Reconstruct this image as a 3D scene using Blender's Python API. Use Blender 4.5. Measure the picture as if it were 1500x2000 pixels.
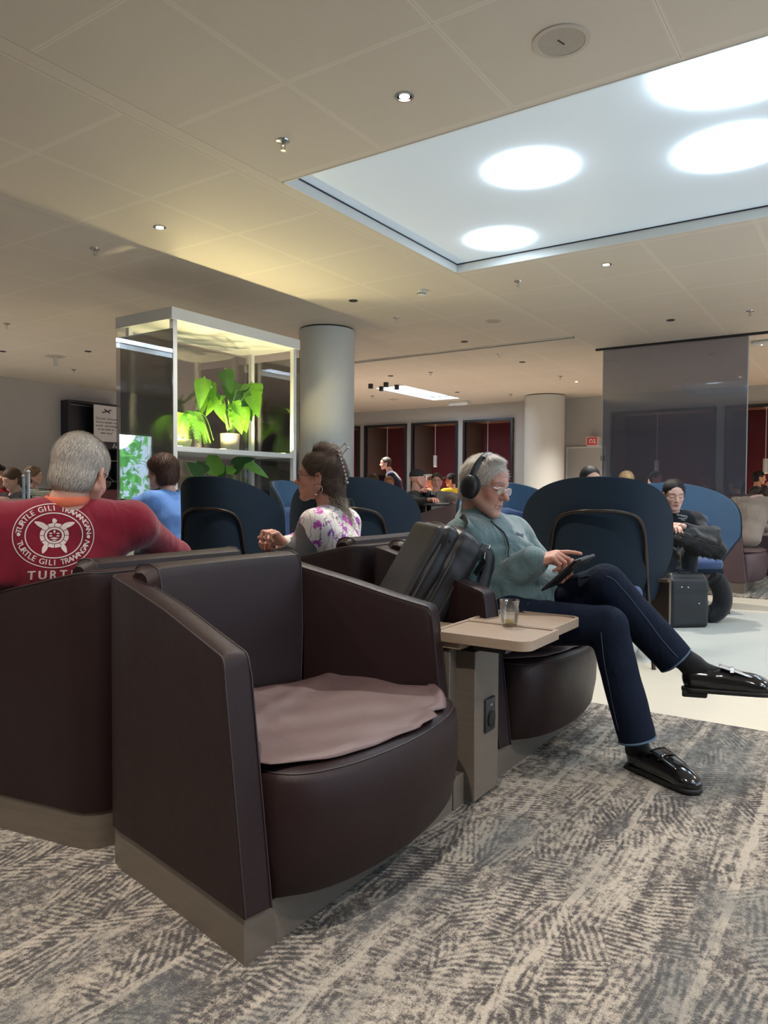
import bpy, bmesh, math, random
import numpy as np
from mathutils import Vector, Matrix, Euler

sc = bpy.context.scene
for o in list(bpy.data.objects):
    bpy.data.objects.remove(o)
random.seed(7)
rng = np.random.default_rng(11)

# ------------------------------------------------------------------ camera
CAM_H = 1.10
PITCH, ROLL = math.radians(1.6125), math.radians(-0.284)
cam_data = bpy.data.cameras.new('camera')
cam_data.sensor_fit = 'VERTICAL'
cam_data.sensor_height = 36.0
cam_data.lens = 36.0 * 1440.0 / 2000.0
cam_data.clip_start, cam_data.clip_end = 0.05, 200
cam = bpy.data.objects.new('camera', cam_data)
sc.collection.objects.link(cam)
_f = Vector((0, math.cos(PITCH), -math.sin(PITCH)))
_u = Vector((0, math.sin(PITCH), math.cos(PITCH)))
_r = Vector((1, 0, 0))
_rx = _r * math.cos(ROLL) - _u * math.sin(ROLL)
_uy = _r * math.sin(ROLL) + _u * math.cos(ROLL)
_m = Matrix((_rx, _uy, -_f)).transposed().to_4x4()
_m.translation = Vector((0, 0, CAM_H))
cam.matrix_world = _m
sc.camera = cam
sc.view_settings.view_transform = 'Standard'
sc.view_settings.look = 'None'
sc.view_settings.gamma = 1.0
sc.view_settings.use_curve_mapping = False
sc.view_settings.exposure = 0.60

# ------------------------------------------------------------------ world (daylight outside the window)
world = bpy.data.worlds.new('world')
sc.world = world
world.use_nodes = True
world.node_tree.nodes['Background'].inputs[0].default_value = (0.62, 0.78, 1.0, 1)
world.node_tree.nodes['Background'].inputs[1].default_value = 2.6

# ------------------------------------------------------------------ room frame
CEIL = 3.25
RANG = math.radians(90 - 33.87)          # the room's u axis
_A = math.radians(33.87)
UX = Vector((math.sin(_A), math.cos(_A), 0))
VX = Vector((-math.cos(_A), math.sin(_A), 0))
def W(u, v, z=0.0):
    p = UX * u + VX * v
    return Vector((p.x, p.y, z))
ISU, ISV = 1.193, 1.177
def I(x, y, z=0.0):                      # the seating island's frame
    return W(ISU + x, ISV + y, z)
def at(px, py, Y):                       # the point at depth Y seen at that place of the photo
    X, Yu = (px - 750) / 1440.0, -(py - 1000) / 1440.0
    a = X * math.cos(ROLL) + Yu * math.sin(ROLL)
    up = -X * math.sin(ROLL) + Yu * math.cos(ROLL)
    r = Vector((a, math.cos(PITCH) + up * math.sin(PITCH), -math.sin(PITCH) + up * math.cos(PITCH)))
    return Vector((0, 0, CAM_H)) + r * (Y / r.y)
def atz(px, py, z):
    q = at(px, py, 1.0) - Vector((0, 0, CAM_H))
    return Vector((0, 0, CAM_H)) + q * ((z - CAM_H) / q.z)

# ------------------------------------------------------------------ lamps of the room and added fill
def lamp(kind, name, loc, energy, color, size=0.1, size_y=None, spot=None, blend=0.6, rot=None):
    d = bpy.data.lights.new(name, kind)
    d.energy = energy; d.color = color
    if kind == 'AREA':
        d.size = size
        if size_y: d.shape = 'RECTANGLE'; d.size_y = size_y
    elif kind in ('POINT', 'SPOT'):
        d.shadow_soft_size = size
    if kind == 'SPOT':
        d.spot_size = math.radians(spot or 90); d.spot_blend = blend
    o = bpy.data.objects.new(name, d)
    sc.collection.objects.link(o)
    o.location = loc
    if rot: o.rotation_euler = rot
    return o
WARM = (1.0, 0.80, 0.60)
NEUT = (1.0, 0.91, 0.81)
# seen downlights that are on, plus unseen ones added as fill: (u, v, watts)
DOWN_ON = [(3.44, 2.19, 60), (4.03, 4.92, 50), (6.98, 2.18, 80), (14.02, 4.92, 150), (0.6, 3.6, 60), (0.2, 0.6, 75), (-1.2, 2.6, 50), (2.2, -1.6, 90), (4.9, -1.6, 60),
           (7.5, -1.9, 120), (11.2, -2.2, 160), (14.2, -1.6, 200), (3.2, 9.6, 140), (5.2, 11.9, 210), (11.9, 8.6, 330), (1.0, 7.0, 70)]
for i, (u_, v_, e_) in enumerate(DOWN_ON):
    lamp('SPOT', 'downlight_beam', W(u_, v_, CEIL - 0.012), e_ * 3.4, NEUT, 0.035, spot=118, blend=0.8)

# ------------------------------------------------------------------ node helpers
class NT:
    def __init__(self, name):
        self.m = bpy.data.materials.new(name); self.m.use_nodes = True
        self.t = self.m.node_tree; self.b = self.t.nodes['Principled BSDF']; self.out = self.t.nodes['Material Output']
    def n(self, kind, **kw):
        nd = self.t.nodes.new(kind)
        for k, v in kw.items():
            if k.startswith('i_'):
                nd.inputs[k[2:].replace('_', ' ')].default_value = v
            else: setattr(nd, k, v)
        return nd
    def l(self, a, b): self.t.links.new(a, b)
    def math(self, op, a, b=None, c=None):
        nd = self.t.nodes.new('ShaderNodeMath'); nd.operation = op
        for i, x in enumerate((a, b, c)):
            if x is None: continue
            if isinstance(x, (int, float)): nd.inputs[i].default_value = x
            else: self.l(x, nd.inputs[i])
        return nd.outputs[0]
    def mix(self, fac, a, b, mode='MIX'):
        nd = self.t.nodes.new('ShaderNodeMix'); nd.data_type = 'RGBA'; nd.blend_type = mode
        for s, x in ((nd.inputs[0], fac), (nd.inputs[6], a), (nd.inputs[7], b)):
            if isinstance(x, (int, float)): s.default_value = x
            elif isinstance(x, tuple): s.default_value = (*x[:3], 1)
            else: self.l(x, s)
        return nd.outputs[2]
    def ramp(self, fac, stops):
        nd = self.t.nodes.new('ShaderNodeValToRGB'); cr = nd.color_ramp
        while len(cr.elements) < len(stops): cr.elements.new(0.5)
        for e, (p, c) in zip(cr.elements, stops):
            e.position = p; e.color = (*c, 1) if isinstance(c, tuple) else (c, c, c, 1)
        self.l(fac, nd.inputs[0]); return nd.outputs[0]
    def coord(self, scale=(1, 1, 1), rot=(0, 0, 0), kind='Object', loc=(0, 0, 0)):
        tc = self.t.nodes.new('ShaderNodeTexCoord'); mp = self.t.nodes.new('ShaderNodeMapping')
        mp.inputs['Scale'].default_value = scale; mp.inputs['Rotation'].default_value = rot; mp.inputs['Location'].default_value = loc
        self.l(tc.outputs[kind], mp.inputs[0]); return mp.outputs[0]
    def noise(self, vec, scale, detail=3, rough=0.55, dist=0.0):
        nd = self.n('ShaderNodeTexNoise'); nd.inputs['Scale'].default_value = scale; nd.inputs['Detail'].default_value = detail
        nd.inputs['Roughness'].default_value = rough; nd.inputs['Distortion'].default_value = dist
        self.l(vec, nd.inputs['Vector']); return nd.outputs['Fac']
    def voro(self, vec, scale, feature='F1', out='Distance'):
        nd = self.n('ShaderNodeTexVoronoi'); nd.feature = feature; nd.inputs['Scale'].default_value = scale
        self.l(vec, nd.inputs['Vector']); return nd.outputs[out]
    def bump(self, h, strength=0.3, dist=0.01, prev=None):
        nd = self.n('ShaderNodeBump'); nd.inputs['Strength'].default_value = strength; nd.inputs['Distance'].default_value = dist
        self.l(h, nd.inputs['Height'])
        if prev is not None: self.l(prev, nd.inputs['Normal'])
        self.l(nd.outputs[0], self.b.inputs['Normal']); return nd.outputs[0]
    def set(self, **kw):
        for k, v in kw.items():
            s = self.b.inputs[k.replace('_', ' ')]
            if isinstance(v, (int, float)): s.default_value = v
            elif isinstance(v, tuple): s.default_value = (*v[:3], 1) if s.type == 'RGBA' else v[:3]
            else: self.l(v, s)
        return self

MATS = {}
def plain(name, col, rough=0.5, metal=0.0, var=0.06, nscale=30, bump=0.0, bscale=200, coat=0.0, sheen=0.0, spec=0.5):
    if name in MATS: return MATS[name]
    t = NT(name)
    c = t.coord()
    n = t.noise(c, nscale, 3)
    col2 = tuple(min(1, x * (1 + var * 2)) for x in col); col1 = tuple(x * (1 - var * 2) for x in col)
    t.set(Base_Color=t.mix(n, col1, col2), Roughness=rough, Metallic=metal, Coat_Weight=coat, Sheen_Weight=sheen, Specular_IOR_Level=spec)
    if bump: t.bump(t.noise(c, bscale, 2), bump, 0.002)
    MATS[name] = t.m
    return t.m
def emit(name, col, strength):
    t = NT(name)
    t.set(Base_Color=(0.8, 0.8, 0.8), Emission_Color=tuple(col), Emission_Strength=strength, Roughness=0.4)
    return t.m
def fabric(name, col, scale=900, rough=0.9, bump=0.4, var=0.1, sheen=0.2, fold=0.0):
    t = NT(name); c = t.coord()
    n = t.noise(c, 14, 4); n2 = t.noise(c, scale, 2)
    a = tuple(x * (1 - var) for x in col); b = tuple(x * (1 + var) for x in col)
    base = t.mix(n, a, b)
    t.set(Base_Color=t.mix(n2, t.mix(1.0, base, (0.82, 0.82, 0.82), 'MULTIPLY'), t.mix(1.0, base, (1.15, 1.15, 1.15), 'MULTIPLY')), Roughness=rough, Sheen_Weight=sheen, Sheen_Roughness=0.5, Specular_IOR_Level=0.25)
    b1 = t.bump(n2, bump, 0.0015)
    if fold: t.bump(t.noise(t.coord((1, 1, 0.5)), 9, 3, 0.5, 1.2), fold, 0.03, b1)
    return t.m
def leather(name, col, rough=0.36, scale=520, bump=0.35, coat=0.0, spec=0.38):
    t = NT(name); c = t.coord()
    v = t.voro(c, scale); n = t.noise(c, 60, 4); big = t.noise(c, 6, 3)
    a = tuple(x * 0.85 for x in col); b = tuple(x * 1.15 for x in col)
    t.set(Base_Color=t.mix(big, a, b), Roughness=t.math('ADD', t.math('MULTIPLY', n, 0.14), rough - 0.07), Specular_IOR_Level=spec, Coat_Weight=coat)
    b1 = t.bump(v, bump, 0.0012)
    t.bump(big, 0.12, 0.02, b1)
    return t.m
def wood(name, c1, c2, scale=(3, 60, 60), rough=0.55, rot=(0, 0, 0)):
    t = NT(name); c = t.coord(scale, rot)
    n = t.noise(c, 1.0, 5, 0.6, 0.4); f = t.noise(t.coord(tuple(x * 4 for x in scale), rot), 1.0, 3, 0.7)
    t.set(Base_Color=t.mix(t.math('MULTIPLY', f, 0.5), t.mix(n, c1, c2), tuple(x * 1.35 for x in c2)), Roughness=rough)
    t.bump(f, 0.25, 0.001)
    return t.m
def glass(name, tint=(1, 1, 1), rough=0.0, refl=0.06, alpha=0.1, diff=(0.5, 0.5, 0.5), dfac=0.0):
    """thin clear or tinted sheet: mostly see-through, mirror-like by angle"""
    t = NT(name)
    tr = t.n('ShaderNodeBsdfTransparent'); tr.inputs[0].default_value = (*tint, 1)
    gl = t.n('ShaderNodeBsdfGlossy'); gl.inputs['Roughness'].default_value = rough; gl.inputs[0].default_value = (1, 1, 1, 1)
    lw = t.n('ShaderNodeLayerWeight'); lw.inputs[0].default_value = 0.35
    fac = t.math('ADD', t.math('MULTIPLY', lw.outputs['Fresnel'], 0.8), refl)
    fac = t.math('MINIMUM', fac, 0.95)
    mx = t.n('ShaderNodeMixShader'); t.l(fac, mx.inputs[0]); t.l(tr.outputs[0], mx.inputs[1]); t.l(gl.outputs[0], mx.inputs[2])
    res = mx.outputs[0]
    if dfac:
        df = t.n('ShaderNodeBsdfDiffuse'); df.inputs[0].default_value = (*diff, 1)
        m2 = t.n('ShaderNodeMixShader'); m2.inputs[0].default_value = dfac
        t.l(res, m2.inputs[1]); t.l(df.outputs[0], m2.inputs[2]); res = m2.outputs[0]
    t.l(res, t.out.inputs[0])
    return t.m

# ------------------------------------------------------------------ mesh helpers
class MB:
    """collects shapes into one mesh"""
    def __init__(s): s.v = []; s.f = []; s.mi = []
    def add(s, vs, fs, mi=0):
        o = len(s.v); s.v += [tuple(p) for p in vs]; s.f += [tuple(i + o for i in q) for q in fs]; s.mi += [mi] * len(fs); return s
    def box(s, c, d, rot=None, mi=0):
        x, y, z = (q / 2 for q in d); vs = [Vector((a * x, b * y, e * z)) for a in (-1, 1) for b in (-1, 1) for e in (-1, 1)]
        if rot is not None: vs = [rot @ q for q in vs]
        vs = [q + Vector(c) for q in vs]
        return s.add(vs, [(0, 1, 3, 2), (4, 6, 7, 5), (0, 4, 5, 1), (2, 3, 7, 6), (0, 2, 6, 4), (1, 5, 7, 3)], mi)
    def rbox(s, c, d, r=0.01, seg=3, rot=None, mi=0):
        bm = bmesh.new(); bmesh.ops.create_cube(bm, size=1.0)
        for q in bm.verts: q.co = Vector((q.co.x * d[0], q.co.y * d[1], q.co.z * d[2]))
        r = min(r, min(d) * 0.49)
        bmesh.ops.bevel(bm, geom=bm.edges[:], offset=r, segments=seg, profile=0.5, affect='EDGES')
        vs = [q.co.copy() for q in bm.verts]; bm.verts.index_update(); fs = [[q.index for q in f.verts] for f in bm.faces]; bm.free()
        if rot is not None: vs = [rot @ q for q in vs]
        return s.add([q + Vector(c) for q in vs], fs, mi)
    def tube(s, pts, r, seg=8, closed=False, mi=0, caps=True, flat=1.0, up=None):
        pts = [Vector(p) for p in pts]; n = len(pts); rs = r if isinstance(r, (list, tuple)) else [r] * n
        vs = []; fs = []; prev = None
        for i, p in enumerate(pts):
            if closed: t = pts[(i + 1) % n] - pts[i - 1]
            else: t = pts[min(i + 1, n - 1)] - pts[max(i - 1, 0)]
            if t.length < 1e-9: t = Vector((0, 0, 1))
            t.normalize()
            if prev is None:
                a = Vector(up) if up is not None else (Vector((0, 0, 1)) if abs(t.z) < 0.9 else Vector((1, 0, 0)))
            else: a = prev
            nrm = a - t * a.dot(t)
            if nrm.length < 1e-6: nrm = t.orthogonal()
            nrm.normalize(); b = t.cross(nrm); prev = nrm
            for k in range(seg):
                an = 2 * math.pi * k / seg
                vs.append(p + nrm * (math.cos(an) * rs[i] * flat) + b * (math.sin(an) * rs[i]))
        for i in range(n if closed else n - 1):
            j = (i + 1) % n
            for k in range(seg):
                k2 = (k + 1) % seg
                fs.append((i * seg + k, i * seg + k2, j * seg + k2, j * seg + k))
        if not closed and caps:
            fs.append(tuple(range(seg))[::-1]); fs.append(tuple((n - 1) * seg + k for k in range(seg)))
        return s.add(vs, fs, mi)
    def lathe(s, prof, seg=24, c=(0, 0, 0), mi=0, rot=None):
        vs = []; fs = []
        for (r, z) in prof:
            for k in range(seg):
                a = 2 * math.pi * k / seg; q = Vector((r * math.cos(a), r * math.sin(a), z))
                if rot is not None: q = rot @ q
                vs.append(q + Vector(c))
        for i in range(len(prof) - 1):
            for k in range(seg):
                k2 = (k + 1) % seg
                fs.append((i * seg + k, i * seg + k2, (i + 1) * seg + k2, (i + 1) * seg + k))
        if prof[0][0] > 1e-6: fs.append(tuple(range(seg))[::-1])
        if prof[-1][0] > 1e-6: fs.append(tuple((len(prof) - 1) * seg + k for k in range(seg)))
        return s.add(vs, fs, mi)
    def prism(s, poly, z0, z1, mi=0):
        n = len(poly); vs = [(x, y, z0) for x, y in poly] + [(x, y, z1) for x, y in poly]
        fs = [tuple(range(n))[::-1], tuple(range(n, 2 * n))] + [(i, (i + 1) % n, n + (i + 1) % n, n + i) for i in range(n)]
        return s.add(vs, fs, mi)
    def grid(s, P, closed_u=False, closed_v=False, mi=0):
        nu = len(P); nv = len(P[0]); vs = [q for row in P for q in row]; fs = []
        for i in range(nu if closed_u else nu - 1):
            for j in range(nv if closed_v else nv - 1):
                a, b = (i + 1) % nu, (j + 1) % nv
                fs.append((i * nv + j, a * nv + j, a * nv + b, i * nv + b))
        return s.add(vs, fs, mi)
    def build(s, name, mats, parent=None, smooth=None, bevel=0.0, sub=0, solid=0.0, seg=2):
        me = bpy.data.meshes.new(name); me.from_pydata([tuple(v) for v in s.v], [], s.f)
        if not isinstance(mats, (list, tuple)): mats = [mats]
        for m in mats: me.materials.append(m)
        if len(mats) > 1: me.polygons.foreach_set('material_index', s.mi)
        bm = bmesh.new(); bm.from_mesh(me); bmesh.ops.remove_doubles(bm, verts=bm.verts, dist=1e-6)
        bmesh.ops.recalc_face_normals(bm, faces=bm.faces[:]); bm.to_mesh(me); bm.free()
        o = link(name, me, parent)
        if solid: md = o.modifiers.new('solid', 'SOLIDIFY'); md.thickness = solid; md.offset = 0
        if bevel:
            md = o.modifiers.new('bevel', 'BEVEL'); md.width = bevel; md.segments = seg; md.limit_method = 'ANGLE'; md.angle_limit = math.radians(35)
        if sub: md = o.modifiers.new('sub', 'SUBSURF'); md.levels = md.render_levels = sub
        if smooth is None: smooth = True
        if smooth: shade(me, 40)
        return o
def shade(me, ang=40):
    me.polygons.foreach_set('use_smooth', [True] * len(me.polygons))
    try: me.set_sharp_from_angle(angle=math.radians(ang))
    except Exception: pass
def link(name, me, parent=None):
    o = bpy.data.objects.new(name, me); sc.collection.objects.link(o)
    if parent is not None: o.parent = parent
    return o
def tag(o, label=None, cat=None, group=None, kind=None):
    if label: o['label'] = label
    if cat: o['category'] = cat
    if group: o['group'] = group
    if kind: o['kind'] = kind
    return o
def thing(name, label, cat, loc=(0, 0, 0), rotz=0.0, group=None, rot=None):
    o = bpy.data.objects.new(name, None); sc.collection.objects.link(o)
    o.empty_display_size = 0.05
    o.location = loc; o.rotation_euler = rot if rot else (0, 0, rotz)
    return tag(o, label, cat, group)
def place(o, loc=(0, 0, 0), rotz=0.0):
    o.location = loc; o.rotation_euler = (0, 0, rotz); return o
def struct(o): o['kind'] = 'structure'; return o
def copy_tree(o, parent=None):
    c = o.copy(); sc.collection.objects.link(c); c.parent = parent
    for ch in [x for x in bpy.data.objects if x.parent == o]:
        copy_tree(ch, c)
    return c
def smooth_path(pts, n=6, closed=False):
    """Catmull-Rom through the points"""
    P = [Vector(p) for p in pts]; out = []; m = len(P)
    rngi = range(m if closed else m - 1)
    for i in rngi:
        p0 = P[(i - 1) % m] if closed or i > 0 else P[0]; p1 = P[i]; p2 = P[(i + 1) % m]
        p3 = P[(i + 2) % m] if closed or i + 2 < m else P[-1]
        for k in range(n):
            t = k / n
            out.append(0.5 * ((2 * p1) + (p2 - p0) * t + (2 * p0 - 5 * p1 + 4 * p2 - p3) * t * t + (3 * p1 - p0 - 3 * p2 + p3) * t ** 3))
    if not closed: out.append(P[-1].copy())
    return out

# ------------------------------------------------------------------ implicit surfaces (soft, organic shapes)
class Field:
    def __init__(s, lo, hi, h):
        s.h = h; s.lo = np.array(lo, float); s.n = np.ceil((np.array(hi, float) - s.lo) / h).astype(int) + 1
        s.a = [s.lo[i] + h * np.arange(s.n[i]) for i in range(3)]
        s.F = np.full(s.n, 0.5, np.float32)
    def _win(s, lo, hi, m):
        sl = []
        for i in range(3):
            a = int(max(0, math.floor((lo[i] - m - s.lo[i]) / s.h))); b = int(min(s.n[i], math.ceil((hi[i] + m - s.lo[i]) / s.h) + 1))
            if a >= b: return None
            sl.append(slice(a, b))
        return tuple(sl)
    def _pts(s, sl):
        X = s.a[0][sl[0]][:, None, None]; Y = s.a[1][sl[1]][None, :, None]; Z = s.a[2][sl[2]][None, None, :]
        return X, Y, Z
    def _join(s, sl, d, k, op):
        g = s.F[sl]; d = d.astype(np.float32)
        if op < 0: d = -d
        if k <= 0: r = np.minimum(g, d) if op > 0 else np.maximum(g, d)
        elif op > 0:
            h = np.maximum(k - np.abs(g - d), 0) / k; r = np.minimum(g, d) - h * h * k * 0.25
        else:
            h = np.maximum(k - np.abs(g - d), 0) / k; r = np.maximum(g, d) + h * h * k * 0.25
        s.F[sl] = r
    def cap(s, a, b, ra, rb=None, k=0.02, op=1, flat=None, ratio=1.0):
        a = np.array(a, float); b = np.array(b, float); rb = ra if rb is None else rb
        R = max(ra, rb) * max(1, ratio); sl = s._win(np.minimum(a, b) - R, np.maximum(a, b) + R, k + 2 * s.h)
        if sl is None: return s
        X, Y, Z = s._pts(sl); ab = b - a; L2 = float(ab @ ab) + 1e-12
        px, py, pz = X - a[0], Y - a[1], Z - a[2]
        t = np.clip((px * ab[0] + py * ab[1] + pz * ab[2]) / L2, 0, 1)
        qx, qy, qz = px - t * ab[0], py - t * ab[1], pz - t * ab[2]
        if flat is not None:       # stretched by 'ratio' along the direction flat
            w = np.array(flat, float); w = w / np.linalg.norm(w)
            c = qx * w[0] + qy * w[1] + qz * w[2]; f = c * (1 / ratio - 1)
            qx, qy, qz = qx + f * w[0], qy + f * w[1], qz + f * w[2]
        d = np.sqrt(qx * qx + qy * qy + qz * qz) - (ra + (rb - ra) * t)
        s._join(sl, d, k, op); return s
    def ell(s, c, r, R=None, k=0.02, op=1):
        c = np.array(c, float); r = np.array(r, float); M = max(r); sl = s._win(c - M, c + M, k + 2 * s.h)
        if sl is None: return s
        X, Y, Z = s._pts(sl); x, y, z = X - c[0], Y - c[1], Z - c[2]
        if R is not None:
            R = np.array(R, float); x, y, z = (x * R[i][0] + y * R[i][1] + z * R[i][2] for i in range(3))
        k0 = np.sqrt((x / r[0]) ** 2 + (y / r[1]) ** 2 + (z / r[2]) ** 2)
        k1 = np.sqrt((x / r[0] ** 2) ** 2 + (y / r[1] ** 2) ** 2 + (z / r[2] ** 2) ** 2) + 1e-9
        s._join(sl, k0 * (k0 - 1) / k1, k, op); return s
    def box(s, c, hd, rad=0.01, R=None, k=0.01, op=1):
        c = np.array(c, float); hd = np.array(hd, float); M = float(np.linalg.norm(hd)); sl = s._win(c - M, c + M, k + 2 * s.h)
        if sl is None: return s
        X, Y, Z = s._pts(sl); x, y, z = X - c[0], Y - c[1], Z - c[2]
        if R is not None:
            R = np.array(R, float); x, y, z = (x * R[i][0] + y * R[i][1] + z * R[i][2] for i in range(3))
        q = [np.abs(v) - (hd[i] - rad) for i, v in enumerate((x, y, z))]
        o = np.sqrt(np.maximum(q[0], 0) ** 2 + np.maximum(q[1], 0) ** 2 + np.maximum(q[2], 0) ** 2)
        s._join(sl, o + np.minimum(np.maximum(q[0], np.maximum(q[1], q[2])), 0) - rad, k, op); return s
    def cut(s, p, n, k=0.0):       # keep the side the normal points away from
        p = np.array(p, float); n = np.array(n, float); n = n / np.linalg.norm(n)
        sl = (slice(None),) * 3; X, Y, Z = s._pts(sl)
        d = (X - p[0]) * n[0] + (Y - p[1]) * n[1] + (Z - p[2]) * n[2]
        s._join(sl, -d, k, -1); return s
    def fold(s, amp, freq, seed=0, axis=(0.3, 0.2, 1.0), warp=2.0):
        g = np.random.default_rng(seed); sl = (slice(None),) * 3; X, Y, Z = s._pts(sl); d = np.zeros(s.n, np.float32)
        ax = np.array(axis, float); ax /= np.linalg.norm(ax)
        for i in range(4):
            w = ax * freq * (0.7 + 0.5 * i) + g.normal(0, freq * 0.28, 3); w2 = g.normal(0, freq * 0.4, 3); ph = g.uniform(0, 6.28, 2)
            d += (np.sin(X * w[0] + Y * w[1] + Z * w[2] + ph[0] + warp * np.sin(X * w2[0] + Y * w2[1] + Z * w2[2] + ph[1])) / (1 + 0.5 * i)).astype(np.float32)
        s.F += amp * d * 0.6; return s
    def mesh(s):
        F = s.F; F[0], F[-1], F[:, 0], F[:, -1], F[:, :, 0], F[:, :, -1] = [0.01] * 6 if False else (np.maximum(F[0], 1e-3), np.maximum(F[-1], 1e-3), np.maximum(F[:, 0], 1e-3), np.maximum(F[:, -1], 1e-3), np.maximum(F[:, :, 0], 1e-3), np.maximum(F[:, :, -1], 1e-3))
        S = F < 0; nx, ny, nz = s.n; cnt = np.zeros((nx - 1, ny - 1, nz - 1), np.uint8)
        for i in (0, 1):
            for j in (0, 1):
                for k in (0, 1): cnt += S[i:nx - 1 + i, j:ny - 1 + j, k:nz - 1 + k]
        act = (cnt > 0) & (cnt < 8); ii = np.argwhere(act)
        if len(ii) == 0: return np.zeros((0, 3)), np.zeros((0, 4), int)
        idx = np.full(act.shape, -1, np.int64); idx[act] = np.arange(len(ii))
        acc = np.zeros((len(ii), 3)); num = np.zeros(len(ii))
        cs = [(i, j, k) for i in (0, 1) for j in (0, 1) for k in (0, 1)]
        val = {c: F[ii[:, 0] + c[0], ii[:, 1] + c[1], ii[:, 2] + c[2]] for c in cs}
        for a in cs:
            for ax in range(3):
                if a[ax]: continue
                b = list(a); b[ax] = 1; b = tuple(b); va, vb = val[a], val[b]; m = (va < 0) != (vb < 0)
                t = np.where(m, va / np.where(m, va - vb, 1), 0)
                p = np.repeat(np.array([a], float), len(ii), 0); p[:, ax] = t
                acc[m] += p[m]; num[m] += 1
        V = s.lo + (ii + acc / num[:, None]) * s.h
        Q = []
        for ax in range(3):
            b, c = (ax + 1) % 3, (ax + 2) % 3
            sA = [slice(1, -1)] * 3; sA[ax] = slice(0, -1); sB = list(sA); sB[ax] = slice(1, None)
            A_, B_ = S[tuple(sA)], S[tuple(sB)]; e = np.argwhere(A_ != B_)
            off = np.ones(3, int); off[ax] = 0; e = e + off; inside = S[e[:, 0], e[:, 1], e[:, 2]]
            def cell(db, dc):
                q = e.copy(); q[:, b] -= db; q[:, c] -= dc; return idx[q[:, 0], q[:, 1], q[:, 2]]
            q = np.stack([cell(1, 1), cell(0, 1), cell(0, 0), cell(1, 0)], 1); q[~inside] = q[~inside][:, ::-1]; Q.append(q)
        Q = np.concatenate(Q); Q = Q[(Q >= 0).all(1)]
        return V, Q
def relax(V, Q, it=1, f=0.5):
    n = len(V)
    for _ in range(it):
        acc = np.zeros_like(V); num = np.zeros(n)
        for i in range(4):
            a, b = Q[:, i], Q[:, (i + 1) % 4]
            for x, y in ((a, b), (b, a)):
                for d in range(3): acc[:, d] += np.bincount(x, V[y, d], n)
                num += np.bincount(x, minlength=n)
        V = V + f * (acc / np.maximum(num, 1)[:, None] - V)
    return V
def mesh_from(parts, name, mats, parent=None, colors=None):
    """parts: list of (V, Q, material index); colors: function(V)->rgb per part or None"""
    vs, fs, mi, cols, o = [], [], [], [], 0
    for i, (V, Q, m) in enumerate(parts):
        vs.append(V); fs.append(Q + o); mi += [m] * len(Q); o += len(V)
        cols.append(colors[i](V) if colors and colors[i] is not None else np.ones((len(V), 3)) * 0.8)
    V = np.concatenate(vs); Q = np.concatenate(fs)
    me = bpy.data.meshes.new(name)
    me.vertices.add(len(V)); me.vertices.foreach_set('co', V.astype(np.float32).ravel())
    me.loops.add(len(Q) * 4); me.loops.foreach_set('vertex_index', Q.astype(np.int32).ravel())
    me.polygons.add(len(Q)); me.polygons.foreach_set('loop_start', np.arange(0, len(Q) * 4, 4, dtype=np.int32))
    me.polygons.foreach_set('material_index', np.array(mi, dtype=np.int32)); me.polygons.foreach_set('use_smooth', [True] * len(Q))
    me.update(calc_edges=True)
    if colors:
        at_ = me.color_attributes.new('Col', 'FLOAT_COLOR', 'POINT'); C = np.concatenate(cols)
        at_.data.foreach_set('color', np.concatenate([C, np.ones((len(C), 1))], 1).astype(np.float32).ravel())
    me.validate()
    if not isinstance(mats, (list, tuple)): mats = [mats]
    for m in mats: me.materials.append(m)
    return link(name, me, parent)
def field_obj(F, name, mat, parent=None, it=1, colors=None):
    V, Q = F.mesh(); V = relax(V, Q, it)
    return mesh_from([(V, Q, 0)], name, mat, parent, [colors] if colors else None)

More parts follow.
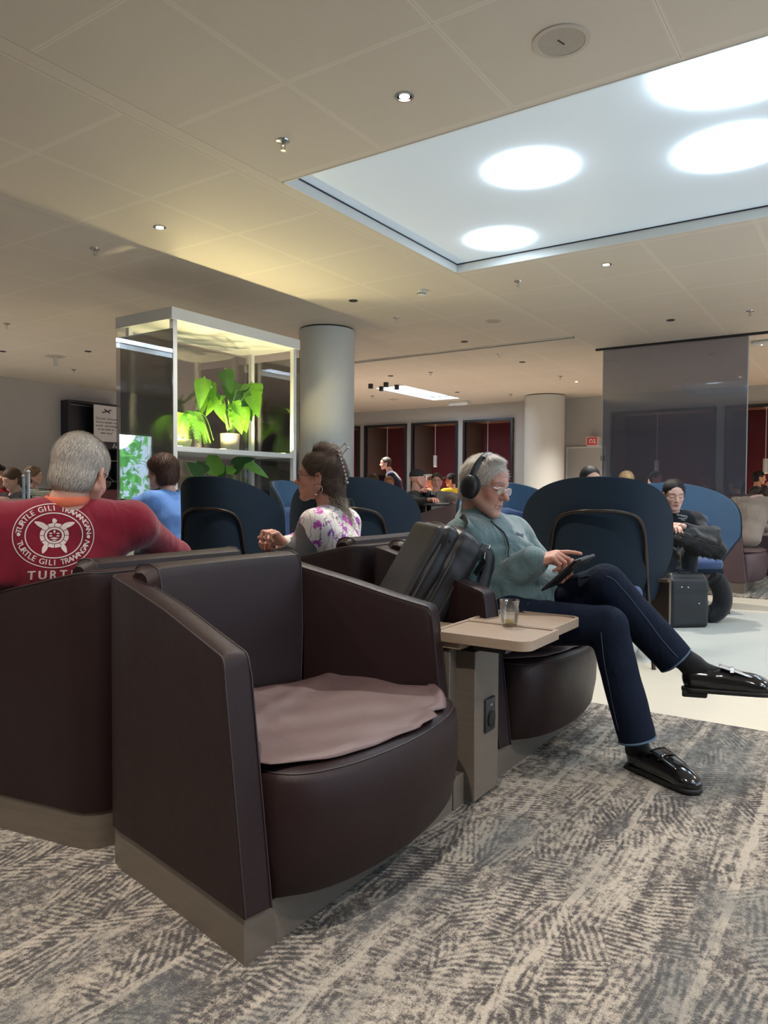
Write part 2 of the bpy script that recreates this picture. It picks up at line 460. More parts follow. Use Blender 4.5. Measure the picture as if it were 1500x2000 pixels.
# ================================================================== MATERIALS
def ceiling_mat():
    t = NT('ceiling panels'); c = t.coord()
    s = t.n('ShaderNodeSeparateXYZ'); t.l(c, s.inputs[0]); u, v = s.outputs[0], s.outputs[1]
    left = t.math('GREATER_THAN', v, 3.63)
    band = t.math('MULTIPLY', t.math('GREATER_THAN', v, 3.50), t.math('LESS_THAN', v, 3.63))
    def seam(x, off, w):
        f = t.math('PINGPONG', t.math('SUBTRACT', x, off), 0.446)
        return f
    uu = t.math('SUBTRACT', u, t.math('MULTIPLY', left, -0.28))
    du = seam(uu, 2.985, 0)
    vv = t.math('SUBTRACT', v, t.math('MULTIPLY', left, 0.095))
    dv = seam(vv, 3.532, 0)
    d = t.math('MINIMUM', du, dv)
    line = t.math('SUBTRACT', 1.0, t.math('SMOOTH_MIN', t.math('DIVIDE', d, 0.012), 1.0, 0.1))
    line = t.math('MAXIMUM', line, 0.0)
    line = t.math('MULTIPLY', line, t.math('SUBTRACT', 1.0, band))
    groove = t.math('MULTIPLY', t.math('LESS_THAN', d, 0.0022), t.math('SUBTRACT', 1.0, band))
    eb = t.math('MINIMUM', t.math('ABSOLUTE', t.math('SUBTRACT', v, 3.505)), t.math('ABSOLUTE', t.math('SUBTRACT', v, 3.625)))
    groove = t.math('MAXIMUM', groove, t.math('LESS_THAN', eb, 0.003))
    dots = t.math('MULTIPLY', t.math('SINE', t.math('MULTIPLY', u, 628.0)), t.math('SINE', t.math('MULTIPLY', v, 628.0)))
    dots = t.math('MULTIPLY', t.math('MAXIMUM', dots, 0.0), t.math('SUBTRACT', 1.0, t.math('MAXIMUM', band, t.math('LESS_THAN', d, 0.02))))
    big = t.noise(c, 0.9, 3); sm = t.noise(t.coord((1.5, 4, 1)), 1.3, 5, 0.65, 0.8)
    base = t.mix(big, (0.60, 0.555, 0.495), (0.67, 0.62, 0.555))
    stain = t.ramp(sm, [(0.0, 0.0), (0.66, 0.0), (0.76, 1.0)])
    base = t.mix(t.math('MULTIPLY', stain, 0.35), base, (0.45, 0.39, 0.34))
    base = t.mix(t.math('MULTIPLY', dots, 0.30), base, (0.16, 0.14, 0.12))
    base = t.mix(t.math('MULTIPLY', line, 0.95), base, (0.78, 0.74, 0.67))
    base = t.mix(t.math('MULTIPLY', groove, 0.55), base, (0.25, 0.22, 0.19))
    t.set(Base_Color=base, Roughness=0.75, Specular_IOR_Level=0.3)
    t.bump(t.math('MULTIPLY', dots, -1.0), 0.2, 0.002)
    return t.m
def carpet_mat():
    t = NT('distressed woven carpet'); c = t.coord()
    s = t.n('ShaderNodeSeparateXYZ'); t.l(c, s.inputs[0]); u, v = s.outputs[0], s.outputs[1]
    warp = t.noise(c, 5.0, 3); warp2 = t.noise(c, 60, 2)
    wv = t.math('ADD', t.math('MULTIPLY', warp, 0.03), t.math('MULTIPLY', warp2, 0.009))
    # blocks of slanted hatching, each block with its own slant
    cell = t.voro(t.coord((3.2, 7.0, 1), (0, 0, 0.10)), 1.5, 'F1', 'Color')
    cs = t.n('ShaderNodeSeparateColor'); t.l(cell, cs.inputs[0])
    th = t.math('ADD', t.math('MULTIPLY', t.math('GREATER_THAN', cs.outputs[0], 0.5), 1.35), t.math('MULTIPLY', cs.outputs[1], 0.9))
    hx = t.math('ADD', t.math('MULTIPLY', u, t.math('COSINE', th)), t.math('MULTIPLY', v, t.math('SINE', th)))
    hat = t.math('SINE', t.math('MULTIPLY', t.math('ADD', hx, wv), 330.0))
    hat = t.math('MULTIPLY', hat, t.math('ADD', t.math('GREATER_THAN', cs.outputs[2], 0.35), 0.12))
    # long light streaks that run along u
    streak = t.noise(t.coord((1.2, 26, 1)), 1.0, 4, 0.6, 0.5)
    rib = t.math('LESS_THAN', t.math('PINGPONG', t.math('ADD', v, t.math('MULTIPLY', warp, 0.05)), 0.17), 0.012)
    patch = t.noise(t.coord((1.2, 2.6, 1)), 1.6, 4, 0.6)
    blot = t.noise(c, 38, 5, 0.75)
    tuft = t.voro(c, 260); tuft2 = t.noise(c, 330, 2, 0.7)
    amt = t.ramp(patch, [(0.36, 0.25), (0.52, 1.0)])
    a = t.math('ADD', t.math('MULTIPLY', t.math('MULTIPLY', hat, amt), 0.14), 0.52)
    a = t.math('ADD', a, t.math('MULTIPLY', t.math('SUBTRACT', blot, 0.5), 1.9))
    a = t.math('ADD', a, t.math('MULTIPLY', t.math('SUBTRACT', streak, 0.5), 0.9))
    a = t.math('ADD', a, t.math('MULTIPLY', t.math('SUBTRACT', patch, 0.5), -0.7))
    a = t.math('ADD', a, t.math('MULTIPLY', t.math('SUBTRACT', tuft2, 0.5), 0.85))
    a = t.math('ADD', a, t.math('MULTIPLY', rib, 0.22))
    colr = t.ramp(a, [(0.22, (0.045, 0.036, 0.034)), (0.44, (0.13, 0.11, 0.096)), (0.56, (0.34, 0.29, 0.235)), (0.80, (0.58, 0.50, 0.405))])
    blue = t.noise(t.coord((0.8, 1.7, 1), loc=(3.1, 1.3, 0)), 1.5, 4, 0.6)
    bf = t.ramp(blue, [(0.50, 0.0), (0.62, 0.85)])
    colr = t.mix(t.math('MULTIPLY', bf, 0.75), colr, t.mix(a, (0.075, 0.085, 0.09), (0.19, 0.20, 0.19)))
    t.set(Base_Color=t.mix(t.math('MULTIPLY', tuft, 0.5), colr, t.mix(1.0, colr, (0.45, 0.45, 0.45), 'MULTIPLY')), Roughness=0.95, Specular_IOR_Level=0.1, Sheen_Weight=0.15)
    h = t.math('ADD', t.math('MULTIPLY', tuft, -0.8), t.math('ADD', t.math('MULTIPLY', tuft2, 0.6), t.math('MULTIPLY', a, 0.8)))
    t.bump(h, 0.9, 0.006)
    return t.m
def floor_mat():
    t = NT('polished vinyl floor'); c = t.coord()
    s = t.n('ShaderNodeSeparateXYZ'); t.l(c, s.inputs[0]); u = s.outputs[0]
    g = t.math('MULTIPLY', t.math('GREATER_THAN', u, 4.87), t.math('LESS_THAN', u, 7.55))
    n = t.noise(t.coord((3, 0.6, 1)), 1.2, 4); n2 = t.noise(c, 120, 3)
    cream = t.mix(n, (0.56, 0.50, 0.40), (0.63, 0.57, 0.46)); grey = t.mix(n, (0.36, 0.38, 0.36), (0.44, 0.46, 0.43))
    t.set(Base_Color=t.mix(t.math('MULTIPLY', n2, 0.15), t.mix(g, cream, grey), (0.3, 0.3, 0.28)), Roughness=0.34, Specular_IOR_Level=0.45)
    return t.m
M = {}
M['ceiling'] = ceiling_mat(); M['carpet'] = carpet_mat(); M['floor'] = floor_mat()
M['wall'] = plain('grey wall paint', (0.42, 0.415, 0.41), 0.8, var=0.02, nscale=3)
M['wallw'] = plain('warm wall paint', (0.5, 0.48, 0.45), 0.8, var=0.02)
M['white'] = plain('white lacquer', (0.62, 0.63, 0.62), 0.45, var=0.01)
M['column'] = plain('column paint', (0.56, 0.57, 0.55), 0.5, var=0.015)
M['black'] = plain('black metal', (0.02, 0.02, 0.023), 0.45, var=0.05)
M['navy'] = plain('dark navy laminate', (0.012, 0.014, 0.022), 0.4, var=0.05)
M['chrome'] = plain('chrome', (0.6, 0.6, 0.6), 0.18, 1.0, var=0.01)
M['steel'] = plain('brushed steel', (0.45, 0.45, 0.45), 0.35, 1.0)
M['maroon'] = plain('maroon felt', (0.095, 0.012, 0.022), 0.9, var=0.12, sheen=0.3, bump=0.2)
M['tan'] = plain('tan booth panel', (0.115, 0.078, 0.062), 0.8, var=0.06)
M['boothw'] = plain('booth ceiling wood', (0.34, 0.20, 0.13), 0.6)
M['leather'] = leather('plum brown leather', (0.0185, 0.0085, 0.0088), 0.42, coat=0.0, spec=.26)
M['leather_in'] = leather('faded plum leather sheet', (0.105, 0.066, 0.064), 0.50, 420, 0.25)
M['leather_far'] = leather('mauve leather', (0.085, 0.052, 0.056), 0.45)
M['thread'] = plain('seam thread', (0.026, 0.017, 0.018), 0.5)
M['oak'] = wood('greyed oak', (0.085, 0.066, 0.050), (0.150, 0.122, 0.096), (5, 5, 90), 0.42)
M['oak_top'] = wood('pale oak tray', (0.22, 0.155, 0.11), (0.31, 0.235, 0.175), (70, 5, 70), 0.42)
M['glassp'] = glass('clear glass sheet', (0.90, 0.92, 0.92), 0.0, 0.05)
M['smoke'] = glass('smoked glass sheet', (0.93, 0.92, 0.94), 0.0, 0.05)
M['privacy'] = glass('privacy film glass', (0.62, 0.63, 0.70), 0.03, 0.05, dfac=0.24, diff=(0.20, 0.23, 0.30))

# ================================================================== STRUCTURE
U0, U1, V0, V1 = -4.5, 16.4, -4.5, 13.9
def room(o): o.rotation_euler = (0, 0, RANG); return o
SKY = [(3.92, 6.47, -1.2, 3.50), (12.72, 15.13, 8.05, 8.78), (0.3, 3.1, 8.95, 9.60), (8.2, 10.7, -2.6, 0.2), (-0.2, 2.6, -4.2, -1.2)]
def slab_with_holes(u0, u1, v0, v1, holes, z):
    us = sorted({u0, u1, *[h[0] for h in holes], *[h[1] for h in holes]}); vs = sorted({v0, v1, *[h[2] for h in holes], *[h[3] for h in holes]})
    m = MB()
    for i in range(len(us) - 1):
        for j in range(len(vs) - 1):
            a, b, c, d = us[i], us[i + 1], vs[j], vs[j + 1]
            if any(h[0] <= a and b <= h[1] and h[2] <= c and d <= h[3] for h in holes): continue
            m.add([(a, c, z), (b, c, z), (b, d, z), (a, d, z)], [(0, 1, 2, 3)])
    return m
ceil_mb = slab_with_holes(U0, U1 + 1.4, V0, V1, SKY, CEIL)
struct(room(ceil_mb.build('ceiling', M['ceiling'], smooth=False)))
fl = MB(); fl.box(((U0 + U1 + 1.4) / 2, (V0 + V1) / 2, -0.05), (U1 + 1.4 - U0, V1 - V0, 0.1)); struct(room(fl.build('floor', M['floor'], smooth=False)))
cp_ = MB(); cp_.box((-0.35, 4.0, 0.006), (8.2, 16.4, 0.012)); o = room(cp_.build('carpet', M['carpet'], smooth=False))
tag(o, 'beige and charcoal distressed carpet under the plum leather armchair island', 'carpet')
o = room(MB().box((9.75, 1.0, 0.006), (2.48, 5.2, 0.012)).build('carpet', M['carpet'], smooth=False))
tag(o, 'grey patterned carpet beyond the pale floor, under the far mauve armchair', 'carpet')

def light_panel_mat(name, discs, base, hot, r=0.30):
    t = NT(name); c = t.coord(); s = t.n('ShaderNodeSeparateXYZ'); t.l(c, s.inputs[0])
    acc = None
    for (x, y, q) in discs:
        dx = t.math('SUBTRACT', s.outputs[0], x); dy = t.math('SUBTRACT', s.outputs[1], y)
        d = t.math('SQRT', t.math('ADD', t.math('MULTIPLY', dx, dx), t.math('MULTIPLY', dy, dy)))
        d = t.math('DIVIDE', d, q)
        g = t.math('DIVIDE', 1.0, t.math('ADD', 1.0, t.math('POWER', d, 14.0)))
        h = t.math('MULTIPLY', t.math('DIVIDE', 1.0, t.math('ADD', 1.0, t.math('POWER', d, 4.0))), 0.028)
        g = t.math('ADD', g, h)
        acc = g if acc is None else t.math('ADD', acc, g)
    st = t.math('ADD', t.math('MULTIPLY', acc, hot), base)
    t.set(Base_Color=(0.55, 0.6, 0.63), Roughness=0.35, Emission_Color=(0.66, 0.84, 1.0), Emission_Strength=st)
    return t.m
def skylight(k, hole, discs, base, hot, label):
    u0, u1, v0, v1 = hole; t = thing('luminous_ceiling', label, 'ceiling light', (0, 0, 0), RANG, None)
    m = MB(); z = CEIL + 0.085; m.add([(u0 - .0, v0 - .0, z), (u1, v0, z), (u1, v1, z), (u0, v1, z)], [(0, 1, 2, 3)])
    m.build('diffuser', light_panel_mat('lit membrane %d' % k, discs, base, hot), t, smooth=False)
    f = MB(); w = 0.012; zc = CEIL + 0.040; hh = 0.085
    f.box((u0 + w / 2, (v0 + v1) / 2, zc), (w, v1 - v0, hh)); f.box((u1 - w / 2, (v0 + v1) / 2, zc), (w, v1 - v0, hh))
    f.box(((u0 + u1) / 2, v0 + w / 2, zc), (u1 - u0, w, hh)); f.box(((u0 + u1) / 2, v1 - w / 2, zc), (u1 - u0, w, hh))
    f.build('recess_frame', M['white'], t, smooth=False)
    g = MB(); w2 = 0.007
    for (a, b, c_, d) in ((u0 + w, u0 + w + w2, v0, v1), (u1 - w - w2, u1 - w, v0, v1), (u0, u1, v0 + w, v0 + w + w2), (u0, u1, v1 - w - w2, v1 - w)):
        g.box(((a + b) / 2, (c_ + d) / 2, CEIL + 0.078), (b - a, d - c_, 0.01))
    g.build('shadow_gap', M['navy'], t, smooth=False)
    return t
skylight(0, SKY[0], [(4.85, 2.05, .265), (6.03, 2.83, .25), (5.28, 0.84, .29), (4.28, 0.66, .35), (5.95, -0.15, .285), (4.75, -0.6, .285)], 0.17, 12.0, 'large luminous ceiling panel with round bright discs above the lounge')
skylight(1, SKY[1], [(13.3, 8.4, .5), (14.4, 8.45, .5)], 3.0, 8.0, 'narrow bright ceiling light strip far back above the booths')
skylight(2, SKY[2], [(1.1, 9.3, .4), (2.3, 9.3, .4)], 2.5, 3.0, 'bright ceiling light strip outside the left of the view')
skylight(3, SKY[3], [(9.0, -.8, .4), (9.9, -1.5, .4)], 0.6, 6.0, 'luminous ceiling panel over the right side seats')
skylight(4, SKY[4], [(0.5, -2.0, .3), (1.7, -2.9, .3), (0.6, -3.6, .3)], 0.3, 14.0, 'luminous ceiling panel out of view at right, above the viewer')

# walls -------------------------------------------------------------
def wall(name, c, d, mat): return struct(room(MB().box(c, d).build(name, mat, smooth=False)))
WIN = (-1.95, -1.0, 0.35, 2.38)
wl = MB()
for (a, b, c, d) in ((U0, WIN[0], 0, CEIL), (WIN[1], U1 + 1.4, 0, CEIL), (WIN[0], WIN[1], 0, WIN[2]), (WIN[0], WIN[1], WIN[3], CEIL)):
    wl.box(((a + b) / 2, V1 + 0.1, (c + d) / 2), (b - a, 0.2, d - c))
struct(room(wl.build('wall_left', M['wall'], smooth=False)))
RW0, RW1, RZ0, RZ1 = 1.0, 10.6, 0.25, 2.95
wr_ = MB()
for (a, b, c, d) in ((U0, RW0, 0, CEIL), (RW1, U1 + 1.4, 0, CEIL), (RW0, RW1, 0, RZ0), (RW0, RW1, RZ1, CEIL)): wr_.box(((a + b) / 2, V0 - 0.1, (c + d) / 2), (b - a, 0.2, d - c))
struct(room(wr_.build('wall_right', M['wallw'], smooth=False)))
fr = MB()
for k in range(7): fr.box((RW0 + (RW1 - RW0) * k / 6, V0 - 0.1, (RZ0 + RZ1) / 2), (0.09, 0.12, RZ1 - RZ0))
for z in (RZ0 + .03, RZ1 - .03): fr.box(((RW0 + RW1) / 2, V0 - 0.1, z), (RW1 - RW0, 0.12, 0.06))
struct(room(fr.build('window_3', M['white'], smooth=False)))
struct(room(MB().box(((RW0 + RW1) / 2, V0 - 0.1, (RZ0 + RZ1) / 2), (RW1 - RW0, 0.01, RZ1 - RZ0)).build('window_4', M['glassp'], smooth=False)))
wall('wall_front', (U0 - 0.1, (V0 + V1) / 2, CEIL / 2), (0.2, V1 - V0 + 0.4, CEIL), M['wallw'])
# back wall with booth openings
BOOTH = [(7.28, 8.62), (8.78, 10.13), (10.29, 11.63), (11.80, 13.1), (2.80, 4.95), (0.85, 2.64), (-1.2, 0.65)]
BZ = 2.87
bw = MB(); edges = sorted(BOOTH); x = V0
for (a, b) in edges:
    bw.box((U1 + 0.08, (x + a) / 2, CEIL / 2), (0.16, a - x, CEIL)); bw.box((U1 + 0.08, (a + b) / 2, (BZ + CEIL) / 2), (0.16, b - a, CEIL - BZ)); x = b
bw.box((U1 + 0.08, (x + V1) / 2, CEIL / 2), (0.16, V1 - x, CEIL))
struct(room(bw.build('wall_back', M['wall'], smooth=False)))
nb = 0
for (a, b) in BOOTH:
    nb += 1; mid = (a + b) / 2; w = b - a
    t = thing('booth_alcove', 'dark framed maroon booth alcove, ' + {1: 'directly left of the far column', 2: 'second from the far column', 3: 'third from the far column', 4: 'half hidden by the near column', 5: 'behind the tinted glass', 6: 'right of the tinted glass', 7: 'past the right edge of view'}[nb], 'alcove', (0, 0, 0), RANG)
    struct_like = t
    m = MB(); fw = 0.055
    m.box((U1 - 0.02, a + fw / 2, BZ / 2), (0.10, fw, BZ)); m.box((U1 - 0.02, b - fw / 2, BZ / 2), (0.10, fw, BZ)); m.box((U1 - 0.02, mid, BZ - fw / 2), (0.10, w - 2 * fw, fw))
    m.build('frame', M['navy'], t, smooth=False)
    D = 0.85
    m = MB(); m.box((U1 + 0.16 + D, mid, BZ / 2), (0.05, w, BZ)); m.build('back_panel', M['maroon'], t, smooth=False)
    for yy in (a + .03, b - .03): m = MB(); m.box((U1 + 0.08 + D / 2, yy, 1.10), (D + 0.1, 0.03, 0.9)); m.build('dark_wainscot', M['navy'], t, smooth=False)
    for yy in (a + .03, b - .03): m = MB(); m.box((U1 + 0.08 + D / 2, yy, (1.55 + BZ) / 2), (D + 0.1, 0.03, BZ - 1.55)); m.build('side_panel', M['tan'], t, smooth=False)
    m = MB(); m.box((U1 + 0.14 + D / 2, mid, BZ + 0.01), (D, w, 0.04)); m.build('top_panel', M['boothw'], t, smooth=False)
    m = MB(); m.rbox((U1 + 0.14 + D - 0.22, mid, 0.24), (0.42, w - 0.08, 0.46), 0.03); m.rbox((U1 + 0.14 + D - 0.08, mid, 0.72), (0.12, w - 0.08, 0.62), 0.04)
    m.build('bench', plain('maroon leatherette', (0.20, 0.02, 0.03), 0.5), t)
    # pendant lamp
    pv = mid + 0.18
    p = thing('pendant_lamp', 'white cylinder pendant hanging in the ' + {1: 'alcove left of the far column', 2: 'second alcove from the far column', 3: 'third alcove from the far column', 4: 'alcove half hidden by the near column', 5: 'alcove seen through the tinted glass', 6: 'alcove right of the tinted glass', 7: 'alcove past the right edge'}[nb], 'pendant lamp', W(U1 + 0.34, pv, 0), 0, 'booth pendant lamps')
    zb = 1.74 if nb < 5 else 1.50
    m = MB(); m.lathe([(0.0, zb + 0.30), (0.045, zb + 0.30), (0.05, zb + 0.29), (0.05, zb), (0.046, zb), (0.046, zb + 0.02), (0, zb + 0.02)], 20); m.build('shade', M['white'], p)
    m = MB(); m.tube([(0, 0, zb + 0.30), (0, 0, BZ - 0.02)], 0.008, 6); m.build('cord', M['white'], p)
    m = MB(); m.lathe([(0.06, BZ - 0.035), (0.06, BZ - 0.01), (0, BZ - 0.01)], 16); m.build('canopy', M['white'], p)
    m = MB(); m.lathe([(0.0, zb + 0.012), (0.042, zb + 0.012), (0.042, zb + 0.016), (0, zb + 0.016)], 16); m.build('bulb', emit('pendant glow', (1, .75, .45), 14), p)
    lamp('SPOT', 'pendant_beam', W(U1 + 0.34, pv, zb - 0.01), 14 if nb < 5 else 26, (1, 0.72, 0.45), 0.03, spot=125, blend=0.7)
    lamp('POINT', 'booth_table_glow', W(U1 + 0.30, pv - 0.1, 1.05), 4 if nb < 5 else 5, (1, 0.35, 0.25), 0.06)
wall('wall_rear_void', (U1 + 1.55, (V0 + V1) / 2, CEIL / 2), (0.1, V1 - V0 + 0.4, CEIL), M['navy']).name = 'wall_far'
# the low red bench wall in front of the booths
m = MB(); m.rbox((11.75, 7.6, 0.54), (0.12, 6.2, 1.08), 0.03); o = room(m.build('bench_backrest', M['maroon']))
o.data.materials[0] = plain('red bench cover', (0.28, 0.025, 0.035), 0.6); tag(o, 'long red upholstered bench back running in front of the alcoves', 'bench')
# panel door beside the far column
m = MB(); m.box((U1 - 0.01, 5.52, 1.05), (0.02, 0.88, 2.1)); o = struct(room(m.build('door_1', M['wall'], smooth=False)))
m = MB(); c_ = (U1 - 0.03)
for (a, b, z0, z1) in ((5.06, 5.09, 0, 2.13), (5.94, 5.97, 0, 2.13), (5.06, 5.97, 2.10, 2.13)): m.box((c_, (a + b) / 2, (z0 + z1) / 2), (0.03, b - a, z1 - z0))
struct(room(m.build('trim_1', M['white'], smooth=False)))
# door behind the tinted glass with a warm lit panel
m = MB(); m.box((U1 + 0.50, 4.15, 0.85), (0.04, 0.24, 1.1)); tag(room(m.build('lit_panel', emit('warm lit panel', (1, .62, .3), 0.9), smooth=False)), 'warm glowing panel seen through the tinted glass beside the red glow', 'light panel')

# window with trees outside (left wall)
m = MB(); fw = 0.05
for (a, b, c, d) in ((WIN[0], WIN[0] + fw, WIN[2], WIN[3]), (WIN[1] - fw, WIN[1], WIN[2], WIN[3]), (WIN[0], WIN[1], WIN[2], WIN[2] + fw), (WIN[0], WIN[1], WIN[3] - fw, WIN[3])):
    m.box(((a + b) / 2, V1 + 0.05, (c + d) / 2), (b - a, 0.1, d - c))
struct(room(m.build('window_1', M['white'], smooth=False)))
struct(room(MB().box(((WIN[0] + WIN[1]) / 2, V1 + 0.06, (WIN[2] + WIN[3]) / 2), (WIN[1] - WIN[0], 0.01, WIN[3] - WIN[2])).build('window_2', M['glassp'], smooth=False)))
lf = MB()
for i in range(2000):
    c = Vector((rng.uniform(-4.5, 1.5), V1 + rng.uniform(1.6, 4.5), rng.uniform(0, 3.3)))
    if math.sin(c.x * 3 + 1) + math.sin(c.z * 3.1 + c.x) > 1.45: continue
    r = Euler(tuple(rng.uniform(0, 6.28, 3))).to_matrix(); s = rng.uniform(0.08, 0.2)
    lf.add([r @ Vector(q) * s + c for q in ((-1, 0, 0), (0, -.5, .1), (1, 0, 0), (0, .5, .1))], [(0, 1, 2, 3)])
lm = plain('sunlit leaves', (0.25, 0.75, 0.16), 0.6, var=0.25)
o = room(lf.build('tree_foliage', lm, smooth=False)); tag(o, 'bright green tree foliage outside the window, mirrored in the cabinet glass', 'tree', kind='stuff')
lamp('POINT', 'daylight_on_leaves', W(-1.5, V1 + 1.0, 2.6), 260, (0.8, 0.92, 1.0), 0.6)

# columns
def column(n, u, v, r, label):
    t = thing('column', label, 'column', W(u, v, 0), 0)
    m = MB(); m.lathe([(r, 0.0), (r, CEIL - 0.02)], 64); m.build('shaft', M['column'], t)
    m = MB(); m.lathe([(r - .012, CEIL - 0.02), (r - .012, CEIL)], 64); m.build('shadow_joint', M['black'], t)
    m = MB(); m.lathe([(r + .012, 0.0), (r + .012, 0.08), (r, 0.09)], 64); m.build('base_ring', M['steel'], t)
    t['kind'] = 'structure'
    return t
column(1, 7.80, 6.17, 0.37, 'thick round white column behind the plant display shelf')
column(2, 15.72, 6.24, 0.44, 'round white column far back in front of the grey wall')
# baseboards
wall('baseboard_left', ((U0 + U1) / 2, V1 - 0.01, 0.05), (U1 - U0, 0.02, 0.1), M['black'])

# ---------------------------------------------------------------- ceiling fittings
def ceil_uv(px, py):
    p = atz(px, py, CEIL); return p
def downlight(px, py, on, lab, loc=None):
    p = loc or ceil_uv(px, py)
    t = thing('downlight', lab, 'downlight', (p.x, p.y, CEIL), 0, 'recessed ceiling downlights')
    m = MB(); m.lathe([(0.052, 0.0), (0.052, -0.006), (0.040, -0.008), (0.034, 0.03), (0.030, 0.035)], 24); m.build('trim_ring', M['chrome'] if on else M['black'], t)
    m = MB(); m.lathe([(0.0, -0.004), (0.028, -0.004), (0.028, -0.001), (0, -0.001)], 20)
    m.build('lamp_face', emit('lamp face on', (1, 0.93, 0.82), 9) if on else M['black'], t)
    return t
for (x, y, on, l) in ((790, 188, 1, 'lit round downlight in front of the big luminous panel, nearest the viewer'), (312, 443, 1, 'lit round downlight above the plant shelf shadow'),
                      (690, 587, 0, 'dark round downlight just above the near column'), (1184, 516, 1, 'small lit downlight right of the luminous panel corner'),
                      (907, 667, 0, 'dark oval downlight left of the long ceiling slot'), (1020, 707, 0, 'unlit downlight right of the long ceiling slot'), (1310, 625, 0, 'tiny unlit downlight above the tinted glass'),
                      (1126, 745, 1, 'tiny lit downlight above the far column'), (172, 686, 0, 'dark downlight left of the shelf near the wall'), (5, 686, 0, 'dark downlight at the far left edge'),
                      (763, 734, 0, 'dark downlight above the far light strip'), (893, 766, 0, 'tiny downlight past the end of the far light strip')):
    downlight(x, y, on, l)
for (u_, v_, e_) in DOWN_ON:  # fittings for the unseen downlights that were added as fill
    if (u_, v_) in ((3.44, 2.19), (4.03, 4.92), (6.98, 2.18), (14.02, 4.92), (11.9, 8.6)): continue
    downlight(0, 0, 1, 'added lit round downlight outside the main view, for fill light', W(u_, v_, CEIL))
def sprinkler(px, py, lab, s=1.0):
    p = ceil_uv(px, py); t = thing('sprinkler', lab, 'sprinkler', (p.x, p.y, CEIL), 0, 'ceiling sprinklers')
    m = MB(); m.lathe([(0.042, 0.0), (0.040, -0.006), (0.018, -0.010), (0.014, -0.006), (0.012, 0.0)], 24); m.build('escutcheon', M['chrome'], t)
    m = MB(); m.tube([(0, 0, 0), (0, 0, -0.028)], 0.009, 10)
    for s_ in (-1, 1): m.tube([(s_ * 0.008, 0, -0.026), (s_ * 0.014, 0, -0.04), (s_ * 0.004, 0, -0.056)], 0.0028, 6)
    m.build('body', M['steel'], t)
    m = MB(); m.lathe([(0.0, -0.056), (0.017, -0.056), (0.017, -0.059), (0, -0.060)], 16); m.build('deflector', M['steel'], t)
for (x, y, l) in ((553, 275, 'chrome sprinkler left of the luminous panel, nearest the viewer'), (185, 485, 'chrome sprinkler left of the shelf shadow'), (1012, 549, 'small sprinkler below the luminous panel corner'),
                  (774, 620, 'small sprinkler right of the near column top'), (1465, 607, 'small sprinkler near the right edge'), (13, 632, 'small sprinkler at the left edge'), (144, 722, 'small sprinkler close to the left wall'),
                  (975, 691, 'small sprinkler right of the ceiling slot'), (841, 727, 'small sprinkler under the ceiling slot'), (1094, 735, 'small sprinkler left of the tinted glass'), (998, 770, 'tiny sprinkler above the far column'),
                  (727, 773, 'tiny sprinkler left of the far light strip'), (843, 796, 'tiny sprinkler above the second alcove')):
    sprinkler(x, y, l)
def disc_unit(px, py, r, name, lab, cat, mark=False, stem=0.0, drop=0.006):
    p = ceil_uv(px, py); t = thing(name, lab, cat, (p.x, p.y, CEIL), 0)
    m = MB(); m.lathe([(r, 0.0), (r, -drop), (r * .84, -drop - .002), (r * .82, -drop + 0.002)], 40); m.build('rim', plain('speaker rim', (0.5, 0.46, 0.41), 0.6, var=0.01), t)
    m = MB(); m.lathe([(r * .82, -drop + 0.001), (0, -drop + 0.0005)], 40); m.build('grille', plain('speaker grille', (0.40, 0.365, 0.32), 0.8, bump=0.3, bscale=700), t)
    if mark:
        m = MB(); m.box((0, 0, -drop - 0.001), (0.05, 0.007, 0.002), Euler((0, 0, 0.7)).to_matrix()); m.build('maker_mark', M['black'], t, smooth=False)
    if stem:
        m = MB(); m.lathe([(0.03, -stem), (0.032, -drop)], 16); m.lathe([(0, -stem - .002), (0.03, -stem)], 16); m.build('stem', M['white'], t)
    return t
disc_unit(1096, 80, 0.135, 'ceiling_speaker', 'round ceiling speaker above the big luminous panel', 'speaker', True)
disc_unit(964, 627, 0.10, 'ceiling_speaker', 'flat round ceiling speaker left of the hanging glass', 'speaker')
disc_unit(768, 780, 0.12, 'ceiling_speaker', 'small round ceiling speaker below the far light strip', 'speaker')
disc_unit(108, 696, 0.16, 'antenna_disc', 'white ceiling disc with a short stem near the left wall', 'antenna', False, 0.16)
p = ceil_uv(823, 567); t = thing('smoke_detector', 'white smoke detector under the luminous panel corner', 'smoke detector', (p.x, p.y, CEIL))
m = MB(); m.lathe([(0.055, 0), (0.055, -0.02), (0.045, -0.03), (0.045, -0.05), (0.03, -0.058), (0, -0.058)], 24); m.build('housing', M['white'], t)
m = MB()
for k in range(10): a = k * .628; m.box((0.0445 * math.cos(a), 0.0445 * math.sin(a), -0.038), (0.006, 0.012, 0.012), Euler((0, 0, a)).to_matrix())
m.build('vent_slots', M['black'], t, smooth=False)
p = ceil_uv(1488, 667); t = thing('access_point', 'white flat wireless access point at the right edge of the ceiling', 'access point', (p.x, p.y, CEIL), RANG)
m = MB(); m.rbox((0, 0, -0.025), (0.24, 0.24, 0.045), 0.02); m.build('housing', M['white'], t)
m = MB(); m.lathe([(0, -0.05), (0.012, -0.05), (0.012, -0.047)], 10); m.build('status_light', emit('led', (.6, .8, 1), 5), t)
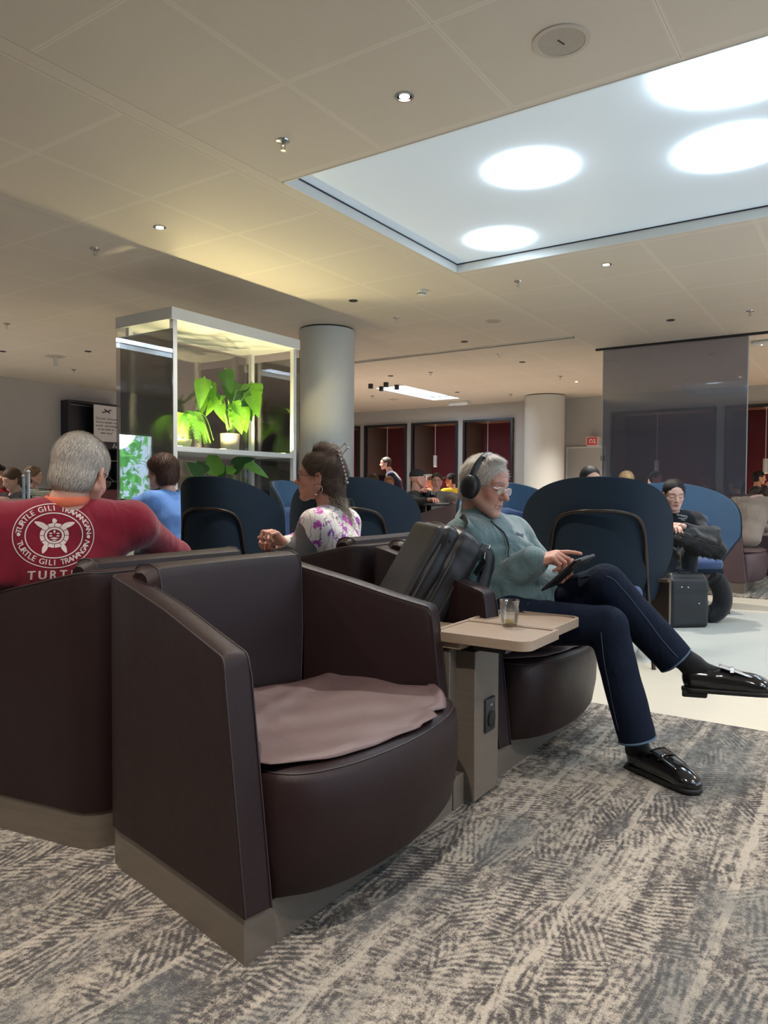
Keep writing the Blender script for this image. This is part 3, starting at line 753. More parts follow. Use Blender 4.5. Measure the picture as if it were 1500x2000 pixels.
# long ceiling slot
m = MB(); m.box((9.98, 5.45, CEIL - 0.004), (0.10, 3.8, 0.008)); t = thing('slot_diffuser', 'long narrow linear air slot in the ceiling left of centre', 'air vent', (0, 0, 0), RANG)
m.build('slot', plain('slot grey', (0.16, 0.145, 0.12), 0.6), t, smooth=False)
m = MB(); m.box((9.92, 5.45, CEIL - 0.008), (0.012, 3.8, 0.012)); m.box((10.04, 5.45, CEIL - 0.008), (0.012, 3.8, 0.012)); m.build('edge_rail', M['white'], t, smooth=False)
p = ceil_uv(897, 784); t = thing('emergency_light', 'small white box light fixed past the far ceiling light strip', 'emergency light', (p.x, p.y, CEIL), RANG)
m = MB(); m.rbox((0, 0, -0.05), (0.14, 0.5, 0.09), 0.01); m.build('housing', M['white'], t)
for (x, y, wh) in ((724, 750, 'leftmost'), (754, 747, 'second from the right'), (745, 755, 'lowest'), (775, 752, 'rightmost')):
    p = ceil_uv(x, y); t = thing('surface_spotlight', 'small cylindrical ceiling spotlight before the far light strip, ' + wh + ' of the four', 'spotlight', (p.x, p.y, CEIL), 0, 'surface spotlights by the far light strip')
    m = MB(); m.lathe([(0.05, 0), (0.05, -0.09), (0.045, -0.092)], 16); m.build('can', M['black'], t)
    m = MB(); m.lathe([(0.043, -0.091), (0, -0.091)], 16); m.build('lens', emit('spot lens', (1, .9, .75), 5), t)
# fire sign box on the wall beside the far column
tp = atz(1159, 846, 2.2)
t = thing('fire_sign', 'small red and white fire equipment sign box right of the far column', 'sign', W(U1 - 0.13, 5.30, 2.23), RANG)
m = MB(); m.box((0, 0, 0), (0.24, 0.27, 0.20)); m.build('box', M['white'], t, smooth=False)
rd = plain('sign red', (0.65, 0.04, 0.06), 0.5); m = MB(); m.box((-0.121, 0, 0), (0.004, 0.23, 0.17)); m.box((0, 0.136, 0), (0.20, 0.004, 0.16)); m.build('red_face', rd, t, smooth=False)
m = MB()
for (y, z, a, b) in ((0.05, 0.0, .025, .10), (0.02, 0.035, .05, .03), (-0.05, 0.03, .04, .04), (-0.06, -0.03, .04, .05), (0.0, -0.03, .025, .04), (-0.02, .0, .03, .02)): m.box((-0.1245, y, z), (0.003, a, b))
m.build('pictogram', M['white'], t, smooth=False)
# wall socket above the door corner
t = thing('wall_switch', 'dark little wall box beside the white trimmed door', 'switch', W(U1 - 0.03, 5.12, 1.86), RANG)
m = MB(); m.rbox((0, 0, 0), (0.04, 0.09, 0.11), 0.008); m.build('housing', M['black'], t)
m = MB(); m.box((-0.022, 0, 0), (0.006, 0.04, 0.05)); m.build('face', plain('red brown face', (.2, .05, .04), .5), t, smooth=False)

# hanging tinted glass panel
t = thing('glass_partition', 'tall tinted glass partition hung from the ceiling at right', 'glass partition', (0, 0, 0), RANG)
m = MB(); m.box((11.02, 2.48, 1.66), (0.012, 1.95, 3.12)); m.build('pane', M['privacy'], t, smooth=False)
m = MB(); m.box((11.02, 2.30, CEIL - 0.015), (0.05, 2.55, 0.03)); m.build('top_rail', M['navy'], t, smooth=False)
m = MB(); m.box((11.02, 3.462, 1.66), (0.014, 0.012, 3.12)); m.box((11.02, 1.499, 1.66), (0.014, 0.012, 3.12)); m.build('polished_edge', plain('glass edge', (.45, .5, .5), .2), t, smooth=False)
m = MB(); m.box((11.02, 2.48, 0.05), (0.06, 1.95, 0.10)); m.build('floor_channel', M['navy'], t, smooth=False)

# dark book niche on the left wall with its poster
t = thing('bookcase', 'dark navy wall bookcase on the left wall with a poster hung on it', 'bookcase', (0, 0, 0), RANG)
a, b = 8.85, 10.08; m = MB(); D = .26; y = V1 - D / 2 - 0.003
m.box((a + .03, y, 1.46), (.06, D, 2.92)); m.box((b - .03, y, 1.46), (.06, D, 2.92)); m.box(((a + b) / 2, y, 2.90), (b - a - .12, D, .05))
m.build('frame', M['navy'], t, smooth=False)
m = MB(); m.box(((a + b) / 2, V1 - .015, 1.45), (b - a - .12, .02, 2.8)); m.build('back_board', M['navy'], t, smooth=False)
for z in (0.45, 0.85, 1.28, 1.72):
    m = MB(); m.box(((a + b) / 2, y, z), (b - a - .12, D - .02, .03)); m.build('shelf', plain('shelf edge', (.05, .055, .07), .4), t, smooth=False)
t = thing('poster', 'white printed poster with a black aircraft drawing and a quote, on the dark bookcase', 'poster', W(9.73, V1 - D - 0.02, 2.48), RANG)
m = MB(); m.box((0, 0, .02), (.62, .008, .76)); m.build('sheet', plain('poster paper', (.62, .62, .64), .6, var=.01), t, smooth=False)
m = MB(); m.box((0, -.001, -.435), (.62, .010, .15)); m.build('footer', plain('poster footer', (.012, .013, .02), .5), t, smooth=False)
def text_mesh(s, size, font_ext=0.001, align='CENTER', sx=1.0):
    cu = bpy.data.curves.new('txt', 'FONT'); cu.body = s; cu.size = size; cu.align_x = align; cu.align_y = 'CENTER'; cu.extrude = font_ext
    ob = bpy.data.objects.new('txt', cu); sc.collection.objects.link(ob); bpy.context.view_layer.update()
    me = bpy.data.meshes.new_from_object(ob.evaluated_get(bpy.context.evaluated_depsgraph_get()))
    vs = [Vector((v.co.x * sx, v.co.y, v.co.z)) for v in me.vertices]; fs = [tuple(p.vertices) for p in me.polygons]
    bpy.data.objects.remove(ob); bpy.data.meshes.remove(me); bpy.data.curves.remove(cu)
    return vs, fs
ink = plain('printing ink', (.05, .05, .06), .6)
m = MB(); lines = ['"Set your old books', 'free to wander the', 'world - and indulge', 'in the thrill of a', 'new story"']
for i, s in enumerate(lines):
    vs, fs = text_mesh(s, .068); m.add([(v.x, -.006 - v.z, v.y + .12 - i * .075) for v in vs], fs)
m.build('quote_text', ink, t, smooth=False)
m = MB()     # small aircraft silhouette
def fl2(poly): m.add([(x, -.0065, z) for x, z in poly], [tuple(range(len(poly)))])
fl2([(-.12, .245), (-.10, .232), (.10, .30), (.13, .325), (.10, .325), (-.10, .255)]); fl2([(-.03, .262), (-.07, .325), (-.045, .327), (.03, .285)]); fl2([(.0, .272), (.075, .235), (.09, .245), (.05, .29)]); fl2([(-.10, .25), (-.135, .285), (-.12, .286), (-.085, .26)])
m.build('aircraft_print', ink, t, smooth=False)
m = MB()
m.add([(.13, -.007, -.48), (.17, -.007, -.48), (.205, -.007, -.39), (.18, -.007, -.39)], [(0, 1, 2, 3)]); m.add([(.20, -.007, -.48), (.25, -.007, -.48), (.22, -.007, -.42)], [(0, 1, 2)])
m.box((-.17, -.007, -.43), (.16, .002, .022)); m.build('footer_mark', plain('pale print', (.5, .5, .5), .6), t, smooth=False)
# dark screen beyond the shelf
o = room(MB().box((14.85, V1 - .03, 2.35), (.85, .05, 1.15)).build('wall_screen', M['navy'], smooth=False)); tag(o, 'dark flat wall screen seen through the plant shelf glass', 'screen')

# ================================================================== ARMCHAIRS OF THE ISLAND
CH_LAST = 0.855
def chair_outline(n=4):
    L = [(0.0, 0.0), (0.0006, 0.003), (0.002, 0.010), (0.004, 0.020), (0.007, 0.034), (0.036, 0.18), (0.070, 0.36), (0.100, 0.52), (0.112, 0.60), (0.128, 0.655), (0.160, 0.688), (0.205, 0.70), (0.35, 0.70), (0.50, 0.70)]
    return L + [(1.0 - x, y) for x, y in L[-2::-1]]
def armchair(label, mat, sheet=True, group=None):
    t = thing('armchair', label, 'armchair', group=group)
    O = chair_outline(); n = len(O); P = []; TH = 0.078
    for i, (x, y) in enumerate(O):
        a = Vector(O[max(i - 1, 0)]); b = Vector(O[min(i + 1, n - 1)]); d = (b - a).normalized(); nrm = Vector((d.y, -d.x))
        th = TH if y < 0.6 else TH + 0.01
        top = 0.722 + (0.855 - 0.722) * min(1, max(0, (y - 0.06) / 0.58)) - (0.034 - math.sqrt(max(0, 0.034 ** 2 - max(0, 0.034 - y) ** 2))); z0 = 0.125
        rake = 0.068 * max(0, 1 - y / 0.30)
        def q(off, z):
            return (x + nrm.x * off, y + nrm.y * off + rake * (z - z0) / (top - z0), z)
        P.append([q(0, z0), q(0, 0.40), q(0, top - 0.02), q(0.005, top - 0.006), q(0.02, top), q(th - .02, top), q(th - .005, top - 0.006), q(th, top - 0.02), q(th, 0.40), q(th, z0)])
    m = MB(); m.grid(P, closed_v=True); k = len(P[0])
    m.f.append(tuple(range(k))); m.mi.append(0); m.f.append(tuple((n - 1) * k + j for j in range(k))[::-1]); m.mi.append(0)
    m.build('shell', mat, t, bevel=0.007, seg=2)
    # double seams: along the outer top edge and down the arm fronts
    for off in (0.004, 0.074):
        pts = []
        for i, (x, y) in enumerate(O):
            r = P[i]; c = r[3] if off < 0.02 else r[6]; pts.append(Vector(c) + Vector((0, 0, 0.0015)))
        for e in (0, -1):
            r = P[e]; col = [r[2], r[1], r[0]] if off < 0.02 else [r[7], r[8], r[9]]; col = [Vector(c) + Vector((0.003 if (e == 0) == (off < .02) else -0.003, -0.0015, 0)) for c in col]
            pts = (col[::-1] + pts) if e == 0 else (pts + col)
        s = MB(); s.tube(pts, 0.0022, 5); s.build('seam', M['thread'], t)
    # plinth
    m = MB(); ins = []
    for i, (x, y) in enumerate(O):
        a = Vector(O[max(i - 1, 0)]); b = Vector(O[min(i + 1, n - 1)]); d = (b - a).normalized(); ins.append((x + d.y * 0.006, max(0.006, y - d.x * 0.006)))
    m.prism(ins, 0.012, 0.124); m.build('plinth', M['oak'], t, bevel=0.002, smooth=True)
    # back cushion
    m = MB(); rows = []
    for i in range(25):
        s = -1 + 2 * i / 24; row = []
        x = 0.5 + 0.335 * s; cv = 0.030 * (1 - s * s)
        edge = 0.5 - 0.5 * math.cos(min(1, (1 - abs(s)) / 0.09) * math.pi)
        for (yy, zz) in ((0.642, 0.30), (0.642, 0.60), (0.640, 0.84), (0.628, 0.872), (0.602, 0.884), (0.560, 0.885), (0.530, 0.874), (0.515, 0.845), (0.500, 0.62), (0.488, 0.42), (0.48, 0.30)):
            y2 = 0.575 + (yy - 0.575) * (0.62 + 0.38 * edge) + (cv if yy < 0.575 else 0) * 0.8; z2 = zz - (1 - edge) * 0.022 * (zz > 0.8)
            row.append((x if zz > 0.7 else 0.5 + (0.285 + 0.05 * max(0, (zz - .3)) / .4) * s, y2, z2))
        rows.append(row)
    m.grid(rows, closed_v=True); m.f.append(tuple(range(11))); m.mi.append(0); m.f.append(tuple(24 * 11 + j for j in range(11))[::-1]); m.mi.append(0)
    m.build('back_cushion', mat, t)
    for e in (1, 23):
        s = MB(); s.tube([Vector(c) + Vector((0, -0.001, 0.001)) for c in rows[e][2:10]], 0.0022, 5); s.build('seam', M['thread'], t)
    # seat: a bowed block
    def seat_out(grow=0.0, yb=0.0):
        base = [(0.178, 0.50), (0.140, 0.30), (0.106, 0.13), (0.092, 0.06), (0.090, 0.0), (0.115, -0.055), (0.17, -0.095), (0.26, -0.128), (0.38, -0.148), (0.50, -0.155)]
        L = base + [(1 - x, y) for x, y in base[-2::-1]]
        c = Vector((0.5, 0.18)); return [(c.x + (x - c.x) * (1 - grow / 0.42), c.y + (y - c.y) * (1 - grow / 0.33) + (yb if y < 0.0 else 0)) for x, y in L]
    prof = [(0.02, 0.128, 0.03), (0.004, 0.134, 0.026), (-0.004, 0.16, 0.018), (-0.008, 0.25, 0.006), (-0.006, 0.36, 0.0), (0.0, 0.41, 0.0), (0.010, 0.430, 0.0), (0.026, 0.441, 0.0), (0.06, 0.447, 0), (0.14, 0.450, 0)]
    rings = [[(x, y, z) for (x, y) in smooth2(seat_out(g, yb))] for (g, z, yb) in prof]
    m = MB(); m.grid(rings, closed_v=True); k = len(rings[0]); m.f.append(tuple((len(rings) - 1) * k + j for j in range(k))); m.mi.append(0); m.f.append(tuple(range(k))[::-1]); m.mi.append(0)
    m.build('seat', mat, t)
    s = MB(); s.tube([Vector((x, y, z + 0.001)) for x, y, z in rings[6]], 0.0024, 5, closed=True); s.build('seam', M['thread'], t)
    if sheet:
        n1, n2 = 60, 46; G = []
        g = np.random.default_rng(5 if sheet is True else sheet)
        ph = g.uniform(0, 6.28, 8)
        for i in range(n1):
            s_ = i / (n1 - 1); row = []
            for j in range(n2):
                w = j / (n2 - 1)
                x = 0.092 + 0.815 * s_; yf = -0.135 + 0.15 * abs(s_ * 2 - 1) ** 3 + 0.012 * math.sin(9 * s_ + ph[0]) + (0.035 * max(0, 1 - abs(s_ - .72) / .06)); yr = 0.50 - 0.05 * s_ + 0.022 * math.sin(7 * s_ + ph[1])
                y = yf + (yr - yf) * w
                x += (0.02 * math.sin(6 * w + ph[2]) if s_ < .15 or s_ > .85 else 0)
                z = 0.4575 + 0.0025 * math.sin(31 * x + 12 * y) * math.sin(23 * y - 9 * x) + 0.005 * math.sin(8 * x + 5 * y + ph[3]) * math.sin(9 * y + ph[4]) ** 2 + 0.010 * math.exp(-((x - .30 - .5 * (y - .1)) / .035) ** 2) * max(0, w - .15) + 0.006 * math.exp(-((y - .20 - .25 * x) / .03) ** 2)
                e = min(s_, 1 - s_, w); z += 0.006 * max(0, 1 - e / 0.05) * math.sin(14 * (x + y) + ph[5])
                if y < -0.07: z -= 0.10 * (-0.07 - y)
                if w < 0.06 and s_ > .55: z += 0.006
                row.append((x, y, z))
            G.append(row)
        m = MB(); m.grid(G); m.build('loose_leather_sheet', M['leather_in'], t, solid=0.0022)
    return t
def smooth2(pts, n=4):
    out = smooth_path([Vector((x, y, 0)) for x, y in pts], n, True); return [(p.x, p.y) for p in out]

cA = armchair('empty plum leather armchair nearest the viewer, with a loose leather sheet on its seat', M['leather'])
place(cA, I(0, 0), RANG)
def chair_copy(src, label, loc, rot):
    c = copy_tree(src); c['label'] = label; place(c, loc, rot); return c
cB = chair_copy(cA, 'plum leather armchair holding the man in the green fleece', I(1.35, 0), RANG)
cC = chair_copy(cA, 'plum leather armchair at the left edge, holding the man in the red shirt', I(1.0, 1.445), RANG + math.pi)
cD = chair_copy(cA, 'plum leather armchair of the woman in the floral top, seen over the front one', I(2.35, 1.445), RANG + math.pi)

# table unit between the chairs ----------------------------------------
t = thing('table_unit', 'greyed oak cabinet block between the leather armchairs, carrying two trays', 'side table', I(1.0, 0), RANG)
m = MB(); m.box((0.175, 0.735, 0.285), (0.305, 1.40, 0.545)); m.build('cabinet', M['oak'], t, bevel=0.003)
m = MB(); m.box((0.175, 0.018, 0.069), (0.356, 0.03, 0.111)); m.build('plinth', M['oak'], t, bevel=0.002)
m = MB(); m.box((0.165, 0.012, 0.289), (0.19, 0.10, 0.522)); m.build('front_pillar', M['oak'], t, bevel=0.003)
m = MB(); m.box((0.175, 0.30, 0.575), (0.33, 0.62, 0.022)); m.build('top_board', M['oak_top'], t, bevel=0.002)
m = MB(); m.box((0.17, -0.09, 0.568), (0.20, 0.12, 0.022)); m.build('bracket', M['black'], t, smooth=False)
o = MB(); o.rbox((0.178, -0.042, 0.31), (0.075, 0.012, 0.12), 0.004); o = o.build('power_outlet', M['black'], t)
q = MB(); q.lathe([(0.0, 0.0), (0.024, 0.0), (0.026, 0.004), (0.028, 0.004)], 20, (0.178, -0.0485, 0.295), rot=Matrix.Rotation(math.pi / 2, 3, 'X')); q.build('socket', plain('socket black', (.008, .008, .008), .3), o)
q = MB(); q.box((0.178, -0.0485, 0.345), (0.02, 0.002, 0.008)); q.build('charging_port', M['steel'], o, smooth=False)
def rpoly(x0, x1, y0, y1, rr):      # corners: (x0,y0) (x1,y0) (x1,y1) (x0,y1)
    out = []
    for (cx, cy, sx, sy, r, a0) in ((x0, y0, 1, 1, rr[0], 180), (x1, y0, -1, 1, rr[1], 270), (x1, y1, -1, -1, rr[2], 0), (x0, y1, 1, -1, rr[3], 90)):
        for k in range(7):
            a = math.radians(a0 + 15 * k); out.append((cx + sx * r + r * math.cos(a), cy + sy * r + r * math.sin(a)))
    return out
def tray(x0, x1, y0, y1, rr, label, loc):
    t = thing('tray_table', label, 'tray table', loc, RANG, 'swivel trays of the table unit')
    z0, z1 = 0.588, 0.622
    out = rpoly(x0, x1, y0, y1, rr); inn = rpoly(x0 + .013, x1 - .013, y0 + .013, y1 - .013, [max(.004, r - .012) for r in rr])
    m = MB(); n = len(out)
    vs = [(x, y, z0) for x, y in out] + [(x, y, z1) for x, y in out] + [(x, y, z1) for x, y in inn] + [(x, y, z1 - .006) for x, y in inn]
    fs = [tuple(range(n))[::-1]] + [(i + a * n, (i + 1) % n + a * n, (i + 1) % n + (a + 1) * n, i + (a + 1) * n) for a in range(3) for i in range(n)]
    m.add(vs, fs); m.build('rim', M['oak_top'], t, bevel=0.0015)
    m = MB(); ii = rpoly(x0 + .0135, x1 - .0135, y0 + .0135, y1 - .0135, [max(.004, r - .012) for r in rr]); m.prism(ii, z1 - .012, z1 - .0055); m.build('panel', M['oak_top'], t, smooth=False)
    return t
tray(0.995, 1.268, -0.262, 0.098, (.045, .004, .004, .03), 'pale oak swivel tray on the left, closest to the empty armchair', I(0, 0))
tray(1.276, 1.580, -0.238, 0.100, (.004, .05, .04, .004), 'pale oak swivel tray on the right, in front of the man in green', I(0, 0))

# tumbler ---------------------------------------------------------------
TUMB = glass('clear tumbler glass', (.96, .97, .97), 0.0, .07)
gl = NT('tumbler glass'); gl.set(Base_Color=(1, 1, 1), Roughness=0.0, Transmission_Weight=1.0, IOR=1.45)
gp = atz(995, 1222, 0.618)
t = thing('tumbler', 'faceted clear tumbler with a little yellow drink on the right tray', 'glass', (gp.x, gp.y, 0.6180), 0)
m = MB(); seg = 40
prof = [(0.0, 0.001), (0.026, 0.001), (0.0285, 0.004), (0.0315, 0.035), (0.0335, 0.050), (0.0375, 0.092), (0.0372, 0.0935), (0.0358, 0.092), (0.032, 0.055), (0.0285, 0.045), (0.025, 0.012), (0.0, 0.011)]
vs = []; fs = []
for i, (r, z) in enumerate(prof):
    for k in range(seg):
        a = 2 * math.pi * k / seg; rr = r * (1 - (0.055 * abs(math.sin(5 * a)) if 0.003 < z < 0.046 and i < 5 else 0)); vs.append((rr * math.cos(a), rr * math.sin(a), z))
for i in range(len(prof) - 1):
    for k in range(seg): k2 = (k + 1) % seg; fs.append((i * seg + k, i * seg + k2, (i + 1) * seg + k2, (i + 1) * seg + k))
m.add(vs, fs); m.build('glass_body', TUMB, t)
yl = NT('yellow drink'); yl.set(Base_Color=(1.0, 0.78, 0.12), Roughness=0.0, Transmission_Weight=0.85, IOR=1.33)
m = MB(); m.lathe([(0, 0.0125), (0.0245, 0.0128), (0.0252, 0.019), (0, 0.0192)], 30); m.build('drink', yl.m, t)

# ================================================================== SHELL CHAIRS
M['shell_out'] = fabric('dark teal felt shell', (0.005, 0.013, 0.024), 700, 0.85, 0.3, sheen=0.0)
M['shell_in'] = fabric('blue wool lining', (0.042, 0.092, 0.165), 700, 0.9, 0.3, sheen=0.25)
M['shell_cush'] = fabric('mid blue wool cushion', (0.045, 0.075, 0.17), 700, 0.9, 0.3, sheen=0.25)
M['bronze'] = plain('bronze tube', (0.035, 0.024, 0.018), 0.32, 0.6, var=0.02)
def shell_chair(label):
    t = thing('lounge_chair', label, 'lounge chair')
    zs = [0.36, 0.40, 0.45, 0.50, 0.56, 0.62, 0.68, 0.74, 0.82, 0.90, 0.97, 1.03, 1.08, 1.12, 1.15, 1.168, 1.178, 1.183]
    def hw(z):
        if z > 0.80: return 0.455 * max(0.0, 1 - ((z - 0.80) / 0.384) ** 3.0) ** (1 / 2.4) + 0.001
        if z > 0.68: return 0.455
        if z > 0.50: return 0.385 + (z - 0.50) / 0.18 * 0.07
        return 0.33 + (z - 0.36) / 0.14 * 0.055
    def surf(x, z, off=0.0):
        y = -0.30 + 0.50 * (abs(x) / 0.47) ** 2.3 - 0.05 * (z - 0.7) - 0.0
        if z < 0.62: y += (0.62 - z) * 0.25
        return Vector((x, y + off, z))
    G = []
    for z in zs:
        w = hw(z); G.append([surf(w * s, z) for s in np.sin(np.linspace(-1, 1, 33) * math.pi / 2)])
    m = MB(); m.grid(G); o = m.build('shell', [M['shell_out'], M['shell_in']], t)
    md = o.modifiers.new('solid', 'SOLIDIFY'); md.thickness = 0.028; md.offset = -1; md.material_offset = 1; md.material_offset_rim = 0; md.use_even_offset = False
    # check side: inner lining towards +y
    md2 = o.modifiers.new('sub', 'SUBSURF'); md2.levels = md2.render_levels = 1
    F = MB(); C = []
    for z in np.linspace(0.42, 0.93, 9):
        w = 0.30 * (1 if z < .8 else max(0.02, 1 - ((z - .8) / .135) ** 2.6) ** .45)
        C.append([surf(w * s, z, 0.050) + Vector((0, 0.012 * (1 - s * s), 0)) for s in np.sin(np.linspace(-1, 1, 15) * math.pi / 2)])
    F.grid(C); F.build('back_cushion', M['shell_cush'], t, solid=0.04)
    F = MB(); F.rbox((0, 0.02, 0.44), (0.50, 0.52, 0.10), 0.045, 5); F.build('seat_cushion', M['shell_cush'], t)
    F = MB(); F.rbox((0, 0.02, 0.375), (0.50, 0.50, 0.05), 0.02, 3); F.build('seat_pan', M['shell_out'], t)
    # bronze tube arch that runs up the back and ends in the rear legs
    pts = [(-0.30, -0.36, 0.0)]
    arch = [(-0.285, 0.46), (-0.265, 0.70), (-0.245, 0.86), (-0.20, 0.935), (-0.10, 0.965), (0.0, 0.968), (0.10, 0.965), (0.20, 0.935), (0.245, 0.86), (0.265, 0.70), (0.285, 0.46)]
    pts += [surf(x, z, -0.022) for x, z in arch] + [(0.30, -0.36, 0.0)]
    F = MB(); F.tube(smooth_path(pts, 6), 0.011, 10); F.build('back_frame', M['bronze'], t)
    for s in (-1, 1):
        F = MB(); F.tube([(s * 0.22, 0.22, 0.36), (s * 0.28, 0.30, 0.0)], [0.012, 0.009], 10); F.build('leg', M['bronze'], t)
    F = MB(); F.tube([(-0.22, 0.22, 0.352), (0.22, 0.22, 0.352)], 0.01, 8); F.tube([(-0.26, -0.2, 0.352), (-0.22, .22, 0.352)], 0.01, 8); F.tube([(0.26, -0.2, 0.352), (0.22, .22, 0.352)], 0.01, 8); F.build('under_frame', M['bronze'], t)
    return t
w3 = shell_chair('large dark teal shell chair seen from behind, between the green fleece and the black bag')
def put(o, px, Y, ang, label=None):
    p = at(px, 960, Y); place(o, (p.x, p.y, 0), math.radians(ang))
    if label: o['label'] = label
    return o
put(w3, 1166, 5.0, -14); w3.scale = (1.13, 1.05, 1.015)
def wc(px, Y, ang, label): c = copy_tree(w3); return put(c, px, Y, ang, label)
wc(437, 5.2, -12, 'dark teal shell chair seen from behind, left of the woman in the floral top').scale = (.86, .92, 1.01)
wc(686, 5.45, -8, 'dark teal shell chair seen from behind, just right of the floral woman')
wc(985, 6.9, 190, 'blue lined shell chair facing the viewer, just behind the face of the man in green')
wc(1330, 6.95, 185, 'blue shell chair occupied by the young woman in the black sweatshirt')
wc(600, 6.9, 235, 'blue lined shell chair half hidden behind the floral woman')

# brown wooden side leg between the big shell chair and the bag
t = thing('side_table', 'small dark brown square table beside the big shell chair', 'side table', at(1294, 960, 4.95).xy.to_3d(), RANG)
m = MB(); m.box((0, 0, 0.26), (0.06, 0.12, 0.50)); m.build('panel_leg', M['bronze'], t, bevel=.003); m = MB(); m.box((-0.02, 0.02, 0.515), (0.10, 0.16, 0.02)); m.build('table_top', wood('dark walnut', (.03, .018, .012), (.06, .035, .022), (5, 60, 60), .4), t, bevel=.003)

# ================================================================== FAR MAUVE ARMCHAIRS
import copy as _c
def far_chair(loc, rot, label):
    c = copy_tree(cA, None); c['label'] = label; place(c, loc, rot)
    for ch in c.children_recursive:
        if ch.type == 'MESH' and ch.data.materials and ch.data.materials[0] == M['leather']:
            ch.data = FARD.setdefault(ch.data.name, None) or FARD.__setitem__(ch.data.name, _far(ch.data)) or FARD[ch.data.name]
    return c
FARD = {}
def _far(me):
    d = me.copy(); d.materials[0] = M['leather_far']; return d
pe = atz(1454, 1160, 0.012)
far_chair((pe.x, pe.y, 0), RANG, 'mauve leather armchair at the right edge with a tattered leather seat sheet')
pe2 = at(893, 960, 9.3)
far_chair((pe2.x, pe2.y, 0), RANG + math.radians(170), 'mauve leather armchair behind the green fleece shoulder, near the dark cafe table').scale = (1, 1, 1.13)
# far right bench back with beige shirt person
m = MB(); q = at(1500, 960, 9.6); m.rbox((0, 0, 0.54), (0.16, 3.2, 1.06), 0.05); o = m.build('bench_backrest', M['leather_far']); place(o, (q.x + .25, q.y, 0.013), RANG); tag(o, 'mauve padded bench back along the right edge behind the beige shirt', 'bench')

# ================================================================== PLANT DISPLAY SHELF
t = thing('display_shelf', 'tall white framed plant display shelf with glass sides, lit yellow under its top', 'shelf', W(4.60, 5.46, 0), RANG)
LX, LY = 1.82, 0.83       # local x = u, y = v
m = MB(); m.box((LX / 2, LY / 2, 2.745), (LX, LY, 0.11)); m.build('top_slab', M['white'], t, bevel=0.002, smooth=False)
m = MB(); m.box((LX / 2, LY / 2, 0.32), (LX, LY, 0.64)); m.build('plinth', M['white'], t, bevel=0.003, smooth=False)
m = MB(); m.box((LX / 2, LY / 2, 1.492), (LX - .12, LY - .06, 0.05)); m.build('middle_shelf', M['white'], t, bevel=0.002, smooth=False)
for (x, y) in ((0.055, 0.045), (LX - .065, 0.045), (0.055, LY - .14), (LX - .065, LY - .14)):
    m = MB(); m.box((x, y, 1.665), (0.05, 0.05, 2.05)); m.build('post', M['white'], t, bevel=0.002, smooth=False)
M['smoke2'] = glass('light smoked side glass', (0.97, 0.96, 0.97), 0.0, 0.15)
m = MB(); m.box((0.008, LY / 2, 1.63), (0.010, LY + .0, 1.94)); m.build('side_glass', M['smoke2'], t, smooth=False)
m = MB(); m.box((LX - .008, LY / 2, 1.63), (0.010, LY, 1.94)); m.build('side_glass', M['smoke2'], t, smooth=False)
m = MB(); m.box((LX / 2, LY - .01, 1.66), (LX - .04, 0.010, 2.02)); m.build('back_glass', M['smoke'], t, smooth=False)
for (x, y) in ((0.16, 0.10), (0.72, 0.09), (1.66, 0.12)):
    q = MB(); q.lathe([(0.0, 1.517), (0.035, 1.517), (0.035, 1.524), (0.0, 1.525)], 18, (x, y, 0)); q.build('uplight', emit('grow lamp face', (1.0, 0.86, 0.45), 3), t)
    p_ = W(4.60 + x, 5.46 + y, 1.535); lamp('SPOT', 'shelf_uplight', p_, 40, (1.0, 0.84, 0.42), 0.03, spot=165, blend=0.3, rot=(math.pi, 0, 0))
def leaf_mb(m, base, tip, width, up=(0, 0, 1), droop=0.3, fold=0.12, n=9, shape=0.45, wave=0.0, mi=0):
    base = Vector(base); tip = Vector(tip); d = tip - base; L = d.length; up = Vector(up); side = d.cross(up)
    if side.length < 1e-5: side = Vector((1, 0, 0))
    side.normalize(); nrm = side.cross(d).normalized(); rows = []
    for i in range(n):
        s = i / (n - 1); w = width * (math.sin(math.pi * s ** shape) ** 0.8 if 0 < s < 1 else 0.02)
        c = base + d * s - Vector((0, 0, 1)) * droop * L * s * s
        row = []
        for k in (-1, -.5, 0, .5, 1):
            row.append(c + side * (w * k) + nrm * (abs(k) * w * fold + wave * w * math.sin(9 * s * math.pi) * abs(k)))
        rows.append(row)
    m.grid(rows, mi=mi)
def leafmat(name, a, b, tr=0.28):
    t = NT(name); c = t.coord(); n = t.noise(c, 18, 3)
    df = t.mix(n, a, b); t.set(Base_Color=df, Roughness=0.42)
    tl = t.n('ShaderNodeBsdfTranslucent'); t.l(t.mix(1.0, df, (1.6, 1.7, 0.8), 'MULTIPLY'), tl.inputs[0]); mx = t.n('ShaderNodeMixShader'); mx.inputs[0].default_value = tr
    t.l(t.b.outputs[0], mx.inputs[1]); t.l(tl.outputs[0], mx.inputs[2]); t.l(mx.outputs[0], t.out.inputs[0]); return t.m
LG = leafmat('bright leaf', (0.11, 0.30, 0.035), (0.20, 0.44, 0.06)); LD = leafmat('dark leaf', (0.03, 0.10, 0.03), (0.06, 0.16, 0.04), 0.2); LF = leafmat('fern leaf', (0.12, 0.34, 0.05), (0.26, 0.50, 0.09))
ST = plain('leaf stem', (0.16, 0.32, 0.06), 0.5)
POT = plain('sand stone pot', (0.33, 0.29, 0.24), 0.85, var=0.08, bump=0.3, bscale=90)
SH = lambda px, py: None
def shelf_pt(px, py, depth=0.40):       # a point over the shelf, seen at that place of the photo
    a = at(px, py, 1.0) - Vector((0, 0, CAM_H)); k = (5.46 + depth) / (a.dot(VX)); return Vector((0, 0, CAM_H)) + a * k
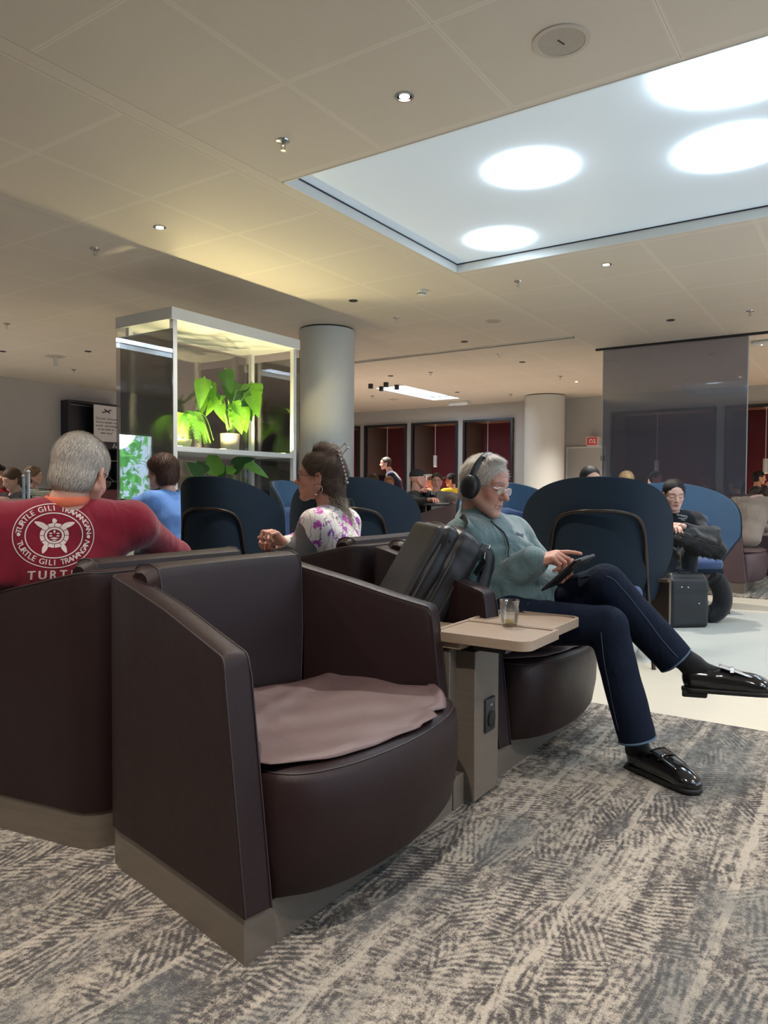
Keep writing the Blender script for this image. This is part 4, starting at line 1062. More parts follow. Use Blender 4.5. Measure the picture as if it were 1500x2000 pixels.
# broad leaved plant
b = shelf_pt(449, 874, 0.30); bx = Vector((b.x, b.y, 1.518))
t = thing('potted_plant', 'broad leaved green plant in a sand coloured pot on the shelf', 'plant', bx, 0)
m = MB(); m.lathe([(0.0, 0.0), (0.090, 0.0), (0.095, 0.006), (0.105, 0.185), (0.100, 0.188), (0.096, 0.165), (0, 0.165)], 32); m.build('pot', POT, t)
m = MB(); m.lathe([(0.096, 0.166), (0, 0.17)], 20); m.build('soil', plain('soil', (.03, .02, .014), .95, bump=.5), t)
leaves = [((440, 722), (452, 768), .085, LD), ((492, 748), (498, 800), .12, LG), ((398, 738), (390, 800), .085, LG), ((462, 800), (472, 848), .10, LG), ((405, 760), (392, 812), .085, LG), ((432, 772), (402, 812), .08, LG), ((447, 742), (452, 790), .075, LD), ((478, 752), (447, 790), .085, LD), ((462, 765), (492, 822), .125, LD), ((490, 760), (505, 815), .10, LG),
          ((428, 790), (436, 822), .065, LG), ((440, 800), (449, 835), .08, LG), ((470, 795), (482, 845), .10, LG), ((455, 785), (470, 812), .075, LG), ((492, 790), (492, 815), .09, LG), ((410, 745), (418, 790), .06, LG)]
for i, (a_, b_, w, mt) in enumerate(leaves):
    dp = 0.12 + 0.36 * ((i * 37) % 10) / 10
    A_ = shelf_pt(*a_, dp + .05) - bx; B_ = shelf_pt(*b_, dp - .05) - bx
    f = MB(); leaf_mb(f, A_, B_, w, up=(0.2 * math.sin(i), -1, 0.3), droop=0.02, fold=0.28, n=11, shape=0.42, wave=.10); f.build('leaf', mt, t)
    f = MB(); f.tube(smooth_path([(0.02 * math.sin(i), 0.02 * math.cos(i), .16), (A_.x * .35, A_.y * .35, .16 + (A_.z - .16) * .6), A_ + Vector((0, 0, .015))], 4), [.008] * 9, 6); f.build('stem', ST, t)
# fern
b = shelf_pt(354, 868, 0.34); bx = Vector((b.x, b.y, 1.518))
t = thing('potted_fern', 'bright green fern with arching fronds in a low pot on the shelf', 'plant', bx, 0)
m = MB(); m.lathe([(0.0, 0.0), (0.085, 0.0), (0.105, 0.09), (0.10, 0.092), (0.09, 0.075), (0, 0.075)], 28); m.build('pot', POT, t)
for k in range(26):
    a = k * 2.4; L = 0.24 + 0.13 * ((k * 7) % 5) / 5; h = 0.20 + 0.10 * ((k * 3) % 4) / 4; f = MB()
    P_ = [Vector((0, 0, .07)), Vector((math.cos(a) * L * .35, math.sin(a) * L * .35, .07 + h)), Vector((math.cos(a) * L * .8, math.sin(a) * L * .8, .09 + h * .85)), Vector((math.cos(a) * L * 1.08, math.sin(a) * L * 1.08, 0.02 + h * .25))]
    cur = smooth_path(P_, 7); f.tube(cur, .0025, 4)
    for i in range(2, len(cur) - 1):
        tdir = (cur[i + 1] - cur[i]).normalized(); sd = tdir.cross(Vector((0, 0, 1))).normalized(); w = 0.052 * math.sin(math.pi * (i / len(cur)) ** .8) + .01
        for s in (-1, 1):
            for u_ in (0, .5):
                c = cur[i].lerp(cur[i + 1], u_); e = c + sd * s * w + tdir * .012 - Vector((0, 0, .008)); g = tdir * .0075
                f.add([c - g, e - g * .3, e + g * .3, c + g], [(0, 1, 2, 3)])
    f.build('frond', LF, t, smooth=False)
# lower plants on the plinth
def low_plant(px, label, spec, group='plants under the middle shelf'):
    b = shelf_pt(px, 1000, 0.40); bx = Vector((b.x, b.y, 0.642)); t = thing('leafy_plant', label, 'plant', bx, 0, group)
    m = MB(); m.lathe([(0, 0), (.10, 0), (.12, .2), (.11, .2), (.10, .17), (0, .17)], 24); m.build('pot', POT, t)
    for i, (p0, p1, w, d, mt) in enumerate(spec):
        A_ = shelf_pt(*p0, .36) - bx; B_ = shelf_pt(*p1, .20 if d else .30) - bx; f = MB()
        leaf_mb(f, A_, B_, w, up=(0, -1, .4), droop=.05 + .1 * (i % 2), fold=.2, n=11, shape=.6); f.build('leaf', mt, t)
        f = MB(); f.tube(smooth_path([(0, 0, .16), (A_.x * .5, A_.y * .5, .16 + (A_.z - .16) * .65), A_], 4), .006, 6); f.build('stem', ST, t)
low_plant(425, 'tall leafy plant with an upright oval leaf below the shelf centre', [((424, 930), (412, 875), .10, 0, LG), ((440, 920), (462, 915), .06, 0, LG), ((430, 935), (440, 910), .05, 0, LD)])
low_plant(470, 'plant with long arching drooping leaves below the shelf at right', [((450, 905), (500, 893), .055, 1, LD), ((470, 900), (525, 925), .06, 1, LG), ((455, 925), (480, 900), .05, 1, LD)])
low_plant(385, 'dim dark green plant behind the glass at lower left', [((395, 930), (365, 900), .07, 0, LD), ((400, 925), (385, 893), .07, 0, LD), ((395, 945), (360, 930), .05, 0, LD)])

# ================================================================== PEOPLE TOOLS
def attr_mat(name, rough=0.5, bump=0.0, bscale=300, sss=0.0, sheen=0.0, stretch=(1, 1, 1), spec=0.4):
    t = NT(name); a = t.n('ShaderNodeAttribute'); a.attribute_name = 'Col'; c = t.coord(stretch); n = t.noise(c, bscale * 0.4, 2)
    t.set(Base_Color=t.mix(t.math('MULTIPLY', n, 0.25), a.outputs['Color'], t.mix(1.0, a.outputs['Color'], (0.7, 0.7, 0.7), 'MULTIPLY')), Roughness=rough, Sheen_Weight=sheen, Specular_IOR_Level=spec)
    if sss: t.set(Subsurface_Weight=sss, Subsurface_Radius=(0.012, 0.004, 0.002), Subsurface_Scale=0.6)
    if bump: t.bump(t.noise(c, bscale, 2), bump, 0.001)
    return t.m
UP = np.array([0, 0, 1.0])
SKIN = attr_mat('skin', 0.48, 0.25, 600, 0.12)
HAIRM = attr_mat('hair', 0.55, 0.5, 500, stretch=(1, 1, 0.25), spec=0.3)
def basis(fwd, up=(0, 0, 1), roll=0.0):
    y = Vector(fwd).normalized(); x = y.cross(Vector(up)).normalized(); z = x.cross(y)
    if roll: q = Matrix.Rotation(roll, 3, y); x = q @ x; z = q @ z
    return np.array([x, y, z])
def g3(V, c, r):
    c = np.array(c); r = np.array(r if hasattr(r, '__len__') else (r, r, r)); return np.exp(-(((V - c) / r) ** 2).sum(1))
def head_local(h=0.0035, tone=(0.50, 0.27, 0.19), old=0.0, brow=(0.12, 0.08, 0.06), lips=(0.42, 0.14, 0.12), eyes='open', stubble=None, nose=1.0, jaw=1.0, neck=True, fem=False, ears=True):
    F = Field((-.11, -.15, -.23), (.11, .15, .15), h)
    F.ell((0, -.016, .032), (.074, .096, .086), k=.01)
    F.ell((0, .026, -.028), (.060 * (0.95 if fem else 1), .062, .082), k=.03)
    F.ell((0, .012, .035), (.064, .078, .062), k=.02)
    for s in (-1, 1):
        F.cap((s * .060, -.002, -.045), (s * .018, .068, -.098), .019 * jaw, .018, k=.025)
        F.ell((s * .036, .058, -.028), (.024, .022, .022), k=.02)
        F.cap((s * .010, .086, .022), (s * .044, .070, .024), .009, .008, k=.018)
    F.ell((0, .066, -.098), (.022, .020, .018), k=.02)
    F.ell((0, .068, -.062), (.030, .024, .028), k=.02)
    for s in (-1, 1):
        F.ell((s * .033, .098, .001), (.018, .017, .014), k=.014, op=-1)
        F.ell((s * .032, .072, -.001), (.0165, .0150, .0130), k=.003)
        F.cap((s * .018, .0865, .004), (s * .046, .072, .003), .0035, .003, k=.004)
        if old: F.cap((s * .022, .086, -.014), (s * .045, .075, -.012), .004, .003, k=.006)
    n = nose
    F.cap((0, .080, .012), (0, .102 + .004 * n, -.028), .0075, .0115 * n, k=.012)
    F.ell((0, .106 + .003 * n, -.031), (.0115 * n, .012, .0105), k=.006)
    for s in (-1, 1):
        F.ell((s * .0125, .094, -.035), (.0085, .0110, .0085), k=.005)
        F.ell((s * .0065, .101, -.0425), (.0035, .0045, .004), k=.003, op=-1)
    F.cap((-.020, .083, -.0655), (0, .0905, -.0625), .0050, .0062, k=.006); F.cap((.020, .083, -.0655), (0, .0905, -.0625), .0050, .0062, k=.006)
    F.cap((-.016, .083, -.0745), (.016, .083, -.0745), .0062, k=.006); F.cap((0, .087, -.0745), (0, .088, -.0745), .0062, k=.006)
    F.cap((-.023, .0885, -.0690), (0, .0975, -.0685), .0018, k=.003, op=-1); F.cap((.023, .0885, -.0690), (0, .0975, -.0685), .0018, k=.003, op=-1)
    F.cap((-.018, .095, -.088), (.018, .095, -.088), .006, k=.012, op=-1)
    if old:
        for s in (-1, 1): F.cap((s * .018, .095, -.042), (s * .030, .079, -.070), .0022, k=.008, op=-1)
        for z in (.050, .060): F.cap((-.03, .0935 - .006, z), (.03, .0935 - .006, z), .0018, k=.006, op=-1)
    if ears:
        for s in (-1, 1):
            a = basis((0, 1, 0)); th = .25 * s; R = np.array([[math.cos(th), math.sin(th), 0], [-math.sin(th), math.cos(th), 0], [0, 0, 1]])
            F.ell((s * .077, -.010, -.008), (.0085, .0185, .031), R=R, k=.008)
            F.ell((s * .084, -.006, -.004), (.006, .0105, .019), R=R, k=.004, op=-1)
            F.ell((s * .074, -.001, -.034), (.007, .009, .010), k=.006)
    if neck: F.cap((0, -.022, -.06), (0, -.042, -.21), .052 if not fem else .045, .058 if not fem else .048, k=.03)
    V, Q = F.mesh(); V = relax(V, Q, 1, .3)
    tone = np.array(tone); red = tone * np.array([1.08, .72, .68]); C = np.tile(tone, (len(V), 1))
    def mixc(w, c):
        nonlocal C
        w = np.clip(w, 0, 1)[:, None]; C = C * (1 - w) + np.array(c) * w
    mixc(.5 * (g3(V, (0, .105, -.03), .022) + g3(V, (-.045, .06, -.03), .026) + g3(V, (.045, .06, -.03), .026) + g3(V, (.08, -.01, -.01), .028) + g3(V, (-.08, -.01, -.01), .028)), red)
    lw = np.maximum(g3(V, (0, .092, -.066), (.024, .02, .0055)), g3(V, (0, .092, -.0745), (.019, .02, .006))); mixc((lw > .42) * .85, lips)
    mixc(((g3(V, (0, .09, -.0690), (.024, .02, .0016))) > .4) * .7, np.array(lips) * .45)
    for s in (-1, 1):
        x, y, z = V[:, 0] * s, V[:, 1], V[:, 2]
        bz = .024 + .004 * np.cos((x - .03) / .018 * 1.4)
        mixc(((x > .012) & (x < .052) & (np.abs(z - bz) < .0038) & (y > .06)) * .75, brow)
        front = y > .070
        if eyes == 'open':
            e = (((x - .032) / .0135) ** 2 + ((z + .001) / .0052) ** 2 < 1) & front; mixc(e * 1.0, (.62, .60, .57))
            e = (((x - .032) / .0052) ** 2 + ((z + .0005) / .0052) ** 2 < 1) & front; mixc(e * 1.0, (.05, .045, .04))
            e = (np.abs(z - .0052) < .0016) & (np.abs(x - .032) < .015) & front; mixc(e * .7, (.10, .06, .05))
        else:
            e = (np.abs(z + .0045 + .10 * (x - .032) ** 2 / .015) < .0018) & (np.abs(x - .032) < .0145) & front; mixc(e * .85, (.06, .04, .035))
        for q in ((s * .0065, .103, -.042),): mixc((g3(V, q, .004) > .5) * .7, tone * .25)
    if stubble is not None:
        w = np.clip((-V[:, 2] - .045) / .03, 0, 1) * np.clip((V[:, 1] - 0.0) / .03, 0, 1) * (V[:, 2] > -.12); mixc(w * .35, stubble)
    return V, Q, C
def neck_piece(c, R, s, ne, tone, r, h):
    a = xf(np.array([[0, -.030, -.055]]), c, R, s)[0]; b = np.array(ne) - UP * .05; F = Field(np.minimum(a, b) - .1, np.maximum(a, b) + .1, h)
    F.cap(a, a * .45 + b * .55, r * s, r * 1.02 * s, k=.02); F.cap(a * .45 + b * .55, b, r * 1.02 * s, r * 1.25 * s, k=.03); V, Q = F.mesh(); return V, Q, np.tile(np.array(tone) * .98, (len(V), 1))
def strands(V, Q, n, comb, L=0.03, w=0.0010, lift=0.15, col=None, seed=1, var=0.3, segs=3, curl=0.0, grav=0.0, mask=None, center=None):
    """thin ribbons growing out of a surface"""
    g = np.random.default_rng(seed); c = V.mean(0) if center is None else np.array(center)
    P0 = V[Q].mean(1); e1 = V[Q[:, 2]] - V[Q[:, 0]]; e2 = V[Q[:, 3]] - V[Q[:, 1]]; N = np.cross(e1, e2); N /= np.linalg.norm(N, axis=1)[:, None] + 1e-12
    N *= np.sign(((P0 - c) * N).sum(1))[:, None]
    idx = np.arange(len(Q)) if mask is None else np.nonzero(mask(P0))[0]
    if len(idx) == 0: return np.zeros((0, 3)), np.zeros((0, 4), int), np.zeros((0, 3))
    idx = g.choice(idx, n); p = P0[idx].copy(); nn = N[idx]; D = comb(p) + g.normal(0, .22, (n, 3)); D -= (D * nn).sum(1)[:, None] * nn; D /= np.linalg.norm(D, axis=1)[:, None] + 1e-9
    Ls = L * g.uniform(.6, 1.2, n); S = np.cross(D, nn); S /= np.linalg.norm(S, axis=1)[:, None] + 1e-9
    vs = []; ph = g.uniform(0, 6.28, n)
    for k in range(segs + 1):
        t = k / segs; bend = nn * (lift * t - (lift * .9) * t * t)[..., None] if False else nn * (lift * t * (1 - .55 * t))
        q = p + (D * t + bend) * Ls[:, None] + S * (curl * np.sin(ph + 7 * t) * t)[:, None] * Ls[:, None]; q[:, 2] -= grav * t * t * Ls
        ww = w * (1 - .75 * t); vs.append(q - S * ww); vs.append(q + S * ww)
    Vn = np.stack(vs, 1).reshape(-1, 3); m = 2 * (segs + 1); b = np.arange(n)[:, None] * m; Qs = []
    for k in range(segs): Qs.append(np.concatenate([b + 2 * k, b + 2 * k + 1, b + 2 * k + 3, b + 2 * k + 2], 1))
    Qn = np.concatenate(Qs); cc = np.array(col) * (1 + g.uniform(-var, var, (n, 1))); C = np.repeat(cc, m, 0)
    return Vn, Qn, np.clip(C, 0, 1)
def xf(V, c, R, s=1.0): return np.array(c) + (V * s) @ np.array(R)
def vec(p): return np.array([p[0], p[1], p[2]], float)
def hand_local(curl=(.5, .6, .6, .7), spread=0.06, thumb=(.5, .3), h=0.003, side=1, tone=(.5, .27, .19), mcp=None, r=1.0):
    """wrist at the origin, fingers along +y, back of the hand +z, thumb on +x (side=1)"""
    F = Field((-.085, -.07, -.11), (.10, .20, .06), h)
    F.cap((0, -.06, 0), (0, .0, 0), .024, .023, k=.01, flat=(1, 0, 0), ratio=1.25)
    xs = (.027, .0095, -.0085, -.026); ln = ((.042, .026, .021), (.046, .029, .022), (.042, .027, .021), (.034, .020, .019)); yk = (.086, .090, .085, .076)
    F.cap((.014, .015, -.004), (.020, .078, -.003), .016, .014, k=.02); F.cap((-.012, .015, -.004), (-.016, .072, -.003), .016, .013, k=.02); F.ell((0, .045, -.006), (.036, .045, .015), k=.02)
    for i in range(4):
        F.cap((xs[i] * .5, .02, .002), (xs[i], yk[i], .002), .011, .0098 * r, k=.008)
        base = (curl[i] * .75) if mcp is None else mcp[i]; a = base; p = np.array([xs[i], yk[i], .001]); sx = xs[i] * spread * 20 * .1
        for j in range(3):
            d = np.array([sx, math.cos(a), -math.sin(a)]); d /= np.linalg.norm(d); q = p + d * ln[i][j]
            r0 = (.0094, .0085, .0078)[j] * r * (.9 if i == 3 else 1); F.cap(p, q, r0, r0 * .93, k=.003); p = q; a += curl[i] * (1.15, .8, 0)[j]
    a0, a1 = thumb; p = np.array([.020, .020, -.008]); d = np.array([math.sin(.75), math.cos(.75), -a0 * .8]); d /= np.linalg.norm(d); q = p + d * .044
    F.cap(p, q, .0165, .0115, k=.012); d2 = np.array([math.sin(.75 - a1), math.cos(.75 - a1), -a0]); d2 /= np.linalg.norm(d2); q2 = q + d2 * .032; F.cap(q, q2, .0108, .0100, k=.004)
    d3 = np.array([math.sin(.55 - 1.3 * a1), math.cos(.55 - 1.3 * a1), -a0]); d3 /= np.linalg.norm(d3); F.cap(q2, q2 + d3 * .024, .0100, .0082, k=.004)
    V, Q = F.mesh(); V = relax(V, Q, 1, .3)
    if side < 0: V = V * np.array([-1, 1, 1]); Q = Q[:, ::-1]
    C = np.tile(np.array(tone) * 1.02, (len(V), 1)); w = np.clip((V[:, 1] - .06) / .05, 0, 1)[:, None] * .35; C = C * (1 - w) + C * np.array([1.06, .82, .78]) * w
    return V, Q, C
def hair_cap(F, grow=0.008, hairline=0.040, side_low=-.045, back_low=-.085, ears=True, thin=0.0):
    F.ell((0, -.018, .034), (.076 + grow, .098 + grow, .088 + grow), k=.01)
    F.ell((0, -.045, -.03), (.066 + grow, .058 + grow, .060), k=.02)
    F.ell((0, .006, .050), (.063 + grow, .066 + grow, .057 + grow), k=.02)
    # open the face
    F.ell((0, .098, -.022), (.12, .064, .078), k=.010, op=-1)
    F.ell((0, .120, -.035), (.068, .078, .105 + hairline - .04), k=.012, op=-1)
    F.box((0, .085, -.09), (.13, .085, .09), .03, k=.012, op=-1)
    if ears:
        for s in (-1, 1): F.ell((s * .085, -.004, -.022), (.03, .024, .036), k=.008, op=-1)
    F.cut((0, 0, back_low), (0, .25, -1), k=.01)
def make_hair(name, parent, c, R, s, color, build, n=2500, L=.03, comb=None, var=.3, lift=.15, w=.0010, curl=0., grav=0., h=.005, seed=1, relax_it=1, segs=3, mask=None):
    F = Field((-.13, -.19, -.25), (.13, .14, .20), h); build(F); V, Q = F.mesh(); V = relax(V, Q, relax_it)
    C = np.tile(np.array(color) * .85, (len(V), 1)); g = np.random.default_rng(seed)
    C *= (1 + .15 * np.sin(V[:, 0] * 260 + V[:, 1] * 90) * np.sin(V[:, 1] * 170 + V[:, 2] * 60))[:, None]
    parts = [(xf(V, c, R, s), Q, 0)]; cols = [C]
    if n:
        comb = comb or (lambda p: np.stack([p[:, 0] * 0, -np.ones(len(p)), -.6 + 0 * p[:, 0]], 1))
        v2, q2, c2 = strands(V, Q, n, comb, L, w, lift, color, seed, var, segs, curl, grav, mask); parts.append((xf(v2, c, R, s), q2, 0)); cols.append(c2)
    return mesh_from(parts, name, HAIRM, parent, [(lambda V, C=C: C) for C in cols])
def body_mesh(parent, pieces, name='body', mat=None):
    """pieces: (V, Q, C) in world space"""
    return mesh_from([(v, q, 0) for v, q, c in pieces], name, mat or SKIN, parent, [(lambda V, C=c: C) for v, q, c in pieces])
def trunk(K, h, tone):
    """plain body under the clothes, one continuous surface"""
    pts = [vec(v) for k_, v in K.items() if k_ != 'fwd']; lo = np.min(pts, 0) - .2; hi = np.max(pts, 0) + .2
    F = Field(lo, hi, h); torso(F, K, -.012); limbs(F, K, -.012); legs(F, {k: v for k, v in K.items()}, -.034)
    F.cap(vec(K['neck']), vec(K['head']) * .6 + vec(K['neck']) * .4, .05, k=.02)
    V, Q = F.mesh(); V = relax(V, Q, 1); return V, Q, np.tile(np.array(tone), (len(V), 1))
def torso(F, K, g=0.0, belly=0.0, wide=1.0):
    pe, ch, ne, sl, sr = (vec(K[k]) for k in ('pelvis', 'chest', 'neck', 'shl', 'shr')); ax = sr - sl; ax /= np.linalg.norm(ax)
    F.cap(pe, ch, .115 + g + belly * .3, .122 + g, k=.05, flat=ax, ratio=1.30 * wide)
    F.cap(ch, ne + (ch - ne) * .35, .120 + g, .085 + g, k=.05, flat=ax, ratio=1.35 * wide)
    F.cap(sl, sr, .058 + g, k=.06); F.cap(sl, ch, .06 + g, .09 + g, k=.05); F.cap(sr, ch, .06 + g, .09 + g, k=.05)
    F.cap(ne + (sl - ne) * .15, sl, .042 + g, .055 + g, k=.04); F.cap(ne + (sr - ne) * .15, sr, .042 + g, .055 + g, k=.04)
    if belly: F.ell(pe * .55 + ch * .45 + np.array(K.get('fwd', FW), float) * .07, (.13 + belly, .13 + belly, .12), k=.06)
def limbs(F, K, g=0.0, wr=.028):
    for s in ('l', 'r'):
        if 'el' + s in K:
            F.cap(vec(K['sh' + s]), vec(K['el' + s]), .056 + g, .046 + g, k=.035); F.cap(vec(K['el' + s]), vec(K['wr' + s]), .045 + g, wr + g, k=.03)
def legs(F, K, g=0.0):
    if 'hipl' not in K: return
    F.cap(vec(K['hipl']), vec(K['hipr']), .105 + g, k=.05)
    for s in ('l', 'r'):
        F.cap(vec(K['hip' + s]), vec(K['kn' + s]), .088 + g, .062 + g, k=.03); F.cap(vec(K['kn' + s]), vec(K['an' + s]), .062 + g, .046 + g, k=.02)
def cloth(name, parent, K, mat, h, fn, folds=None, it=1, colors=None):
    pts = [vec(v) for k, v in K.items() if k != 'fwd']; lo = np.min(pts, 0) - .24; hi = np.max(pts, 0) + .24
    F = Field(lo, hi, h); fn(F)
    if folds: F.fold(*folds)
    return field_obj(F, name, mat, parent, it, colors)
CLOTH = {}
def clothmat(name, col, fold=0.5, rough=0.9, scale=900, var=0.08, sheen=.15):
    if name not in CLOTH: CLOTH[name] = fabric(name, col, scale, rough, 0.3, var, sheen, fold)
    return CLOTH[name]
def glasses(parent, c, R, s, rim, rimless=False, shape='oval', name='eyeglasses', temple=None, lens=True):
    o = MB(); T = lambda p: Vector(xf(np.array([p]), c, R, s)[0])
    rw, rh = (.024, .016) if shape == 'oval' else (.024, .0145)
    for sd in (-1, 1):
        pts = []
        for k in range(28):
            a = k / 28 * 2 * math.pi; e = 2.0 if shape == 'oval' else 3.4
            x = rw * abs(math.cos(a)) ** (2 / e) * (1 if math.cos(a) >= 0 else -1); z = rh * abs(math.sin(a)) ** (2 / e) * (1 if math.sin(a) >= 0 else -1)
            pts.append(T((sd * (.033 + x * sd * sd), .099 - .25 * abs(.033 + x) * .35, -.004 + z)))
        o.tube(pts, .0013, 6, closed=True)
        o.tube([T((sd * .057, .093, .004)), T((sd * .073, .085, .005)), T((sd * .080, .03, .003)), T((sd * .083, -.01, .001)), T((sd * .082, -.03, -.014))], .0013, 6)
    o.tube([T((-.010, .099, .001)), T((0, .103, .004)), T((.010, .099, .001))], .0013, 6)
    g = o.build('frame', rim, parent)
    if lens:
        q = MB()
        for sd in (-1, 1):
            ring = [T((sd * .033 + rw * .94 * math.cos(a), .0985 - .03 * abs(sd * .033 + rw * .94 * math.cos(a)), -.004 + rh * .94 * math.sin(a))) for a in np.linspace(0, 2 * math.pi, 24, endpoint=False)]
            q.add(ring, [tuple(range(24))])
        q.build('lenses', M['lens'], parent, smooth=False)
M['lens'] = glass('spectacle lens', (0.95, 0.96, 0.97), 0.0, 0.07)

# ================================================================== MAN IN GREEN FLEECE
TB = (0.52, 0.27, 0.20)
pB = thing('person', 'grey haired man in a teal green fleece and dark jeans, legs crossed, tapping a tablet', 'person', I(1.85, 0.15, 0.0), 0)
def addp(o):                     # parts are modelled in world space; keep them there under their thing
    o.matrix_parent_inverse = o.parent.matrix_basis.inverted() if False else Matrix.Identity(4)
    return o
def parent_fix(root):
    for ch in root.children_recursive:
        pass
def finish(root):                # shift the world-space child meshes into the root's frame
    bpy.context.view_layer.update()
    inv = Matrix.LocRotScale(root.location, root.rotation_euler, root.scale).inverted()
    for ch in root.children_recursive:
        if ch.type == 'MESH' and not ch.get('_local'): ch.data.transform(inv)
        if '_local' in ch: del ch['_local']
FW = vec(-VX); RT = vec(-UX); UP = np.array([0, 0, 1.0])
hc = vec(at(947, 949, 3.24)); hf = np.array([0.76, -0.63, -0.20])
RB = basis(hf, roll=math.radians(-4))
wr_r = vec(at(1040, 1097, 3.02)); el_r = vec(at(938, 1160, 3.12)); sh_r = vec(at(906, 1052, 3.14))
sh_l = vec(at(1000, 1046, 3.46)); el_l = vec(at(1075, 1130, 3.40)); wr_l = vec(at(1085, 1140, 3.14))
K = dict(head=hc, neck=vec(at(930, 1015, 3.30)), shr=sh_r, shl=sh_l, elr=el_r, ell=el_l, wrr=wr_r, wrl=wr_l, chest=vec(at(965, 1085, 3.28)), pelvis=vec(at(1000, 1190, 3.18)),
         hipr=vec(at(1000, 1215, 3.06)), hipl=vec(at(1030, 1205, 3.26)), knr=vec(at(1186, 1222, 2.84)), anr=vec(at(1246, 1448, 2.80)), knl=vec(at(1182, 1140, 2.98)), anl=vec(at(1322, 1292, 2.92)))
V, Q, C = head_local(.0026, TB, neck=False, old=1, brow=(.20, .15, .12), lips=(.36, .13, .12), eyes='shut', stubble=(.42, .28, .24), nose=1.15, jaw=1.15)
pieces = [(xf(V, hc, RB, 1.07), Q, C), neck_piece(hc, RB, 1.07, K['neck'], TB, .056, .006)]
hd = vec(at(1085, 1085, 2.98)) - wr_r
RH = basis(hd, up=(-.25, -.25, 1.0)); V, Q, C = hand_local(curl=(.12, .75, .95, 1.0), mcp=(.25, .75, .95, 1.05), thumb=(.9, .5), side=-1, tone=TB, h=.0026); pieces.append((xf(V, wr_r + vec(hd) * .10, RH, 1.06), Q, C))
hd2 = vec(at(1120, 1118, 3.02)) - wr_l; V, Q, C = hand_local(curl=(.5, .55, .6, .6), thumb=(.3, .2), side=1, tone=TB); pieces.append((xf(V, wr_l, basis(hd2, up=(.2, .5, -.8)), 1.0), Q, C))
pieces.append(trunk(K, .014, TB)); body_mesh(pB, pieces)
# fleece
def fleece(F):
    torso(F, K, .018, belly=.02); limbs(F, K, .024, .040)
    F.cap(K['chest'] + FW * .05, K['pelvis'] + FW * .09 + UP * .04, .10, .11, k=.06)
    ne = K['neck']; F.cap(ne - FW * .005, ne + UP * .075 + FW * .030, .084, .080, k=.025, flat=RT, ratio=1.05)
    # sleeve bunching and chest folds
    d = (wr_r - el_r); L = np.linalg.norm(d); d /= L
    for i, t_ in enumerate((.10, .24, .38, .52, .68)):
        p = el_r + d * L * t_; n = np.cross(d, UP); n /= np.linalg.norm(n); s = (-1) ** i
        F.cap(p + n * .045 * s + UP * .02, p - n * .040 * s - UP * .030, .023, .019, k=.022)
    F.cap(wr_r - d * .050, wr_r - d * .004, .047, .043, k=.008)
    for (a_, b_, r_) in (((935, 1085, 3.08), (1010, 1075, 3.14), .026), ((930, 1110, 3.06), (1040, 1085, 3.14), .026), ((945, 1140, 3.06), (1030, 1115, 3.10), .03), ((985, 1060, 3.16), (1035, 1068, 3.2), .022),
                         ((915, 1085, 3.06), (925, 1150, 3.06), .032), ((1000, 1140, 3.06), (1050, 1160, 3.06), .03), ((1030, 1080, 3.2), (1062, 1130, 3.2), .03)):
        F.cap(at(*a_), at(*b_), r_, r_ * .8, k=.026)
    F.cap(ne + UP * .05 + FW * .015, ne + UP * .22 + FW * .075, .062, .074, k=.006, op=-1, flat=RT, ratio=1.05); F.box(ne + UP * .19 + FW * .03, (.16, .16, .06), .003, k=.004, op=-1)
    F.cap(ne + UP * .02 + FW * .10, ne + UP * .12 + FW * .13, .012, .035, k=.008, op=-1)
M['fleece'] = None
t_ = NT('teal fleece'); c_ = t_.coord(); n1 = t_.noise(c_, 220, 3); n2 = t_.noise(c_, 8, 3)
t_.set(Base_Color=t_.mix(n1, t_.mix(n2, (0.055, 0.100, 0.108), (0.078, 0.135, 0.142)), t_.mix(n2, (0.105, 0.165, 0.170), (0.14, 0.21, 0.21))), Roughness=0.95, Sheen_Weight=0.5, Specular_IOR_Level=.15)
b_ = t_.bump(n1, 0.8, 0.003); t_.bump(t_.noise(t_.coord((1, 1, .6)), 10, 3, .5, 1.5), .55, .03, b_); M['fleece'] = t_.m
fl_o = cloth('fleece_jacket', pB, {k: v for k, v in K.items() if k not in ('hipl', 'hipr', 'knl', 'knr', 'anl', 'anr')}, M['fleece'], .0075, fleece, (.0035, 26, 3))
fl_o['label'] = 'teal green fleece jacket with a stand collar'
# zip, drawn on the chest by casting down onto the fleece
from mathutils.bvhtree import BVHTree
def bvh(o):
    me = o.data; return BVHTree.FromPolygons([v.co.copy() for v in me.vertices], [tuple(p.vertices) for p in me.polygons])
def cast(tree, px, py, off=0.002, Y=1.0):
    o = Vector((0, 0, CAM_H)); d = (at(px, py, 1.0) - o).normalized(); h = tree.ray_cast(o, d, 20)
    return (h[0] + h[1] * off) if h[0] is not None else None
tr = bvh(fl_o)
zp = [cast(tr, *q) for q in ((958, 1018), (966, 1026), (975, 1033), (984, 1041), (990, 1052), (993, 1063), (995, 1075), (995, 1088))]; zp = [p for p in zp if p]
if len(zp) > 2:
    z_ = MB(); z_.tube(zp, .0042, 6); z_.build('zip', plain('zip black', (.012, .014, .018), .5), pB)
    z_ = MB(); z_.tube([p + Vector((-.012, 0, .002)) for p in zp[2:]], .0022, 5); z_.build('zip_piping', plain('piping teal', (.07, .11, .115), .8), pB)
lg = [cast(tr, *q, .003) for q in ((1008, 1040), (1022, 1044), (1021, 1049), (1007, 1045))]
